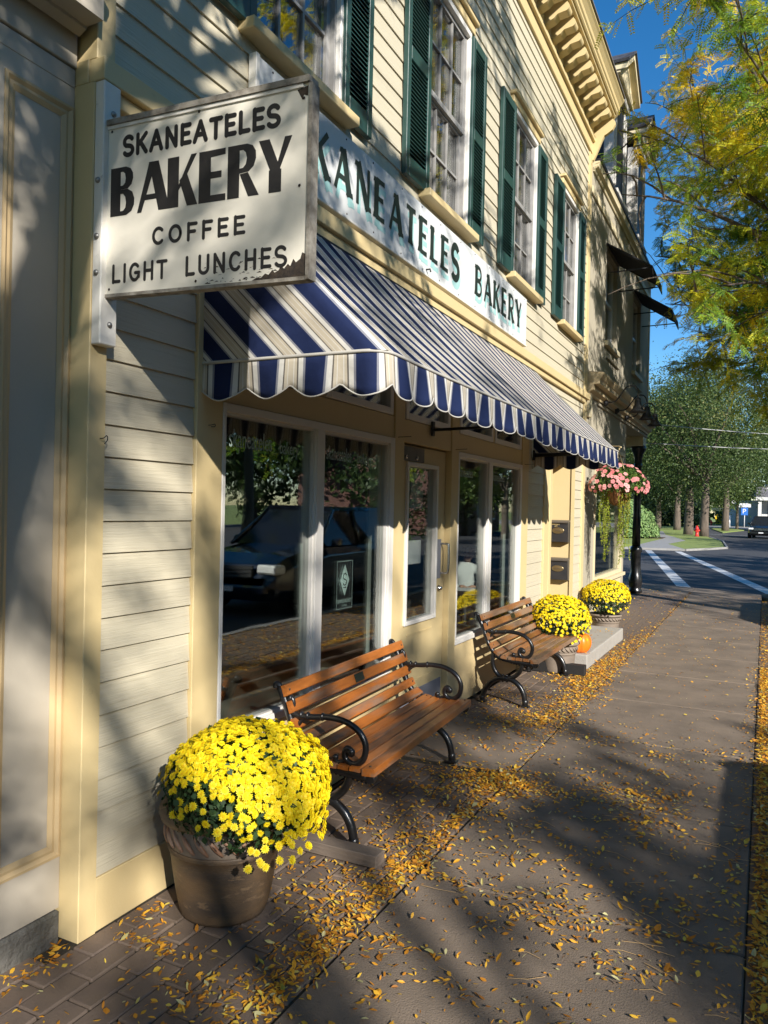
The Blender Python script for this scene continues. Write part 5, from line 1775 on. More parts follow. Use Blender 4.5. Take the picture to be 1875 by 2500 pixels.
# ------------------------------------------------------------------ hanging basket
hb = thing('hanging_basket', (0.43, 10.62, 1.70), 'hanging basket of pink impatiens with long yellow-green trailing vines', 'hanging basket')
cx, cy_, cz_ = 0.43, 10.62, 1.90
MB().lathe([(0.02, -0.20), (0.07, -0.195), (0.12, -0.15), (0.15, -0.08), (0.16, 0.0)], (cx, cy_, cz_), 28).build('liner', 'coir', hb)
wr = MB()
for k in range(14):
    a = 2 * PI * k / 14
    wr.tube([(cx + (r + 0.003) * math.cos(a), cy_ + (r + 0.003) * math.sin(a), cz_ + z) for r, z in ((0.07, -0.195), (0.12, -0.15), (0.15, -0.08), (0.16, 0.0))], 0.003, 4)
wr.build('wire', 'black_iron', hb)
ch = MB()
for k in range(3):
    a = 2 * PI * k / 3 + 0.3
    ch.tube([(cx + 0.16 * math.cos(a), cy_ + 0.16 * math.sin(a), cz_), (cx, cy_, cz_ + 0.52)], 0.0035, 5)
ch.tube([(cx, cy_, cz_ + 0.52), (cx, cy_, cz_ + 0.58)], 0.006, 6)
ch.build('chain', 'brass', hb)
nl_ = 2600
d = rand_unit(nl_)
d[:, 2] = np.where(d[:, 2] < -0.45, -d[:, 2], d[:, 2])
pc = np.array([cx, cy_, cz_ + 0.10]) + np.array([0.37, 0.36, 0.24]) * d * (nrnd.uniform(0.4, 1.0, nl_) ** 0.5)[:, None]
pc[:, 2] -= 0.45 * np.maximum(0, np.hypot(pc[:, 0] - cx, pc[:, 1] - cy_) - 0.2) ** 1.2
nn = unit(d + 0.6 * rand_unit(nl_) + np.array([0, 0, 0.4]))
tt = rand_unit(nl_); tt = unit(tt - nn * (tt * nn).sum(1, keepdims=True))
ln = nrnd.uniform(0.03, 0.055, nl_)
tag(quads_object('leaves', leaf_quads(pc, tt, nn, ln, ln * 0.6, 0.1), nrnd.uniform(0, 1, nl_), 'impatiens_leaf', hb), kind='stuff')
# pink blossoms: five round petals each
nf = 150
d = rand_unit(nf * 2)
d = d[d[:, 2] > -0.35][:nf]
pc = np.array([cx, cy_, cz_ + 0.11]) + np.array([0.385, 0.375, 0.25]) * d
pc[:, 2] -= 0.45 * np.maximum(0, np.hypot(pc[:, 0] - cx, pc[:, 1] - cy_) - 0.2) ** 1.2
B = basis(unit(d + 0.35 * rand_unit(len(d)) + np.array([0.25, -0.4, 0.1])))
Q, T_ = [], []
pm = []
for k in range(5):
    a = 2 * PI * k / 5
    ca, sa = math.cos(a), math.sin(a)
    f = lambda dd, s, z: (ca * dd - sa * s, sa * dd + ca * s, z)
    pm.append([f(0.002, 0, 0), f(0.018, 0.014, 0.003), f(0.030, 0, 0.001), f(0.018, -0.014, 0.003)])
pm = np.array(pm)
for i in range(len(d)):
    Q.append((pm @ B[i].T) * nrnd.uniform(0.85, 1.2) + pc[i]); T_.append(np.full(5, nrnd.uniform(0, 1)))
tag(quads_object('blossoms', np.concatenate(Q), np.concatenate(T_), 'pink_petal', hb), kind='stuff')
# trailing vines
Q, T_ = [], []
vst = MB()
for k in range(46):
    side = -1 if k % 2 else 1
    x0 = cx + (side * rnd.uniform(0.05, 0.15) - 0.05 if side < 0 else rnd.uniform(0.03, 0.17))
    y0 = cy_ + rnd.uniform(-0.16, 0.02)
    ln = rnd.uniform(0.45, 0.95)
    pts = []
    for i in range(13):
        u = i / 12
        pts.append((x0 + 0.02 * math.sin(u * 5 + k), y0 - 0.03 * math.sin(u * 2) + 0.012 * math.sin(u * 7 + k * 2), cz_ - 0.02 - ln * u))
    vst.tube(pts, 0.0013, 3, caps=False)
    m = int(ln / 0.0065)
    u = nrnd.uniform(0, 1, m)
    idx = np.clip((u * 12).astype(int), 0, 11)
    P0 = np.array(pts)
    base = P0[idx] + (P0[idx + 1] - P0[idx]) * (u * 12 - idx)[:, None]
    n_ = unit(rand_unit(m) + np.array([0.2, -0.6, 0.3]))
    t_ = rand_unit(m); t_ = unit(t_ - n_ * (t_ * n_).sum(1, keepdims=True))
    l_ = nrnd.uniform(0.011, 0.022, m)
    Q.append(leaf_quads(base, t_, n_, l_, l_ * 0.85, 0.1))
    tn = nrnd.uniform(0.0, 0.7, m)
    if side > 0: tn += 0.25 * (u < 0.35)
    T_.append(tn)
vst.build('vine_stem', 'stem_brown', hb)
tag(quads_object('vines', np.concatenate(Q), np.concatenate(T_), 'vine_leaf', hb), kind='stuff')
bkt = thing('basket_bracket', (0.0, 10.62, 2.46), 'brass arm holding the flower basket out from the stucco wall', 'bracket')
mb = MB()
mb.tube([(0.014, 10.62, 2.42), (0.30, 10.62, 2.50), (cx, 10.62, 2.495), (cx + 0.03, 10.62, 2.475), (cx + 0.01, 10.62, 2.462)], 0.008, 7)
mb.build('arm', 'brass', bkt)
bx('wall_plate', 'brass', bkt, 0.002, 0.014, 10.60, 10.64, 2.36, 2.50)
# ------------------------------------------------------------------ corner building beyond the bakery
cb = thing('corner_building', (0, 13.4, 0), 'beige stuccoed corner building with slate mansard, dormers and a bracketed shop cornice', 'building')
def w_(name, mt, *a, b=0.0, par=cb):
    return bx(name, mt, par, *a, b=b)
W1 = (11.76, 12.70, 4.18, 5.53)
W2 = (14.38, 15.28, 4.18, 5.53)
wl = MB()
wl.box(-0.25, -0.005, 10.522, W1[0], 3.14, 6.0)
wl.box(-0.25, -0.005, W1[1], W2[0], 3.14, 6.0)
wl.box(-0.25, -0.005, W2[1], 16.46, 3.14, 6.0)
for w in (W1, W2):
    wl.box(-0.25, -0.005, w[0], w[1], 3.14, w[2])
    wl.box(-0.25, -0.005, w[0], w[1], w[3], 6.0)
wl.box(-8.0, -0.251, 16.20, 16.46, 2.95, 6.0)
wl.box(-8.0, -7.8, 10.53, 16.2, 0.0, 6.0)
wl.build('wall', 'stucco', cb)
gw = MB()
gw.box(-0.20, -0.006, 10.522, 11.25, 0.0, 3.139)
gw.box(-0.20, -0.006, 11.25, 13.64, 0.0, 0.56)
gw.box(-0.20, -0.006, 11.25, 13.64, 2.55, 3.139)
gw.box(-0.20, -0.006, 13.64, 13.90, 0.0, 3.139)
gw.prism([(-0.006, 13.902), (-0.2, 13.902), (-2.9, 16.3), (-2.7, 16.3)], 'z', 0.0, 3.139)
gw.box(-8.0, -2.9, 16.1, 16.3, 0.0, 3.139)
gw.build('wall', 'stucco', cb)
w_('soffit', 'fascia_cream', -2.9, -0.255, 13.905, 16.19, 3.10, 3.139)
w_('beam', 'fascia_cream', -0.40, -0.002, 15.98, 16.40, 2.955, 3.138, b=0.006)
w_('corner_strip', 'fascia_cream', -0.02, 0.012, 16.38, 16.48, 3.50, 5.90, b=0.004)
# shop window of the corner building
swin = frame_mb(11.26, 13.63, 0.60, 2.54, 0.06, -0.09, 0.012).build('shop_window', 'fascia_cream', cb)
pane(11.32, 13.57, 0.66, 2.48, -0.05, swin)
bx('sill', 'fascia_cream', swin, -0.02, 0.07, 11.22, 13.68, 0.545, 0.598, b=0.004)
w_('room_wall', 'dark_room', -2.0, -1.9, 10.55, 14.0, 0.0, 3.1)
w_('window_display', 'beadboard', -0.9, -0.85, 11.4, 13.4, 0.4, 1.3)
w_('base_panel', 'fascia_cream', -0.01, 0.006, 11.30, 13.60, 0.05, 0.50, b=0.004)
w_('transom_board', 'fascia_cream', -0.02, 0.03, 11.25, 13.64, 2.56, 2.62, b=0.004)
# shop cornice
MB().prism([(-0.004, 3.205), (0.03, 3.205), (0.035, 3.235), (0.085, 3.262), (0.095, 3.335), (0.165, 3.340), (0.172, 3.395), (0.185, 3.405), (0.215, 3.455), (0.222, 3.488), (-0.004, 3.515)], 'y', 10.545, 16.46).build('shop_cornice', 'cornice_paint', cb)
w_('fascia_board', 'stucco', -0.004, 0.022, 11.28, 16.40, 3.142, 3.180, b=0.004)
w_('pilaster', 'fascia_cream', -0.004, 0.035, 10.56, 10.74, 2.9, 3.203, b=0.004)
# windows upstairs
for (y0, y1, z0, z1) in (W1, W2):
    w = frame_mb(y0, y1, z0, z1, 0.05, -0.13, -0.07).build('window', 'white_vinyl', cb)
    for za, zb in ((z0 + 0.05, (z0 + z1) / 2 - 0.012), ((z0 + z1) / 2 + 0.012, z1 - 0.05)):
        pane(y0 + 0.05, y1 - 0.05, za, zb, -0.10, w, 'upper_glass', 0.01)
    bx('sash', 'white_vinyl', w, -0.12, -0.075, y0 + 0.05, y1 - 0.05, (z0 + z1) / 2 - 0.022, (z0 + z1) / 2 + 0.022)
    bx('muntin', 'white_vinyl', w, -0.112, -0.080, (y0 + y1) / 2 - 0.009, (y0 + y1) / 2 + 0.009, (z0 + z1) / 2 + 0.024, z1 - 0.05)
    lace(y0 + 0.06, y1 - 0.06, z0 + 0.04, z1 - 0.04, -0.17, w)
    bx('sill', 'fascia_cream', w, -0.05, 0.06, y0 - 0.06, y1 + 0.06, z0 - 0.085, z0 - 0.012, b=0.004)
    bx('lower_board', 'stucco', w, -0.004, 0.03, y0 + 0.1, y1 + 0.2, 3.93, 3.97, b=0.003)
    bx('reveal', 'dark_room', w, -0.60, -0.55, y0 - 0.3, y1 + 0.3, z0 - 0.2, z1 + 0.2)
# main cornice bands and mansard
w_('fascia_board', 'fascia_cream', -0.004, 0.022, 10.535, 16.52, 5.92, 6.02, b=0.004)
w_('fascia_board', 'stucco', -0.25, 0.008, 10.523, 16.49, 6.003, 6.22)
MB().prism([(-0.3, 6.222), (0.03, 6.222), (0.045, 6.25), (0.085, 6.27), (0.09, 6.32), (0.10, 6.345), (-0.3, 6.36)], 'y', 10.56, 16.60).build('cornice', 'fascia_cream', cb)
w_('gutter', 'black_iron', 0.0, 0.115, 10.60, 16.62, 6.352, 6.40)
man = MB().prism([(-0.03, 6.37), (-0.85, 8.35), (-8.0, 8.6), (-8.0, 6.37)], 'y', 10.53, 16.55).build('mansard', 'slate', cb)
# slates on the visible part, each its own
SLM = None
for r in range(12):
    z = 6.40 + r * 0.155
    x = -0.022 - (z - 6.37) * 0.82 / 1.98
    for k in range(26):
        y = 10.56 + k * 0.232 + (0.116 if r % 2 else 0)
        if y > 16.3: continue
        if 11.86 < y + 0.1 < 12.80 or 13.88 < y + 0.1 < 15.0: continue
        if SLM is None:
            m_ = MB()
            p = [(-0.11, 0.06), (-0.06, 0.0), (0.06, 0.0), (0.11, 0.06), (0.11, 0.21), (-0.11, 0.21)]
            m_.prism(p, 'x', 0.0, 0.012)
            o_ = m_.build('slate', 'slate'); SLM = o_.data; bpy.data.objects.remove(o_)
        o_ = bpy.data.objects.new('slate', SLM)
        col.objects.link(o_)
        o_.parent = man
        o_.location = Vector((x + 0.014, y + 0.115, z)) - wloc(man)
        o_.rotation_euler = (0, -math.atan(0.82 / 1.98) + rnd.uniform(-.012, .012) - 0.03, rnd.uniform(-.01, .01))
def dormer(yc):
    d = MB().box(-1.2, 0.02, yc - 0.40, yc + 0.40, 6.42, 8.10).build('dormer', 'slate', cb)
    f = MB()
    for s in (-1, 1):
        f.box(-0.10, 0.052, yc + s * 0.43 - 0.07, yc + s * 0.43 + 0.07, 6.405, 8.0, b=0.006)
        f.box(0.053, 0.075, yc + s * 0.43 - 0.035, yc + s * 0.43 + 0.035, 6.55, 7.9, b=0.006)
        f.box(-0.10, -0.02, yc + s * 0.49 - 0.02, yc + s * 0.49 + 0.02, 6.41, 8.0, b=0.004)
    f.box(0.0, 0.10, yc - 0.50, yc + 0.50, 8.001, 8.12, b=0.006)
    f.box(0.0, 0.12, yc - 0.50, yc + 0.50, 6.405, 6.47, b=0.006)
    f.build('dormer_pilaster', 'dormer_white', d)
    fr = MB()
    fr.box(0.022, 0.04, yc - 0.34, yc + 0.34, 6.48, 8.0)
    fr.build('dormer_window', 'dormer_glass', d)
    g = MB()
    hw, ov = 0.62, 0.24
    # eaves box, pediment and shingled roof
    g.prism([(yc - hw, 8.125), (yc + hw, 8.125), (yc + hw, 8.20), (yc, 8.62), (yc - hw, 8.20)], 'x', -1.2, ov - 0.10)
    g.prism([(yc - hw - 0.02, 8.16), (yc - hw - 0.02, 8.25), (yc, 8.70), (yc + hw + 0.02, 8.25), (yc + hw + 0.02, 8.16), (yc, 8.60)], 'x', -1.2, ov)
    g.build('dormer_pediment', 'fascia_cream', d)
    s = MB()
    for sg in (-1, 1):
        s.prism([(yc, 8.705), (yc, 8.74), (yc + sg * (hw + 0.07), 8.28), (yc + sg * (hw + 0.05), 8.245)], 'x', -1.25, ov + 0.03)
    s.build('dormer_roof', 'slate', d)
dormer(12.33)
dormer(14.44)
# iron corner column
ic = thing('iron_column', (-0.13, 16.25, 0), 'slim black iron column holding up the overhanging corner', 'column')
MB().lathe([(0.135, 0.0), (0.135, 0.05), (0.118, 0.08), (0.118, 0.12), (0.13, 0.16), (0.135, 0.28), (0.115, 0.36), (0.10, 0.42), (0.095, 0.80), (0.118, 0.83), (0.122, 0.88), (0.105, 0.92), (0.085, 0.94)], (-0.13, 16.25, 0.0), 20).build('base', 'cast_iron', ic)
MB().lathe([(0.082, 0.94), (0.076, 1.6), (0.070, 2.52), (0.084, 2.54), (0.084, 2.59), (0.071, 2.61)], (-0.13, 16.25, 0.0), 20).build('shaft', 'cast_iron', ic)
MB().lathe([(0.073, 2.61), (0.078, 2.70), (0.10, 2.80), (0.135, 2.88), (0.15, 2.90), (0.15, 2.953)], (-0.13, 16.25, 0.0), 20, cap1=True).build('capital', 'cast_iron', ic)
# black window awnings
def small_awning(y0, y1, zt, label):
    t = thing('window_awning', (0, (y0 + y1) / 2, zt), label, 'awning', 'black awnings over the upper windows')
    pr, dr = 0.66, 0.42
    m_ = MB()
    m_.prism([(0.0, zt), (pr, zt - dr), (pr + 0.012, zt - dr - 0.14), (pr, zt - dr - 0.14), (pr - 0.012, zt - dr - 0.012), (0.0, zt - 0.02)], 'y', y0, y1)
    m_.build('canopy', 'black_canvas', t)
    fr = MB()
    for y in (y0 + 0.02, y1 - 0.02):
        fr.tube([(0.01, y, zt - dr - 0.03), (pr - 0.02, y, zt - dr - 0.02)], 0.010, 6)
        fr.tube([(0.01, y, zt - 0.03), (pr - 0.02, y, zt - dr - 0.02)], 0.010, 6)
    tag(fr.build('frame', 'black_iron', t), kind='stuff')
small_awning(11.70, 12.80, 5.62, 'black canvas awning over the nearer upstairs window of the beige building')
small_awning(14.30, 15.36, 5.62, 'black canvas awning over the farther upstairs window, jutting against the sky')
# gooseneck lamps
for i, (y, lb) in enumerate(((11.60, 'black gooseneck lamp over the shop cornice, nearest the flower basket'), (12.55, 'black gooseneck lamp in the middle of the row on the cornice'), (13.49, 'black gooseneck lamp farthest along the cornice'))):
    t = thing('gooseneck_lamp', (0.02, y, 3.20), lb, 'wall lamp', 'gooseneck lamps along the shop cornice')
    zb = 3.222
    m_ = MB().lathe([(0.055, 0.0), (0.055, 0.02), (0.03, 0.05), (0.018, 0.06)], (0, 0, 0), 14, cap1=True)
    m_.v = [(0.04 + p[2], y + p[0], zb + p[1]) for p in m_.v]
    m_.build('mount', 'black_iron', t)
    MB().tube(catmull([(0.09, y, zb), (0.20, y, zb + 0.02), (0.28, y, zb + 0.12), (0.36, y, zb + 0.22), (0.46, y, zb + 0.22), (0.51, y, zb + 0.14), (0.515, y, zb + 0.05)], 5), 0.010, 7).build('arm', 'black_iron', t)
    MB().lathe([(0.020, 0.05), (0.035, 0.045), (0.045, 0.01), (0.050, -0.05), (0.085, -0.12), (0.12, -0.155), (0.114, -0.155), (0.08, -0.115), (0.04, -0.05)], (0.515, y, zb), 20, cap1=False).build('shade', 'black_iron', t)
    MB().ball((0.515, y, zb - 0.09), 0.035, 10, 7, (1, 1, 1.3)).build('bulb', 'lamp_lens', t)
cbl = MB()
for z0, z1, y1 in ((3.45, 3.6, 0), (3.05, 3.25, 0)):
    a, b = Vector((-0.05, 16.52, z0)), Vector((9.5, 40.0, z1 + 2.4))
    cbl.tube([a + (b - a) * (i / 12) - Vector((0, 0, 0.5 * math.sin(PI * i / 12))) for i in range(13)], 0.010, 5)
tag(cbl.build('overhead_wires', 'cable_grey', None, (0, 16.5, 3.2)), 'two pale overhead wires running from the beige corner building across the street', 'cable')

# ------------------------------------------------------------------ trees
def limb_curve(p0, p1, sag, n=8, wig=0.15):
    p0, p1 = np.array(p0, float), np.array(p1, float)
    d = p1 - p0
    L_ = np.linalg.norm(d)
    w1, w2 = nrnd.normal(size=3), nrnd.normal(size=3)
    out = []
    for i in range(n + 1):
        t = i / n
        q = p0 + d * t + np.array([0, 0, sag * L_ * math.sin(PI * t)]) + wig * L_ * 0.25 * (w1 * math.sin(PI * t) * 0.6 + w2 * math.sin(2 * PI * t) * 0.3)
        out.append(q)
    return out

def locust(name, label, base, height, crown_c, crown_r, n_limb, n_sub, n_twig, n_frond, frond, trunk_r, tone_f, leaflets=8, seed=1, keep=None, fork=0.34, group=None):
    global nrnd
    save = nrnd
    nrnd = np.random.default_rng(seed)
    t = thing(name, base, label, 'tree', group)
    base = np.array(base, float)
    C, Rd = np.array(crown_c, float), np.array(crown_r, float)
    wood, twg = MB(), MB()
    top = base + np.array([(C[0] - base[0]) * 0.3, (C[1] - base[1]) * 0.3, height * fork])
    tp = limb_curve(base - np.array([0, 0, 0.2]), top, 0, 6, 0.08)
    wood.tube(tp, [trunk_r * (1.35 if i == 0 else 1.0 - 0.06 * i) for i in range(7)], 12)
    FB, FT, FN, FL, TN = [], [], [], [], []
    ga = 2.39996
    for i in range(n_limb):
        u = (i + 0.5) / n_limb
        zz = 1 - 1.75 * u
        rr = math.sqrt(max(0, 1 - zz * zz))
        a = i * ga + seed
        tgt = C + Rd * np.array([rr * math.cos(a), rr * math.sin(a), zz]) * nrnd.uniform(0.72, 0.92)
        st = tp[-1] + (C + np.array([0, 0, Rd[2] * 0.4]) - tp[-1]) * nrnd.uniform(0, 0.45) * (1 if zz > -0.2 else 0.1)
        lc = limb_curve(st, tgt, 0.10, 9, 0.25)
        r0 = trunk_r * nrnd.uniform(0.24, 0.36)
        wood.tube(lc, [r0 * (1 - 0.88 * k / 9) for k in range(10)], 7, caps=False)
        for j in range(n_sub):
            v = 0.25 + 0.75 * (j + nrnd.uniform(0, 1)) / n_sub
            k = min(int(v * 9), 8)
            p = lc[k] + (lc[k + 1] - lc[k]) * (v * 9 - k)
            dirn = unit((lc[k + 1] - lc[k])[None])[0]
            dd = nrnd.normal(size=3); dd[2] *= 0.55
            dd = unit((dirn * 0.7 + unit(dd[None])[0])[None])[0]
            ln = nrnd.uniform(0.16, 0.34) * Rd.mean()
            s2 = limb_curve(p, p + dd * ln, 0.06, 5, 0.3)
            wood.tube(s2, [r0 * 0.28 * (1 - 0.8 * m / 5) for m in range(6)], 5, caps=False)
            for m in range(n_twig):
                v2 = 0.15 + 0.85 * (m + nrnd.uniform(0, 1)) / n_twig
                k2 = min(int(v2 * 5), 4)
                p2 = s2[k2] + (s2[k2 + 1] - s2[k2]) * (v2 * 5 - k2)
                d2 = unit((unit((s2[k2 + 1] - s2[k2])[None])[0] * 0.6 + unit(nrnd.normal(size=(1, 3)) * np.array([1, 1, 0.5]))[0])[None])[0]
                l2 = nrnd.uniform(0.35, 0.75) * (frond / 0.17)
                p3 = p2 + d2 * l2 + np.array([0, 0, -0.18 * l2])
                if keep is not None and not keep(p3): continue
                twg.tube([p2, (p2 + p3) / 2 + np.array([0, 0, 0.05 * l2]), p3], [0.006, 0.004, 0.002], 3, caps=False)
                uu = (np.arange(n_frond) + nrnd.uniform(0, 1, n_frond)) / n_frond
                b_ = p2 + (p3 - p2) * uu[:, None] + np.array([0, 0, 0.05 * l2]) * np.sin(PI * uu)[:, None]
                side = np.cross(d2, [0, 0, 1.0]); side /= (np.linalg.norm(side) + 1e-6)
                sg = np.where(np.arange(n_frond) % 2 == 0, 1.0, -1.0)[:, None]
                ft = unit(d2 * 0.5 + side * sg * 0.9 + nrnd.normal(size=(n_frond, 3)) * 0.45 + np.array([0, 0, -0.38]))
                fn = unit(np.array([0.25, -0.2, 0.8]) + nrnd.normal(size=(n_frond, 3)) * 0.8)
                FB.append(b_); FT.append(ft); FN.append(fn)
                FL.append(frond * nrnd.uniform(0.7, 1.2, n_frond))
                TN.append(np.full(n_frond, tone_f(p3)) + nrnd.normal(size=n_frond) * 0.06)
    FB, FT, FN = np.concatenate(FB), np.concatenate(FT), np.concatenate(FN)
    FL, TN = np.concatenate(FL), np.concatenate(TN)
    # every frond: pairs of leaflets along a drooping midrib
    Q, T_ = [], []
    B = unit(np.cross(FN, FT)); N2 = np.cross(FT, B)
    for k in range(leaflets):
        u = (k + 0.7) / leaflets
        pos = FB + FT * (FL * u)[:, None] + np.array([0, 0, -1.0]) * (FL * 0.22 * u * u)[:, None]
        for s in (-1, 1):
            d_ = unit(FT * 0.45 + B * s + np.array([0, 0, -0.18]))
            ll = FL * (0.21 if leaflets >= 7 else 0.34) * (1 - 0.45 * abs(u - 0.45)) * 1.15
            Q.append(leaf_quads(pos, d_, unit(N2 + 0.25 * nrnd.normal(size=N2.shape)), ll, ll * (0.52 if leaflets >= 7 else 0.6)))
            T_.append(TN + nrnd.normal(size=len(TN)) * 0.05)
    wood.build('trunk', 'bark', t)
    tag(twg.build('twigs', 'twig_bark', t), kind='stuff')
    tag(quads_object('crown', np.concatenate(Q), np.concatenate(T_), 'locust_leaf', t), kind='stuff')
    nrnd = save
    return t
def tone_a(p):
    n = math.sin(p[0] * 1.9 + 1.0) * math.sin(p[1] * 1.4 + 2.0) + math.sin(p[2] * 1.7 + p[0] * 0.8) * 0.7
    return 0.50 + 0.24 * n + 0.085 * max(-3.0, min(p[2] - 5.6, 3.0)) - 0.05 * (p[0] - 2.0)
def tone_b(p):
    return 0.30 + 0.25 * math.sin(p[0] * 1.3 + p[1] * 0.9)
# street trees: the one seen at the upper right, and those whose shade falls on the scene
_ng = np.random.default_rng(404).random((64, 64))
def vnoise(u, v):
    iu, iv = math.floor(u), math.floor(v)
    fu, fv = u - iu, v - iv
    fu, fv = fu * fu * (3 - 2 * fu), fv * fv * (3 - 2 * fv)
    g = lambda a, b: _ng[a % 64, b % 64]
    return (g(iu, iv) * (1 - fu) + g(iu + 1, iv) * fu) * (1 - fv) + (g(iu, iv + 1) * (1 - fu) + g(iu + 1, iv + 1) * fu) * fv
_hx = Vector((SUN_DIR.y, -SUN_DIR.x, 0)).normalized()
_hy = SUN_DIR.cross(_hx)
def dapple_gaps(scale, thr, ou=0.0, ov=0.0):
    """crown broken into dense boughs with clear openings between them"""
    def f(p):
        P = Vector(p)
        u, v = P.dot(_hx) / scale + ou, P.dot(_hy) / scale + ov
        return 0.65 * vnoise(u, v) + 0.35 * vnoise(u * 2.3 + 7, v * 2.3 + 3) > thr
    return f
def gap(p, q, r):
    """openings in the crown, where light comes through to the shop front"""
    v = np.array(p) - np.array(q)
    d = np.array(SUN_DIR)
    return np.linalg.norm(v - d * (v @ d)) < r
KG = 'honey locusts along the kerb'
LIT_SPOTS = (((0.40, 2.40, 0.58), 0.70), ((0.0, 2.20, 1.25), 0.28), ((0.3, 3.7, 0.6), 0.24), ((0.3, 4.25, 0.65), 0.22), ((-0.12, 4.50, 1.0), 0.42), ((-0.12, 7.45, 1.05), 0.55), ((-0.66, 7.76, 0.95), 0.45), ((0.35, 7.7, 0.55), 0.5), ((0.65, 2.05, 2.42), 0.15), ((0.03, 4.63, 1.2), 0.3), ((0.0, 4.0, 1.14), 0.22), ((-0.08, 1.95, 0.9), 0.20), ((-0.08, 1.82, 1.75), 0.12), ((-0.08, 1.86, 2.5), 0.10), ((0.0, 2.3, 2.95), 0.12), ((1.3, 2.35, 0.0), 0.11), ((1.1, 3.4, 0.0), 0.14), ((1.65, 4.35, 0.0), 0.15), ((0.95, 4.2, 0.0), 0.12), ((1.55, 1.9, 0.0), 0.10), ((0.6, 3.3, 0.0), 0.12), ((1.5, 2.9, 0.0), 0.09))  # spots meant to be lit; crowns are opened along the sun's path to each
def boughs(scale, thr, ou, ov):
    f = dapple_gaps(scale, thr, ou, ov)
    return lambda p: f(p) and not any(gap(p, q, r) for q, r in LIT_SPOTS)
locust('honey_locust', 'honey locust with yellowing feathery leaves hanging over the street at the upper right', (3.9, 12.8, 0), 9.5, (3.0, 13.0, 6.4), (3.4, 6.0, 4.8), 36, 12, 10, 15, 0.15, 0.19, tone_a, 8, seed=5, group=KG,
       keep=lambda p: p[0] > (0.22 + 0.05 * max(0.0, 9.0 - p[1]) if p[2] > 6.3 else (1.15 if p[1] < 13.0 else 0.55)))
locust('honey_locust', 'honey locust by the kerb behind the camera', (3.3, -5.2, 0), 9.0, (3.2, -1.7, 7.0), (3.3, 3.9, 3.0), 13, 7, 6, 9, 0.22, 0.16, tone_b, 4, seed=9, group=KG, keep=boughs(0.42, 0.47, 0.0, 0.0))
locust('honey_locust', 'honey locust by the kerb beside the camera, its crown high over the sidewalk', (3.4, -2.4, 0), 9.5, (3.3, 3.1, 7.9), (2.6, 3.2, 2.3), 13, 7, 6, 9, 0.14, 0.16, tone_b, 4, seed=12, group=KG, keep=boughs(0.40, 0.50, 11.0, 4.0), fork=0.55)
locust('honey_locust', 'honey locust on the far side of the street behind the camera', (13.2, -7.0, 0), 12.0, (12.6, -7.8, 8.0), (4.4, 4.4, 4.2), 16, 8, 6, 10, 0.26, 0.22, tone_b, 4, seed=21, keep=boughs(0.52, 0.45, 3.0, 5.0))
locust('honey_locust', 'honey locust across the street, opposite the beige corner building', (13.4, 11.0, 0), 11.0, (13.2, 10.5, 7.2), (4.2, 4.6, 4.2), 13, 7, 6, 9, 0.3, 0.2, tone_b, 4, seed=33)
locust('honey_locust', 'honey locust across the street at the mouth of the side street', (13.4, 21.0, 0), 11.0, (12.8, 21.0, 7.2), (4.4, 4.8, 4.2), 13, 7, 6, 9, 0.3, 0.2, tone_b, 4, seed=35)

# far trees: crowns of larger leaf clumps on a branching trunk
def far_tree(name, label, base, h, crown_c, crown_r, n, leaf, trunk_r, mt='far_leaf', seed=1, group=None, fork=None, tone0=0.5, limbs=7):
    global nrnd
    save = nrnd
    nrnd = np.random.default_rng(seed)
    t = thing(name, base, label, 'tree', group)
    C, Rd = np.array(crown_c, float), np.array(crown_r, float)
    b = np.array(base, float)
    wood = MB()
    top = b + np.array([0, 0, (fork or (C[2] - Rd[2]) + 1.0) - b[2]])
    wood.tube(limb_curve(b - np.array([0, 0, 0.2]), top, 0, 5, 0.05), [trunk_r * (1.3 - 0.09 * i) for i in range(6)], 10)
    for i in range(limbs):
        a = i * 2.4 + seed
        tg = C + Rd * np.array([0.65 * math.cos(a), 0.65 * math.sin(a), nrnd.uniform(-0.3, 0.6)])
        wood.tube(limb_curve(top, tg, 0.05, 6, 0.2), [trunk_r * 0.6 * (1 - 0.14 * k) for k in range(7)], 6, caps=False)
    wood.build('trunk', 'bark', t)
    m = min(150, max(24, n // 130))
    cc = rand_unit(m) * (nrnd.uniform(0.15, 1.0, m) ** 0.45)[:, None]
    cl = C + Rd * cc * np.array([1, 1, 1])
    ti = nrnd.integers(0, m, n)
    sp = 0.20 * Rd.mean()
    P = cl[ti] + nrnd.normal(size=(n, 3)) * sp * np.array([1, 1, 0.65])
    nn = unit(unit(P - C) * 0.5 + rand_unit(n) + np.array([0, 0, 0.5]))
    tt = rand_unit(n); tt = unit(tt - nn * (tt * nn).sum(1, keepdims=True))
    ln = leaf * nrnd.uniform(0.6, 1.4, n)
    tone = tone0 + 0.17 * nrnd.normal(size=m)[ti] + 0.05 * nrnd.normal(size=n) + 0.14 * unit(P - C)[:, 2]  # shading put into the leaf tone: undersides darker than crown tops
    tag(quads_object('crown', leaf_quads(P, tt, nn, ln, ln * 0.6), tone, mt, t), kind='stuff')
    nrnd = save
    return t
FG = 'street trees beyond the side street'
far_tree('street_tree', 'big far street tree with a stout pale trunk beside the nearer red hydrant', (-1.85, 62.2, 0), 14, (-2.4, 62.5, 8.0), (5.8, 5.5, 5.0), 36000, 0.155, 0.27, seed=2, group=FG, tone0=0.55)
far_tree('street_tree', 'far street tree with a dark twin trunk just behind the hydrant', (-3.3, 66.0, 0), 14, (-4.6, 67, 8.4), (5.8, 5, 5.4), 32000, 0.165, 0.30, seed=3, group=FG, tone0=0.35)
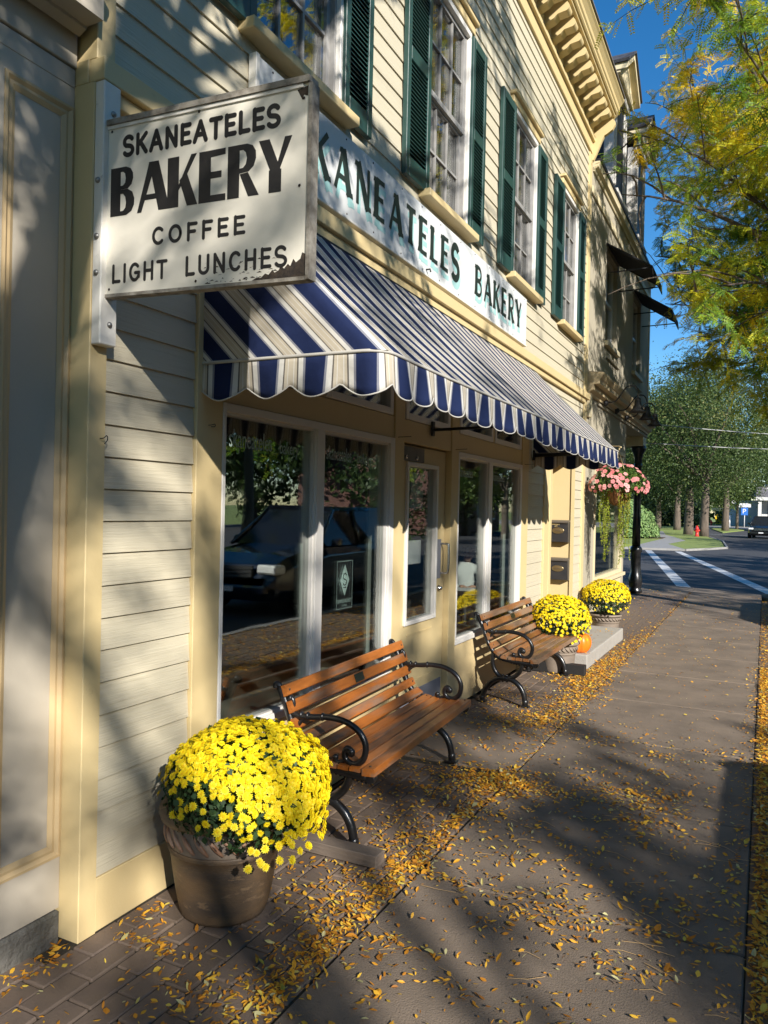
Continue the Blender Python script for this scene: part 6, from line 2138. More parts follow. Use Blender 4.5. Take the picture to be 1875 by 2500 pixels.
far_tree('street_tree', 'far street tree on the lawn, third trunk to the left of the hydrant', (-5.9, 84.4, 0), 15, (-7.0, 85, 8.8), (6.5, 5, 6.2), 28000, 0.20, 0.30, seed=4, group=FG, tone0=0.5)
far_tree('street_tree', 'dark slim street tree between the big hedge and the pale trunks', (-8.2, 88.0, 0), 15, (-9.2, 88, 8.6), (6.5, 5, 6.6), 24000, 0.21, 0.27, seed=6, group=FG, tone0=0.28)
far_tree('street_tree', 'tall thin-crowned tree rising over the far corner behind the others', (-1.5, 88.0, 0), 20, (-1.2, 90, 11.2), (7.0, 5, 7.8), 32000, 0.20, 0.30, seed=7, group=FG, tone0=0.62)
far_tree('street_tree', 'broad dark tree arching over the street at the right', (9.0, 98.0, 0), 18, (8.0, 98, 10.6), (7.8, 6, 6.8), 26000, 0.21, 0.45, seed=8, group=FG, tone0=0.42)
far_tree('round_tree', 'bright round-headed tree before the white house', (-0.75, 100.5, 0), 7, (-1.3, 100.6, 4.9), (3.3, 3.0, 2.6), 11000, 0.18, 0.15, mt='round_leaf', seed=10, tone0=0.5)
wd = []
save_n = nrnd
nrnd = np.random.default_rng(77)
NW = 26000
P = np.stack([nrnd.uniform(-40, 40, NW), nrnd.uniform(140, 175, NW), nrnd.uniform(0, 1, NW) ** 0.8], axis=1)
hh = 17 + 4 * np.sin(P[:, 0] * 0.35) + 3 * np.sin(P[:, 0] * 0.9 + 1)
P[:, 2] = P[:, 2] * hh
nn = unit(rand_unit(NW) + np.array([0, -0.5, 0.5])); tt = rand_unit(NW); tt = unit(tt - nn * (tt * nn).sum(1, keepdims=True))
ln = nrnd.uniform(0.5, 1.3, NW)
tag(quads_object('far_woods', leaf_quads(P, tt, nn, ln, ln * 0.6), 0.25 + 0.2 * np.sin(P[:, 0] * 0.5) + 0.12 * nrnd.normal(size=NW), 'far_leaf', None, (0, 155, 0)), 'dense dark wood closing the end of the street', None, None, 'stuff')
NH = 7000
P = np.stack([nrnd.uniform(-34, -5.5, NH), nrnd.uniform(108, 116, NH), nrnd.uniform(0, 1, NH) * 6.5], axis=1)
nn = unit(rand_unit(NH) + np.array([0, -0.6, 0.4])); tt = rand_unit(NH); tt = unit(tt - nn * (tt * nn).sum(1, keepdims=True))
ln = nrnd.uniform(0.5, 1.1, NH)
tag(quads_object('far_hedge', leaf_quads(P, tt, nn, ln, ln * 0.6), 0.12 + 0.1 * nrnd.normal(size=NH), 'far_leaf', None, (-18, 112, 0)), 'dark screen of bushes behind the far trunks', None, None, 'stuff')
# clipped bush on the corner
bu = thing('clipped_bush', (-6.15, 53.0, 0), 'big rounded green bush on the corner lawn behind the iron column', 'bush')
n = 9000
d = rand_unit(n); d[:, 2] = np.abs(d[:, 2])
P = np.array([-6.15, 53.0, 0.15]) + np.array([2.15, 1.9, 2.35]) * d * nrnd.uniform(0.86, 1.02, n)[:, None] * (1 + 0.05 * np.sin(d[:, 0] * 9) * np.cos(d[:, 2] * 8))[:, None]
nn = unit(d + 0.6 * rand_unit(n)); tt = rand_unit(n); tt = unit(tt - nn * (tt * nn).sum(1, keepdims=True))
ln = nrnd.uniform(0.12, 0.24, n)
tag(quads_object('leaves', leaf_quads(P, tt, nn, ln, ln * 0.6), 0.45 + 0.18 * nrnd.normal(size=n), 'bush_leaf', bu), kind='stuff')
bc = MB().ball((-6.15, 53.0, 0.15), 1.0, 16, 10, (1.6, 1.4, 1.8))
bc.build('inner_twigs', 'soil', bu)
nrnd = save_n
tag(MB().prism([(-7.9, 51.3), (-3.7, 52.6), (-3.85, 55.5), (-8.0, 55.5)], 'z', -0.1, 0.03).build('mulch_bed', 'mulch', None, (-5.7, 53, 0)), 'brown mulch bed under the clipped bush', None, None, 'structure')

# ------------------------------------------------------------------ street furniture far off
def hydrant(base, s, label):
    t = thing('fire_hydrant', base, label, 'hydrant', 'red fire hydrants down the street')
    MB().lathe([(0.17 * s, 0), (0.17 * s, 0.05 * s), (0.12 * s, 0.07 * s), (0.12 * s, 0.50 * s), (0.15 * s, 0.52 * s), (0.15 * s, 0.56 * s), (0.12 * s, 0.58 * s), (0.11 * s, 0.68 * s), (0.06 * s, 0.75 * s), (0.03 * s, 0.76 * s), (0.03 * s, 0.82 * s), (0.0, 0.82 * s)], base, 14).build('barrel', 'hydrant_red', t)
    m_ = MB()
    m_.tube([(base[0] - 0.21 * s, base[1], base[2] + 0.44 * s), (base[0] + 0.21 * s, base[1], base[2] + 0.44 * s)], 0.06 * s, 8)
    m_.tube([(base[0], base[1] - 0.22 * s, base[2] + 0.40 * s), (base[0], base[1] + 0.1, base[2] + 0.40 * s)], 0.08 * s, 8)
    m_.build('nozzle', 'hydrant_red', t)
hydrant((-2.3, 61.3, 0), 1.0, 'red fire hydrant on the far corner lawn in front of the pale tree trunk')
hydrant((-5.25, 129.0, 0), 1.1, 'small red fire hydrant much farther away beside the yellow bin')
yb_ = thing('yellow_bin', (-5.1, 151.0, 0), 'yellow bin far off on the lawn beside a sign post', 'bin')
MB().prism([(-5.75, 0.0), (-4.45, 0.0), (-4.3, 1.6), (-5.9, 1.6)], 'y', 150.6, 151.4).build('body', 'bin_yellow', yb_)
MB().prism([(-6.0, 1.62), (-4.2, 1.62), (-4.6, 2.2), (-5.6, 2.2)], 'y', 150.5, 151.5).build('lid', 'bin_yellow', yb_)
pp = thing('notice_post', (-2.13, 102.9, 0), 'broad pinkish wooden post with a white notice on the far lawn', 'post')
MB().box(-2.32, -1.98, 102.7, 103.0, 0, 3.3).build('post', 'pinkish_board', pp)
MB().box(-2.50, -1.92, 102.66, 102.695, 2.5, 3.3).build('notice', 'sign_white', pp)
MB().ball((-2.15, 102.85, 3.5), 0.17, 8, 6).build('finial', 'dull_metal', pp)
sp_ = thing('street_sign', (-2.45, 102.3, 0), 'white street name blade on a thin post left of the pinkish post', 'sign')
MB().tube([(-2.45, 102.3, 0), (-2.45, 102.3, 2.45)], 0.05, 7).build('post', 'sign_white', sp_)
MB().box(-3.7, -2.4, 102.28, 102.32, 2.15, 2.5).build('blade', 'sign_white', sp_)
for x, y, h, lb in ((-2.15, 114.3, 1.6, 'pale short post on the far forecourt, left of the round tree trunk'),):
    tag(MB().tube([(x, y, 0), (x, y, h * 0.5), (x, y, h)], [0.16, 0.15, 0.10], 9).build('bollard', 'sign_white', None, (x, y, 0)), lb, 'bollard')
bs = thing('parking_sign', (-0.385, 118.6, 0), 'blue parking sign with a white letter P below a white plate, by the far forecourt', 'sign')
MB().tube([(-0.385, 118.6, 0), (-0.385, 118.6, 3.2)], 0.06, 7).build('post', 'sign_white', bs)
MB().box(-0.82, 0.05, 118.50, 118.54, 1.7, 2.75).build('plate', 'sign_blue', bs)
MB().box(-1.2, 0.40, 118.50, 118.54, 2.8, 3.35).build('upper_plate', 'sign_white', bs)
lp = MB()
lettering(lp, 'P', (-0.62, 118.495, 1.95), (1, 0, 0), (0, 0, 1), (0, -1, 0), 0.6, 0.42, 0.10, 0.10, 'flat')
lp.build('letter', 'sign_white', bs)
lpp = thing('far_lamp_post', (2.6, 105.0, 0), 'pale grey lamp post at the right edge by the white house', 'lamp post')
MB().tube([(2.6, 105, 0), (2.6, 105, 5.2)], 0.13, 8).build('post', 'dull_metal', lpp)
MB().box(2.1, 3.2, 104.8, 105.2, 5.2, 5.5, b=0.05).build('lamp_head', 'sign_white', lpp)
# white house with a porch
hh_ = thing('white_house', (6.0, 128.0, 0), 'white house with a low grey roof and a porch at the far right', 'house')
MB().box(1.4, 16.0, 126.0, 140.0, 0.0, 4.6).build('wall', 'house_white', hh_)
MB().prism([(0.4, 4.62), (8.7, 9.3), (17.0, 4.62)], 'y', 125.2, 140.5).build('gable', 'house_white', hh_)
MB().prism([(0.0, 4.5), (0.0, 4.85), (8.7, 9.9), (17.4, 4.85), (17.4, 4.5), (8.7, 9.4)], 'y', 125.6, 141.0).build('roof', 'roof_grey', hh_)
MB().prism([(121.5, 4.15), (126.0, 5.9), (126.0, 4.15)], 'x', 1.0, 14.0).build('porch_roof', 'roof_grey', hh_)
MB().box(0.9, 14.1, 121.3, 121.5, 3.85, 4.3).build('porch_fascia', 'house_white', hh_)
for x in (1.5, 4.5, 8.0, 11.5):
    MB().box(x - 0.22, x + 0.22, 121.6, 122.0, 0.0, 4.14).build('porch_post', 'house_white', hh_)
MB().box(1.75, 4.2, 121.7, 121.85, 0.2, 1.9).build('porch_railing', 'house_white', hh_)
for x in (3.0, 6.5, 10.0):
    wd_ = MB().box(x - 0.6, x + 0.6, 125.90, 125.98, 1.2, 3.2).build('window', 'house_white', hh_)
    MB().box(x - 0.5, x + 0.5, 125.86, 125.895, 1.3, 3.1).build('pane', 'window_dark', wd_)
MB().box(-3.0, 1.2, 132, 139, 0, 4.0).build('wall', 'house_white', hh_)

# ------------------------------------------------------------------ vehicles
def vehicle(name, loc, yaw, label, paint, cat='car', suv=True, group=None, plate=False):
    """built nose towards -y, then turned by yaw"""
    t = thing(name, loc, label, cat, group)
    Lh, Wd, H = 4.6, 1.84, 1.68 if suv else 1.48
    hy = Lh / 2
    # body: lofted sections along y (half-width, bottom, shoulder, hood/boot height)
    secs = [(-hy, 0.66, 0.35, 0.60), (-hy + 0.10, 0.80, 0.26, 0.78), (-hy + 0.45, 0.90, 0.22, 0.92), (-hy + 1.05, 0.92, 0.20, 1.00), (-hy + 1.45, 0.92, 0.20, 1.04), (0.2, 0.92, 0.20, 1.06), (hy - 0.9, 0.92, 0.20, 1.08), (hy - 0.25, 0.90, 0.24, 1.06), (hy - 0.04, 0.82, 0.30, 0.98), (hy, 0.74, 0.40, 0.85)]
    mb = MB()
    vs = []
    for (y, w, z0, z1) in secs:
        vs += [(-w * 0.92, y, z0), (-w, y, z0 + 0.18), (-w, y, z1 - 0.16), (-w * 0.88, y, z1 - 0.02), (-w * 0.5, y, z1 + 0.02), (w * 0.5, y, z1 + 0.02), (w * 0.88, y, z1 - 0.02), (w, y, z1 - 0.16), (w, y, z0 + 0.18), (w * 0.92, y, z0)]
    n = 10
    fs = []
    for i in range(len(secs) - 1):
        for k in range(n):
            k2 = (k + 1) % n
            fs.append((i * n + k, i * n + k2, (i + 1) * n + k2, (i + 1) * n + k))
    fs.append(tuple(range(n))[::-1]); fs.append(tuple((len(secs) - 1) * n + k for k in range(n)))
    mb.add(vs, fs, False)
    off = Vector(loc)
    def put(m_, nm, mt, par=t, sub=0):
        m_.v = [(p[0] + off.x, p[1] + off.y, p[2] + off.z) for p in m_.v]
        o = m_.build(nm, mt, par)
        return o
    body = put(mb, 'body', paint)
    bm_ = body.modifiers.new('s', 'BEVEL'); bm_.width = 0.04; bm_.segments = 2; bm_.limit_method = 'ANGLE'
    cb0, cb1 = -hy + 1.25, (hy - 0.12 if suv else hy - 0.75)
    gh = MB()
    yf, yr = cb0 + 0.72, cb1 - (0.22 if suv else 0.65)
    z0, z1 = 1.03, H - 0.06
    gv = [(-0.84, cb0, z0), (0.84, cb0, z0), (0.84, cb1, z0), (-0.84, cb1, z0), (-0.64, yf, z1), (0.64, yf, z1), (0.64, yr, z1), (-0.64, yr, z1)]
    gh.add(gv, [(0, 1, 5, 4), (1, 2, 6, 5), (2, 3, 7, 6), (3, 0, 4, 7), (4, 5, 6, 7)])
    put(gh, 'windows', 'window_dark')
    rf = MB()
    rf.prism([(-0.66, z1 - 0.01), (-0.60, H - 0.01), (-0.3, H), (0.3, H), (0.60, H - 0.01), (0.66, z1 - 0.01)], 'y', yf - 0.03, yr + 0.05)
    for s in (-1, 1):
        rf.tube([(s * 0.85, cb0 - 0.03, z0), (s * 0.655, yf, z1)], 0.035, 6)
        rf.tube([(s * 0.85, cb1, z0), (s * 0.655, yr, z1)], 0.055, 6)
        rf.tube([(s * 0.85, 0.30, z0), (s * 0.655, 0.35, z1)], 0.035, 6)
    put(rf, 'roof', paint)
    for s in (-1, 1):
        for y in (-hy + 0.86, hy - 0.86):
            w = MB().lathe([(0.20, -0.10), (0.33, -0.11), (0.345, -0.06), (0.345, 0.06), (0.33, 0.11), (0.20, 0.10)], (0, 0, 0), 20)
            w.v = [(s * 0.84 + p[2], y + p[0], 0.345 + p[1]) for p in w.v]
            wo = put(w, 'wheel', 'tyre_rubber')
            r_ = MB().lathe([(0.0, 0.0), (0.19, 0.01), (0.20, 0.04)], (0, 0, 0), 16, cap0=False)
            r_.v = [(s * (0.92 + 0.02) - s * p[2] * 0.3, y + p[0], 0.345 + p[1]) for p in r_.v]
            put(r_, 'rim', 'car_silver', wo)
        hl = MB().box(s * 0.52, s * 0.86, -hy - 0.005, -hy + 0.30, 0.66, 0.80, b=0.03)
        put(hl, 'headlight', 'lamp_lens')
        mi = MB().box(s * 0.90, s * 1.08, cb0 + 0.28, cb0 + 0.38, 1.02, 1.16, b=0.03)
        put(mi, 'mirror', paint)
        tl_ = MB().box(s * 0.66, s * 0.86, hy - 0.10, hy - 0.01, 0.78, 1.0, b=0.02)
        put(tl_, 'tail_light', 'hydrant_red')
    gr = MB()
    gr.box(-0.46, 0.46, -hy - 0.02, -hy + 0.03, 0.60, 0.78, b=0.01)
    put(gr, 'grille', 'black_iron')
    for k in range(3):
        put(MB().box(-0.46, 0.46, -hy - 0.032, -hy - 0.021, 0.62 + 0.055 * k, 0.64 + 0.055 * k), 'grille_bar', 'chrome')
    put(MB().box(-0.72, 0.72, -hy - 0.05, -hy + 0.06, 0.36, 0.50, b=0.03), 'bumper', paint)
    if plate:
        put(MB().box(-0.16, 0.16, -hy - 0.062, -hy - 0.052, 0.40, 0.48), 'number_plate', 'sign_white')
    t.rotation_euler = (0, 0, yaw)
    return t
vehicle('parked_car', (2.15, 65.6, ROADZ), R(-5), 'dark sport utility car seen head-on at the far right, on the street beyond the crosswalk', 'car_black', 'car', True, plate=True)
vehicle('parked_car', (4.95, 11.6, ROADZ), 0.0, 'dark blue car parked at the kerb, mirrored in the near shop window', 'car_navy', 'car', True, plate=True)
vehicle('parked_car', (5.10, 1.42, ROADZ), 0.0, 'silver car parked at the kerb beside the camera, throwing its shadow on the sidewalk', 'car_silver', 'car', True)
# houses across the street, mirrored in the glass
def far_house(name, x0, x1, y0, y1, h, wall, label, brick=False):
    t = thing(name, (x0, (y0 + y1) / 2, 0), label, 'house')
    MB().box(x0, x1, y0, y1, 0, h).build('wall', wall, t)
    MB().box(x0 - 0.35, x1, y0 - 0.02, y1 + 0.02, h + 0.002, h + 0.35).build('roof', 'roof_grey', t)
    k = int((y1 - y0) / 2.4)
    for i in range(k):
        y = y0 + (i + 0.5) * (y1 - y0) / k
        for z in (1.0, 4.0):
            if z + 1.6 < h:
                f = MB().box(x0 - 0.04, x0 - 0.002, y - 0.55, y + 0.55, z - 0.08, z + 1.68).build('window', 'sign_white', t)
                MB().box(x0 - 0.06, x0 - 0.041, y - 0.45, y + 0.45, z, z + 1.6).build('pane', 'window_dark', f)
    return t
far_house('clapboard_house', 16.5, 26, 3.0, 16.0, 7.0, 'house_white', 'white clapboard house across the street from the beige corner building')
far_house('brick_house', 16.5, 26, -11.0, 2.9, 7.6, 'house_brick', 'red brick shop house across the street from the bakery')
far_house('clapboard_house', 16.5, 26, -28.0, -11.2, 7.4, 'house_white', 'white clapboard house across the street behind the camera')
far_house('brick_house', 16.5, 26, 44.0, 58.0, 8.0, 'house_brick', 'red brick house on the far side of the side street')
for k, (x, y, lb) in enumerate(((24.0, 46.0, 'tall dark tree along the side street, nearest the brick house'), (31.0, 45.5, 'tall dark tree along the side street, second from the brick house'), (39.0, 46.0, 'tall dark tree along the side street, farthest from the brick house'))):
    far_tree('street_tree', lb, (x, y, 0), 13, (x, y, 6.5), (4.8, 4.0, 6.0), 5000, 0.5, 0.3, seed=40 + k, group='trees along the side street', tone0=0.3)
far_tree('round_tree', 'dense green tree before the brick house, mirrored in the shop door', (14.2, 35.5, 0), 9, (14.2, 35.5, 4.8), (3.0, 3.4, 4.2), 6000, 0.25, 0.2, mt='far_leaf', seed=15, tone0=0.35)
far_tree('round_tree', 'second dense green tree before the brick house across the side street', (15.0, 47.0, 0), 9, (15.0, 47.0, 4.8), (3.0, 4.4, 4.2), 6000, 0.25, 0.2, mt='far_leaf', seed=16, tone0=0.4)
far_tree('round_tree', 'round green tree across the side street, mirrored in the far shop window', (11.5, 44.0, 0), 8, (11.5, 44.0, 5.0), (3.2, 3.2, 3.4), 5000, 0.25, 0.2, mt='round_leaf', seed=14, tone0=0.7)

# ------------------------------------------------------------------ people inside
def skin_body(name, joints, edges, mt, par, sub=2):
    me = bpy.data.meshes.new(name)
    off = wloc(par)
    me.from_pydata([Vector(j[0]) - off for j in joints], edges, [])
    o = bpy.data.objects.new(name, me)
    col.objects.link(o)
    o.parent = par
    sk = o.modifiers.new('skin', 'SKIN')
    sk.use_smooth_shade = True
    me.skin_vertices.new() if not me.skin_vertices else None
    for i, j in enumerate(joints):
        r = j[1]
        me.skin_vertices[0].data[i].radius = (r, r) if not isinstance(r, tuple) else r
    me.skin_vertices[0].data[0].use_root = True
    ss = o.modifiers.new('sub', 'SUBSURF'); ss.levels = sub; ss.render_levels = sub
    me.materials.append(M[mt])
    return o
def face_head(par, c, r, tilt, mt_hair, facing):
    """head with nose, eyes, mouth, ears and hair; facing: unit xy vector"""
    fx_, fy_ = facing
    rx, ry = -fy_, fx_
    def P(f, s, z):
        return (c[0] + fx_ * f + rx * (s + tilt * z), c[1] + fy_ * f + ry * (s + tilt * z), c[2] + z)
    hd = MB()
    prof = [(-1.05, 0.35), (-0.92, 0.55), (-0.6, 0.74), (-0.2, 0.80), (0.25, 0.83), (0.65, 0.76), (0.92, 0.52), (1.05, 0.15)]
    n = 18
    vs = []
    for z, w in prof:
        for k in range(n):
            a = 2 * PI * k / n
            f, s = math.cos(a) * w * 1.06 + 0.08 * (z < -0.3), math.sin(a) * w * 0.84
            vs.append(P(f * r, s * r, z * r))
    fs = []
    for i in range(len(prof) - 1):
        for k in range(n):
            fs.append((i * n + k, i * n + (k + 1) % n, (i + 1) * n + (k + 1) % n, (i + 1) * n + k))
    fs.append(tuple(range(n))[::-1])
    hd.add(vs, fs, True)
    hd.add([P(0.80 * r, -0.06 * r, 0.22 * r), P(0.80 * r, 0.06 * r, 0.22 * r), P(1.08 * r, 0.0, -0.16 * r), P(0.84 * r, 0.15 * r, -0.20 * r), P(0.84 * r, -0.15 * r, -0.20 * r)], [(0, 2, 1), (1, 2, 3), (0, 4, 2), (2, 4, 3)], False)
    for s in (-1, 1):
        hd.ball(P(0.05 * r, s * 0.74 * r, 0.0), 0.17 * r, 8, 6, (1, 1, 1.5))
    h = hd.build('head', 'skin', par)
    ey = MB()
    for s in (-1, 1):
        ey.ball(P(0.83 * r, s * 0.30 * r, 0.10 * r), 0.09 * r, 8, 5, (1, 1, 0.7))
        ey.add([P(0.90 * r, s * 0.16 * r, 0.28 * r), P(0.80 * r, s * 0.46 * r, 0.30 * r), P(0.80 * r, s * 0.46 * r, 0.36 * r), P(0.90 * r, s * 0.16 * r, 0.34 * r)], [(0, 1, 2, 3)])
    ey.build('eyes', 'hair_brown', h)
    MB().add([P(0.90 * r, -0.24 * r, -0.46 * r), P(0.96 * r, 0, -0.42 * r), P(0.90 * r, 0.24 * r, -0.46 * r), P(0.94 * r, 0, -0.54 * r)], [(0, 1, 2, 3)]).build('mouth', 'paper_red', h)
    hr = MB()
    for k in range(150):
        d = nrnd.normal(size=3); d /= np.linalg.norm(d)
        if d[2] < -0.35 or (d[0] > 0.45 and d[2] < 0.55): continue
        hr.ball(P(d[0] * r * 0.95 - 0.08 * r, d[1] * r * 0.88, d[2] * r * 1.05 + 0.12 * r), r * rnd.uniform(0.22, 0.34), 7, 5)
    hr.build('hair', mt_hair, h)
    return h
def hand(par, wrist, direction, palm_n, s, nm='hand'):
    """palm and five bent fingers"""
    d = Vector(direction).normalized(); n = Vector(palm_n).normalized(); b = d.cross(n).normalized(); n = b.cross(d)
    w = Vector(wrist)
    J = [(w, 0.020 * s), (w + d * 0.045 * s, 0.027 * s), (w + d * 0.085 * s, 0.026 * s)]
    E_h = [(0, 1), (1, 2)]
    for k, (o_, l) in enumerate(((-0.030, 0.060), (-0.010, 0.072), (0.010, 0.068), (0.028, 0.052))):
        i0 = len(J)
        base = w + d * 0.085 * s + b * o_ * s
        J += [(base, 0.011 * s), (base + d * l * 0.5 * s + n * 0.008 * s, 0.010 * s), (base + d * l * 0.85 * s + n * 0.030 * s, 0.009 * s)]
        E_h += [(2, i0), (i0, i0 + 1), (i0 + 1, i0 + 2)]
    i0 = len(J)
    tb = w + d * 0.03 * s - b * 0.028 * s
    J += [(tb - b * 0.012 * s, 0.012 * s), (tb + d * 0.030 * s - b * 0.030 * s + n * 0.01 * s, 0.010 * s), (tb + d * 0.055 * s - b * 0.034 * s + n * 0.02 * s, 0.009 * s)]
    E_h += [(1, i0), (i0, i0 + 1), (i0 + 1, i0 + 2)]
    return skin_body(nm, J, E_h, 'skin', par, 1)
# seated reader in a white jumper, at a small table behind the second window
S = 0.72
px_, py_ = -0.67, 7.80
pz_ = 1.02
p1 = thing('person', (px_, py_, 0.02), 'person in a white knitted jumper sitting at a table behind the second shop window', 'person', None)
def Q_(a, b, c):   # local: a to the right seen from the camera, b towards the camera, c up
    ra, rb = Vector((0.94, 0.34, 0)), Vector((0.34, -0.94, 0))
    return Vector((px_, py_, 0.0)) + ra * a * S + rb * b * S + Vector((0, 0, c))
J = [(Q_(0, 0, 0.50), 0.125 * S), (Q_(0, 0.02, 0.68), 0.135 * S), (Q_(0, 0.04, 0.86), 0.15 * S), (Q_(0, 0.05, 0.985), 0.10 * S), (Q_(0.02, 0.07, 1.045), 0.048 * S),
     (Q_(0.20, 0.05, 0.96), 0.066 * S), (Q_(0.27, 0.12, 0.80), 0.056 * S), (Q_(0.17, 0.28, 0.795), 0.046 * S),
     (Q_(-0.20, 0.05, 0.96), 0.066 * S), (Q_(-0.28, 0.12, 0.79), 0.056 * S), (Q_(-0.10, 0.30, 0.795), 0.044 * S)]
skin_body('jumper', J, [(0, 1), (1, 2), (2, 3), (3, 4), (3, 5), (5, 6), (6, 7), (3, 8), (8, 9), (9, 10)], 'knit_white', p1)
J = [(Q_(0, 0, 0.49), 0.13 * S), (Q_(0.10, 0.10, 0.47), 0.09 * S), (Q_(0.12, 0.42, 0.46), 0.075 * S), (Q_(0.12, 0.44, 0.10), 0.05 * S), (Q_(-0.10, 0.10, 0.47), 0.09 * S), (Q_(-0.12, 0.42, 0.46), 0.075 * S), (Q_(-0.12, 0.44, 0.10), 0.05 * S)]
skin_body('trousers', J, [(0, 1), (1, 2), (2, 3), (0, 4), (4, 5), (5, 6)], 'dark_cloth', p1)
for a in (0.12, -0.12):
    skin_body('shoe', [(Q_(a, 0.43, 0.055), 0.045 * S), (Q_(a, 0.60, 0.045), 0.036 * S)], [(0, 1)], 'shoe_dark', p1, 1)
hc = Q_(0.05, 0.09, 1.135)
skin_body('neck', [(Q_(0.02, 0.06, 1.03), 0.045 * S), (Q_(0.045, 0.085, 1.10), 0.045 * S)], [(0, 1)], 'skin', p1, 1)
face_head(p1, hc, 0.105 * S, 0.22, 'hair_brown', (0.52, -0.854))
hand(p1, Q_(0.165, 0.285, 0.797), Q_(-0.10, 0.34, 0.79) - Q_(0.17, 0.28, 0.797), (0, 0, -1), S * 1.05)
hand(p1, Q_(-0.09, 0.305, 0.797), Q_(0.16, 0.37, 0.79) - Q_(-0.10, 0.30, 0.797), (0, 0, -1), S * 1.05)
tb_ = thing('cafe_table', (px_ + 0.1, py_ - 0.26, 0.02), 'small dark cafe table before the person in white', 'table')
tc = Q_(0.0, 0.42, 0.0)
MB().lathe([(0.0, 0.735), (0.27, 0.735), (0.275, 0.75), (0.27, 0.762), (0.0, 0.762)], (tc.x, tc.y, 0), 28, cap0=False).build('tabletop', 'dark_wood', tb_)
MB().tube([(tc.x, tc.y, 0.03), (tc.x, tc.y, 0.735)], 0.03, 10).build('pedestal', 'black_iron', tb_)
MB().lathe([(0.18, 0.021), (0.17, 0.035), (0.03, 0.05)], (tc.x, tc.y, 0), 20).build('foot', 'black_iron', tb_)
bkp = Q_(-0.02, 0.40, 0.763)
tag(MB().box(bkp.x - 0.12, bkp.x + 0.10, bkp.y - 0.08, bkp.y + 0.08, 0.763, 0.79, b=0.003).build('book', 'paper_white', None, (bkp.x, bkp.y, 0.763)), 'thick white book lying on the cafe table', 'book')
ch_ = thing('cafe_chair', (px_, py_, 0.02), 'dark wooden chair under the person in white', 'chair')
s0 = Q_(0, 0.02, 0)
MB().box(s0.x - 0.2, s0.x + 0.2, s0.y - 0.2, s0.y + 0.2, 0.355, 0.39, b=0.008).build('seat', 'dark_wood', ch_)
for a in (-0.17, 0.17):
    for b in (-0.17, 0.17):
        MB().tube([(s0.x + a, s0.y + b, 0.02), (s0.x + a, s0.y + b, 0.355)], 0.018, 7).build('leg', 'dark_wood', ch_)
MB().box(s0.x - 0.2, s0.x + 0.2, s0.y + 0.185, s0.y + 0.21, 0.391, 0.85, b=0.008).build('backrest', 'dark_wood', ch_)
# second customer: dark top and jeans, half turned away, close to the glass
p2 = thing('person', (-0.47, 8.16, 0.02), 'person in a dark top and blue jeans standing just inside the second shop window', 'person')
qx, qy = -0.47, 8.16
J = [(Vector((qx, qy, 0.93)), 0.12), (Vector((qx, qy, 1.08)), 0.115), (Vector((qx - 0.01, qy, 1.26)), 0.125), (Vector((qx - 0.02, qy, 1.40)), 0.09), (Vector((qx - 0.025, qy, 1.47)), 0.055),
     (Vector((qx - 0.01, qy + 0.115, 1.36)), 0.055), (Vector((qx + 0.01, qy + 0.125, 1.12)), 0.046), (Vector((qx - 0.16, qy + 0.10, 1.00)), 0.038),
     (Vector((qx - 0.01, qy - 0.115, 1.36)), 0.055), (Vector((qx + 0.01, qy - 0.125, 1.12)), 0.046), (Vector((qx - 0.06, qy - 0.12, 0.92)), 0.038)]
skin_body('top', J, [(0, 1), (1, 2), (2, 3), (3, 4), (3, 5), (5, 6), (6, 7), (3, 8), (8, 9), (9, 10)], 'dark_cloth', p2)
J = [(Vector((qx, qy, 0.92)), 0.13), (Vector((qx, qy + 0.075, 0.82)), 0.09), (Vector((qx - 0.03, qy + 0.08, 0.48)), 0.065), (Vector((qx, qy + 0.08, 0.10)), 0.05), (Vector((qx, qy - 0.075, 0.82)), 0.09), (Vector((qx - 0.04, qy - 0.08, 0.48)), 0.065), (Vector((qx - 0.01, qy - 0.08, 0.10)), 0.05)]
skin_body('jeans', J, [(0, 1), (1, 2), (2, 3), (0, 4), (4, 5), (5, 6)], 'jeans', p2)
for a in (0.08, -0.08):
    skin_body('shoe', [(Vector((qx, qy + a, 0.06)), 0.045), (Vector((qx - 0.17, qy + a, 0.055)), 0.036)], [(0, 1)], 'shoe_dark', p2, 1)
skin_body('neck', [(Vector((qx - 0.025, qy, 1.45)), 0.052), (Vector((qx - 0.035, qy, 1.56)), 0.05)], [(0, 1)], 'skin', p2, 1)
face_head(p2, Vector((qx - 0.05, qy, 1.62)), 0.112, 0.0, 'hair_brown', (-1.0, 0.0))
hand(p2, Vector((qx - 0.16, qy + 0.10, 1.00)), (-0.9, 0.0, 0.1), (0, 0, -1), 1.0)
hand(p2, Vector((qx - 0.06, qy - 0.12, 0.92)), (-0.3, 0.0, -1.0), (-1, 0, 0), 1.0)

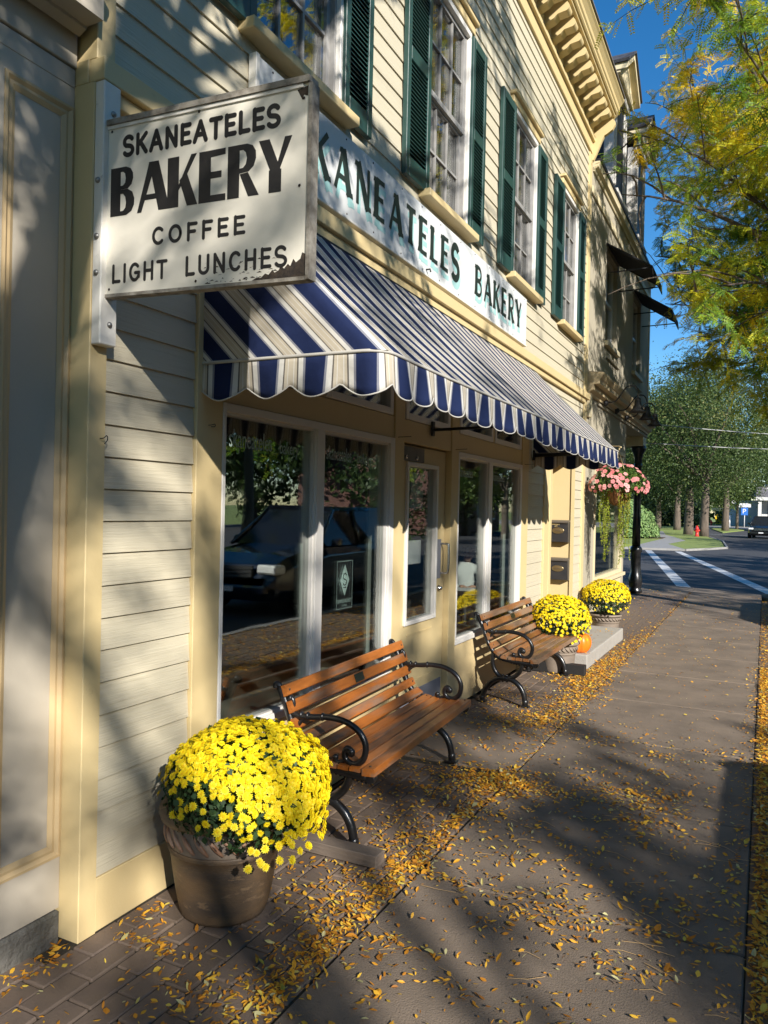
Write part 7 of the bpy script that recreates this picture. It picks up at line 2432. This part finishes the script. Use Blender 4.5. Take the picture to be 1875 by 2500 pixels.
# ------------------------------------------------------------------ fallen leaves
def litter(name, N, sampler, label, size, parent=None):
    P = sampler(N)
    n = len(P)
    up = unit(np.array([0, 0, 1.0]) + 0.28 * nrnd.normal(size=(n, 3)))
    a = nrnd.uniform(0, 2 * PI, n)
    tt = np.stack([np.cos(a), np.sin(a), np.zeros(n)], axis=1)
    tt = unit(tt - up * (tt * up).sum(1, keepdims=True))
    ln = size * np.where(nrnd.random(n) < 0.04, nrnd.uniform(1.3, 1.9, n), nrnd.uniform(0.5, 1.3, n))
    wd = ln * np.where(nrnd.random(n) < 0.12, nrnd.uniform(0.5, 0.8, n), nrnd.uniform(0.24, 0.46, n))
    bb = np.cross(up, tt)
    L1 = ln[:, None]; W1_ = wd[:, None]
    cup = nrnd.uniform(-0.10, 0.30, n)[:, None] * L1
    P = P.copy()
    P[:, 2] += 0.0035 + np.maximum(0, -(tt[:, 2]) * ln) + 0.25 * wd * np.abs(bb[:, 2]) 
    b0 = P
    mid1 = P + tt * L1 * 0.34 + up * cup * 0.10
    mid2 = P + tt * L1 * 0.70 + up * cup * 0.14
    tip = P + tt * L1 + up * cup * 0.55
    fold = nrnd.uniform(0.0, 0.5, n)[:, None] * W1_ * 0.5
    Q1 = np.stack([b0, mid1 + bb * W1_ * 0.5 + up * fold, mid2 + bb * W1_ * 0.42 + up * fold, tip], axis=1)
    Q2 = np.stack([tip, mid2 - bb * W1_ * 0.42 + up * fold, mid1 - bb * W1_ * 0.5 + up * fold, b0], axis=1)
    tone = np.clip(nrnd.normal(0.50, 0.29, n), 0, 1)
    Q = np.stack([Q1, Q2], axis=1).reshape(-1, 4, 3)
    o = quads_object(name, Q, np.repeat(tone, 2), 'litter_leaf', None, (1.5, 3, 0))
    tag(o, label, None, None, 'stuff')
    return o
save_n = nrnd
nrnd = np.random.default_rng(5)
clumps = [(0.80, 4.42, 0.16, 0.10, 330), (0.72, 4.30, 0.22, 0.12, 300), (0.60, 3.95, 0.28, 0.18, 260), (0.95, 4.30, 0.18, 0.10, 160), (0.62, 3.45, 0.14, 0.20, 190), (0.70, 3.05, 0.12, 0.18, 170), (0.66, 2.75, 0.10, 0.16, 150),
          (0.84, 3.16, 0.05, 0.05, 70), (0.78, 2.35, 0.07, 0.30, 330), (0.74, 1.85, 0.09, 0.20, 130), (0.55, 2.0, 0.10, 0.10, 50), (0.25, 2.13, 0.10, 0.02, 60), (0.10, 2.28, 0.05, 0.05, 25), (0.0, 1.85, 0.035, 0.10, 60),
          (0.55, 5.75, 0.16, 0.18, 320), (0.72, 6.05, 0.10, 0.35, 420), (0.35, 6.3, 0.2, 0.25, 150), (0.78, 6.9, 0.10, 0.35, 500), (0.72, 7.55, 0.10, 0.35, 620), (0.74, 8.3, 0.09, 0.45, 620), (0.72, 9.2, 0.08, 0.5, 420), (0.78, 10.3, 0.08, 0.5, 200), (0.50, 7.4, 0.12, 0.15, 160),
          (1.62, 4.5, 0.13, 0.13, 170), (1.40, 4.55, 0.16, 0.10, 90), (1.70, 4.15, 0.08, 0.10, 50), (1.45, 2.98, 0.16, 0.05, 70), (1.95, 3.35, 0.16, 0.12, 90), (1.80, 2.78, 0.12, 0.07, 50), (1.10, 3.35, 0.12, 0.10, 40), (1.25, 3.75, 0.2, 0.12, 50), (1.0, 2.55, 0.06, 0.04, 18), (1.08, 2.25, 0.05, 0.03, 14)]
def samp_walk(N):
    out = []
    for (x, y, sx_, sy_, k) in clumps:
        k = int(k * 1.6)
        out.append(np.stack([nrnd.normal(x, sx_, k), nrnd.normal(y, sy_, k)], axis=1))
    for _ in range(46):
        x, y = nrnd.uniform(0.2, 2.1), nrnd.uniform(1.2, 5.6)
        k = int(nrnd.uniform(8, 34))
        a = nrnd.uniform(-0.5, 0.3)
        l = nrnd.normal(0, 0.16, k)
        w2 = nrnd.normal(0, 0.035, k)
        out.append(np.stack([x + l * math.cos(a) - w2 * math.sin(a), y + l * math.sin(a) + w2 * math.cos(a)], axis=1))
    # along joints
    for (x0, y0, x1, y1, k) in ((0.863, 3.2, 0.863, 17.0, 1100), (0.80, 2.0, 0.82, 4.6, 700), (0.87, 3.10, 2.16, 3.10, 190), (0.87, 4.355, 2.16, 4.355, 130), (0.87, 5.61, 2.16, 5.61, 60), (0.87, 1.85, 2.16, 1.85, 60), (2.13, 1.5, 2.13, 9.0, 300)):
        u = nrnd.uniform(0, 1, k)
        out.append(np.stack([x0 + (x1 - x0) * u + nrnd.normal(0, 0.025, k), y0 + (y1 - y0) * u + nrnd.normal(0, 0.025, k)], axis=1))
    k = 2300
    out.append(np.stack([nrnd.uniform(0.05, 2.16, k), nrnd.uniform(1.0, 6.0, k)], axis=1))
    k = 1500
    out.append(np.stack([nrnd.uniform(0.05, 2.16, k), nrnd.uniform(6.0, 17.0, k)], axis=1))
    P = np.concatenate(out)
    P = P[((P[:, 0] > 0.03) | ((P[:, 0] > -0.06) & (P[:, 1] < 1.98))) & (P[:, 0] < 2.20)]
    ok = ~((P[:, 0] < 0.63) & (P[:, 1] > 7.96) & (P[:, 1] < 10.14))
    ok &= np.hypot(P[:, 0] - 0.285, P[:, 1] - 2.465) > 0.185
    ok &= ~((P[:, 0] < 0.71) & (P[:, 1] > 3.02) & (P[:, 1] < 3.135))
    P = P[ok]
    return np.concatenate([P, np.zeros((len(P), 1))], axis=1)
litter('leaf_litter', 0, samp_walk, 'small orange and yellow leaves strewn over the sidewalk and its joints', 0.0245)
def samp_verge(N):
    n = 14000
    x = 2.19 + 1.4 * nrnd.uniform(0, 1, n) ** 1.5
    y = nrnd.uniform(1.2, 16.0, n)
    P = np.stack([x, y, nrnd.uniform(0, 0.012, n)], axis=1)
    m = 4200
    P2 = np.stack([2.20 + nrnd.exponential(0.05, m), nrnd.uniform(1.4, 9.0, m), nrnd.uniform(0, 0.016, m)], axis=1)
    k = 900
    P3 = np.stack([nrnd.uniform(3.2, 3.58, k) + 0.1, nrnd.uniform(15.0, 17.0, k), np.full(k, 0.0)], axis=1)
    return np.concatenate([P, P2])
litter('leaf_litter', 0, samp_verge, 'thick drift of golden leaves covering the strip along the kerb', 0.027)
def samp_step(N):
    k = 60
    return np.stack([nrnd.uniform(0.05, 0.60, k), nrnd.uniform(8.05, 10.05, k), np.full(k, 0.139)], axis=1)
litter('leaf_litter', 0, samp_step, 'a few yellow leaves lying on the concrete step', 0.028)
# thin leaf stalks
st = MB()
for k in range(46):
    x, y = nrnd.uniform(0.9, 2.1), nrnd.uniform(1.6, 4.2)
    a, l = nrnd.uniform(-0.6, 0.6), nrnd.uniform(0.06, 0.16)
    b = a + nrnd.uniform(-.5, .5)
    st.tube([(x, y, 0.004), (x + l * 0.5 * math.cos(a), y + l * 0.5 * math.sin(a), 0.007), (x + l * 0.5 * (math.cos(a) + math.cos(b)), y + l * 0.5 * (math.sin(a) + math.sin(b)), 0.004)], 0.0011, 4, caps=False)
mat('stalk_tan', (0.42, 0.27, 0.12), 0.7)
tag(st.build('leaf_stalks', 'stalk_tan', None, (1.5, 3, 0)), 'thin tan leaf stalks scattered on the concrete', None, None, 'stuff')
nrnd = save_n
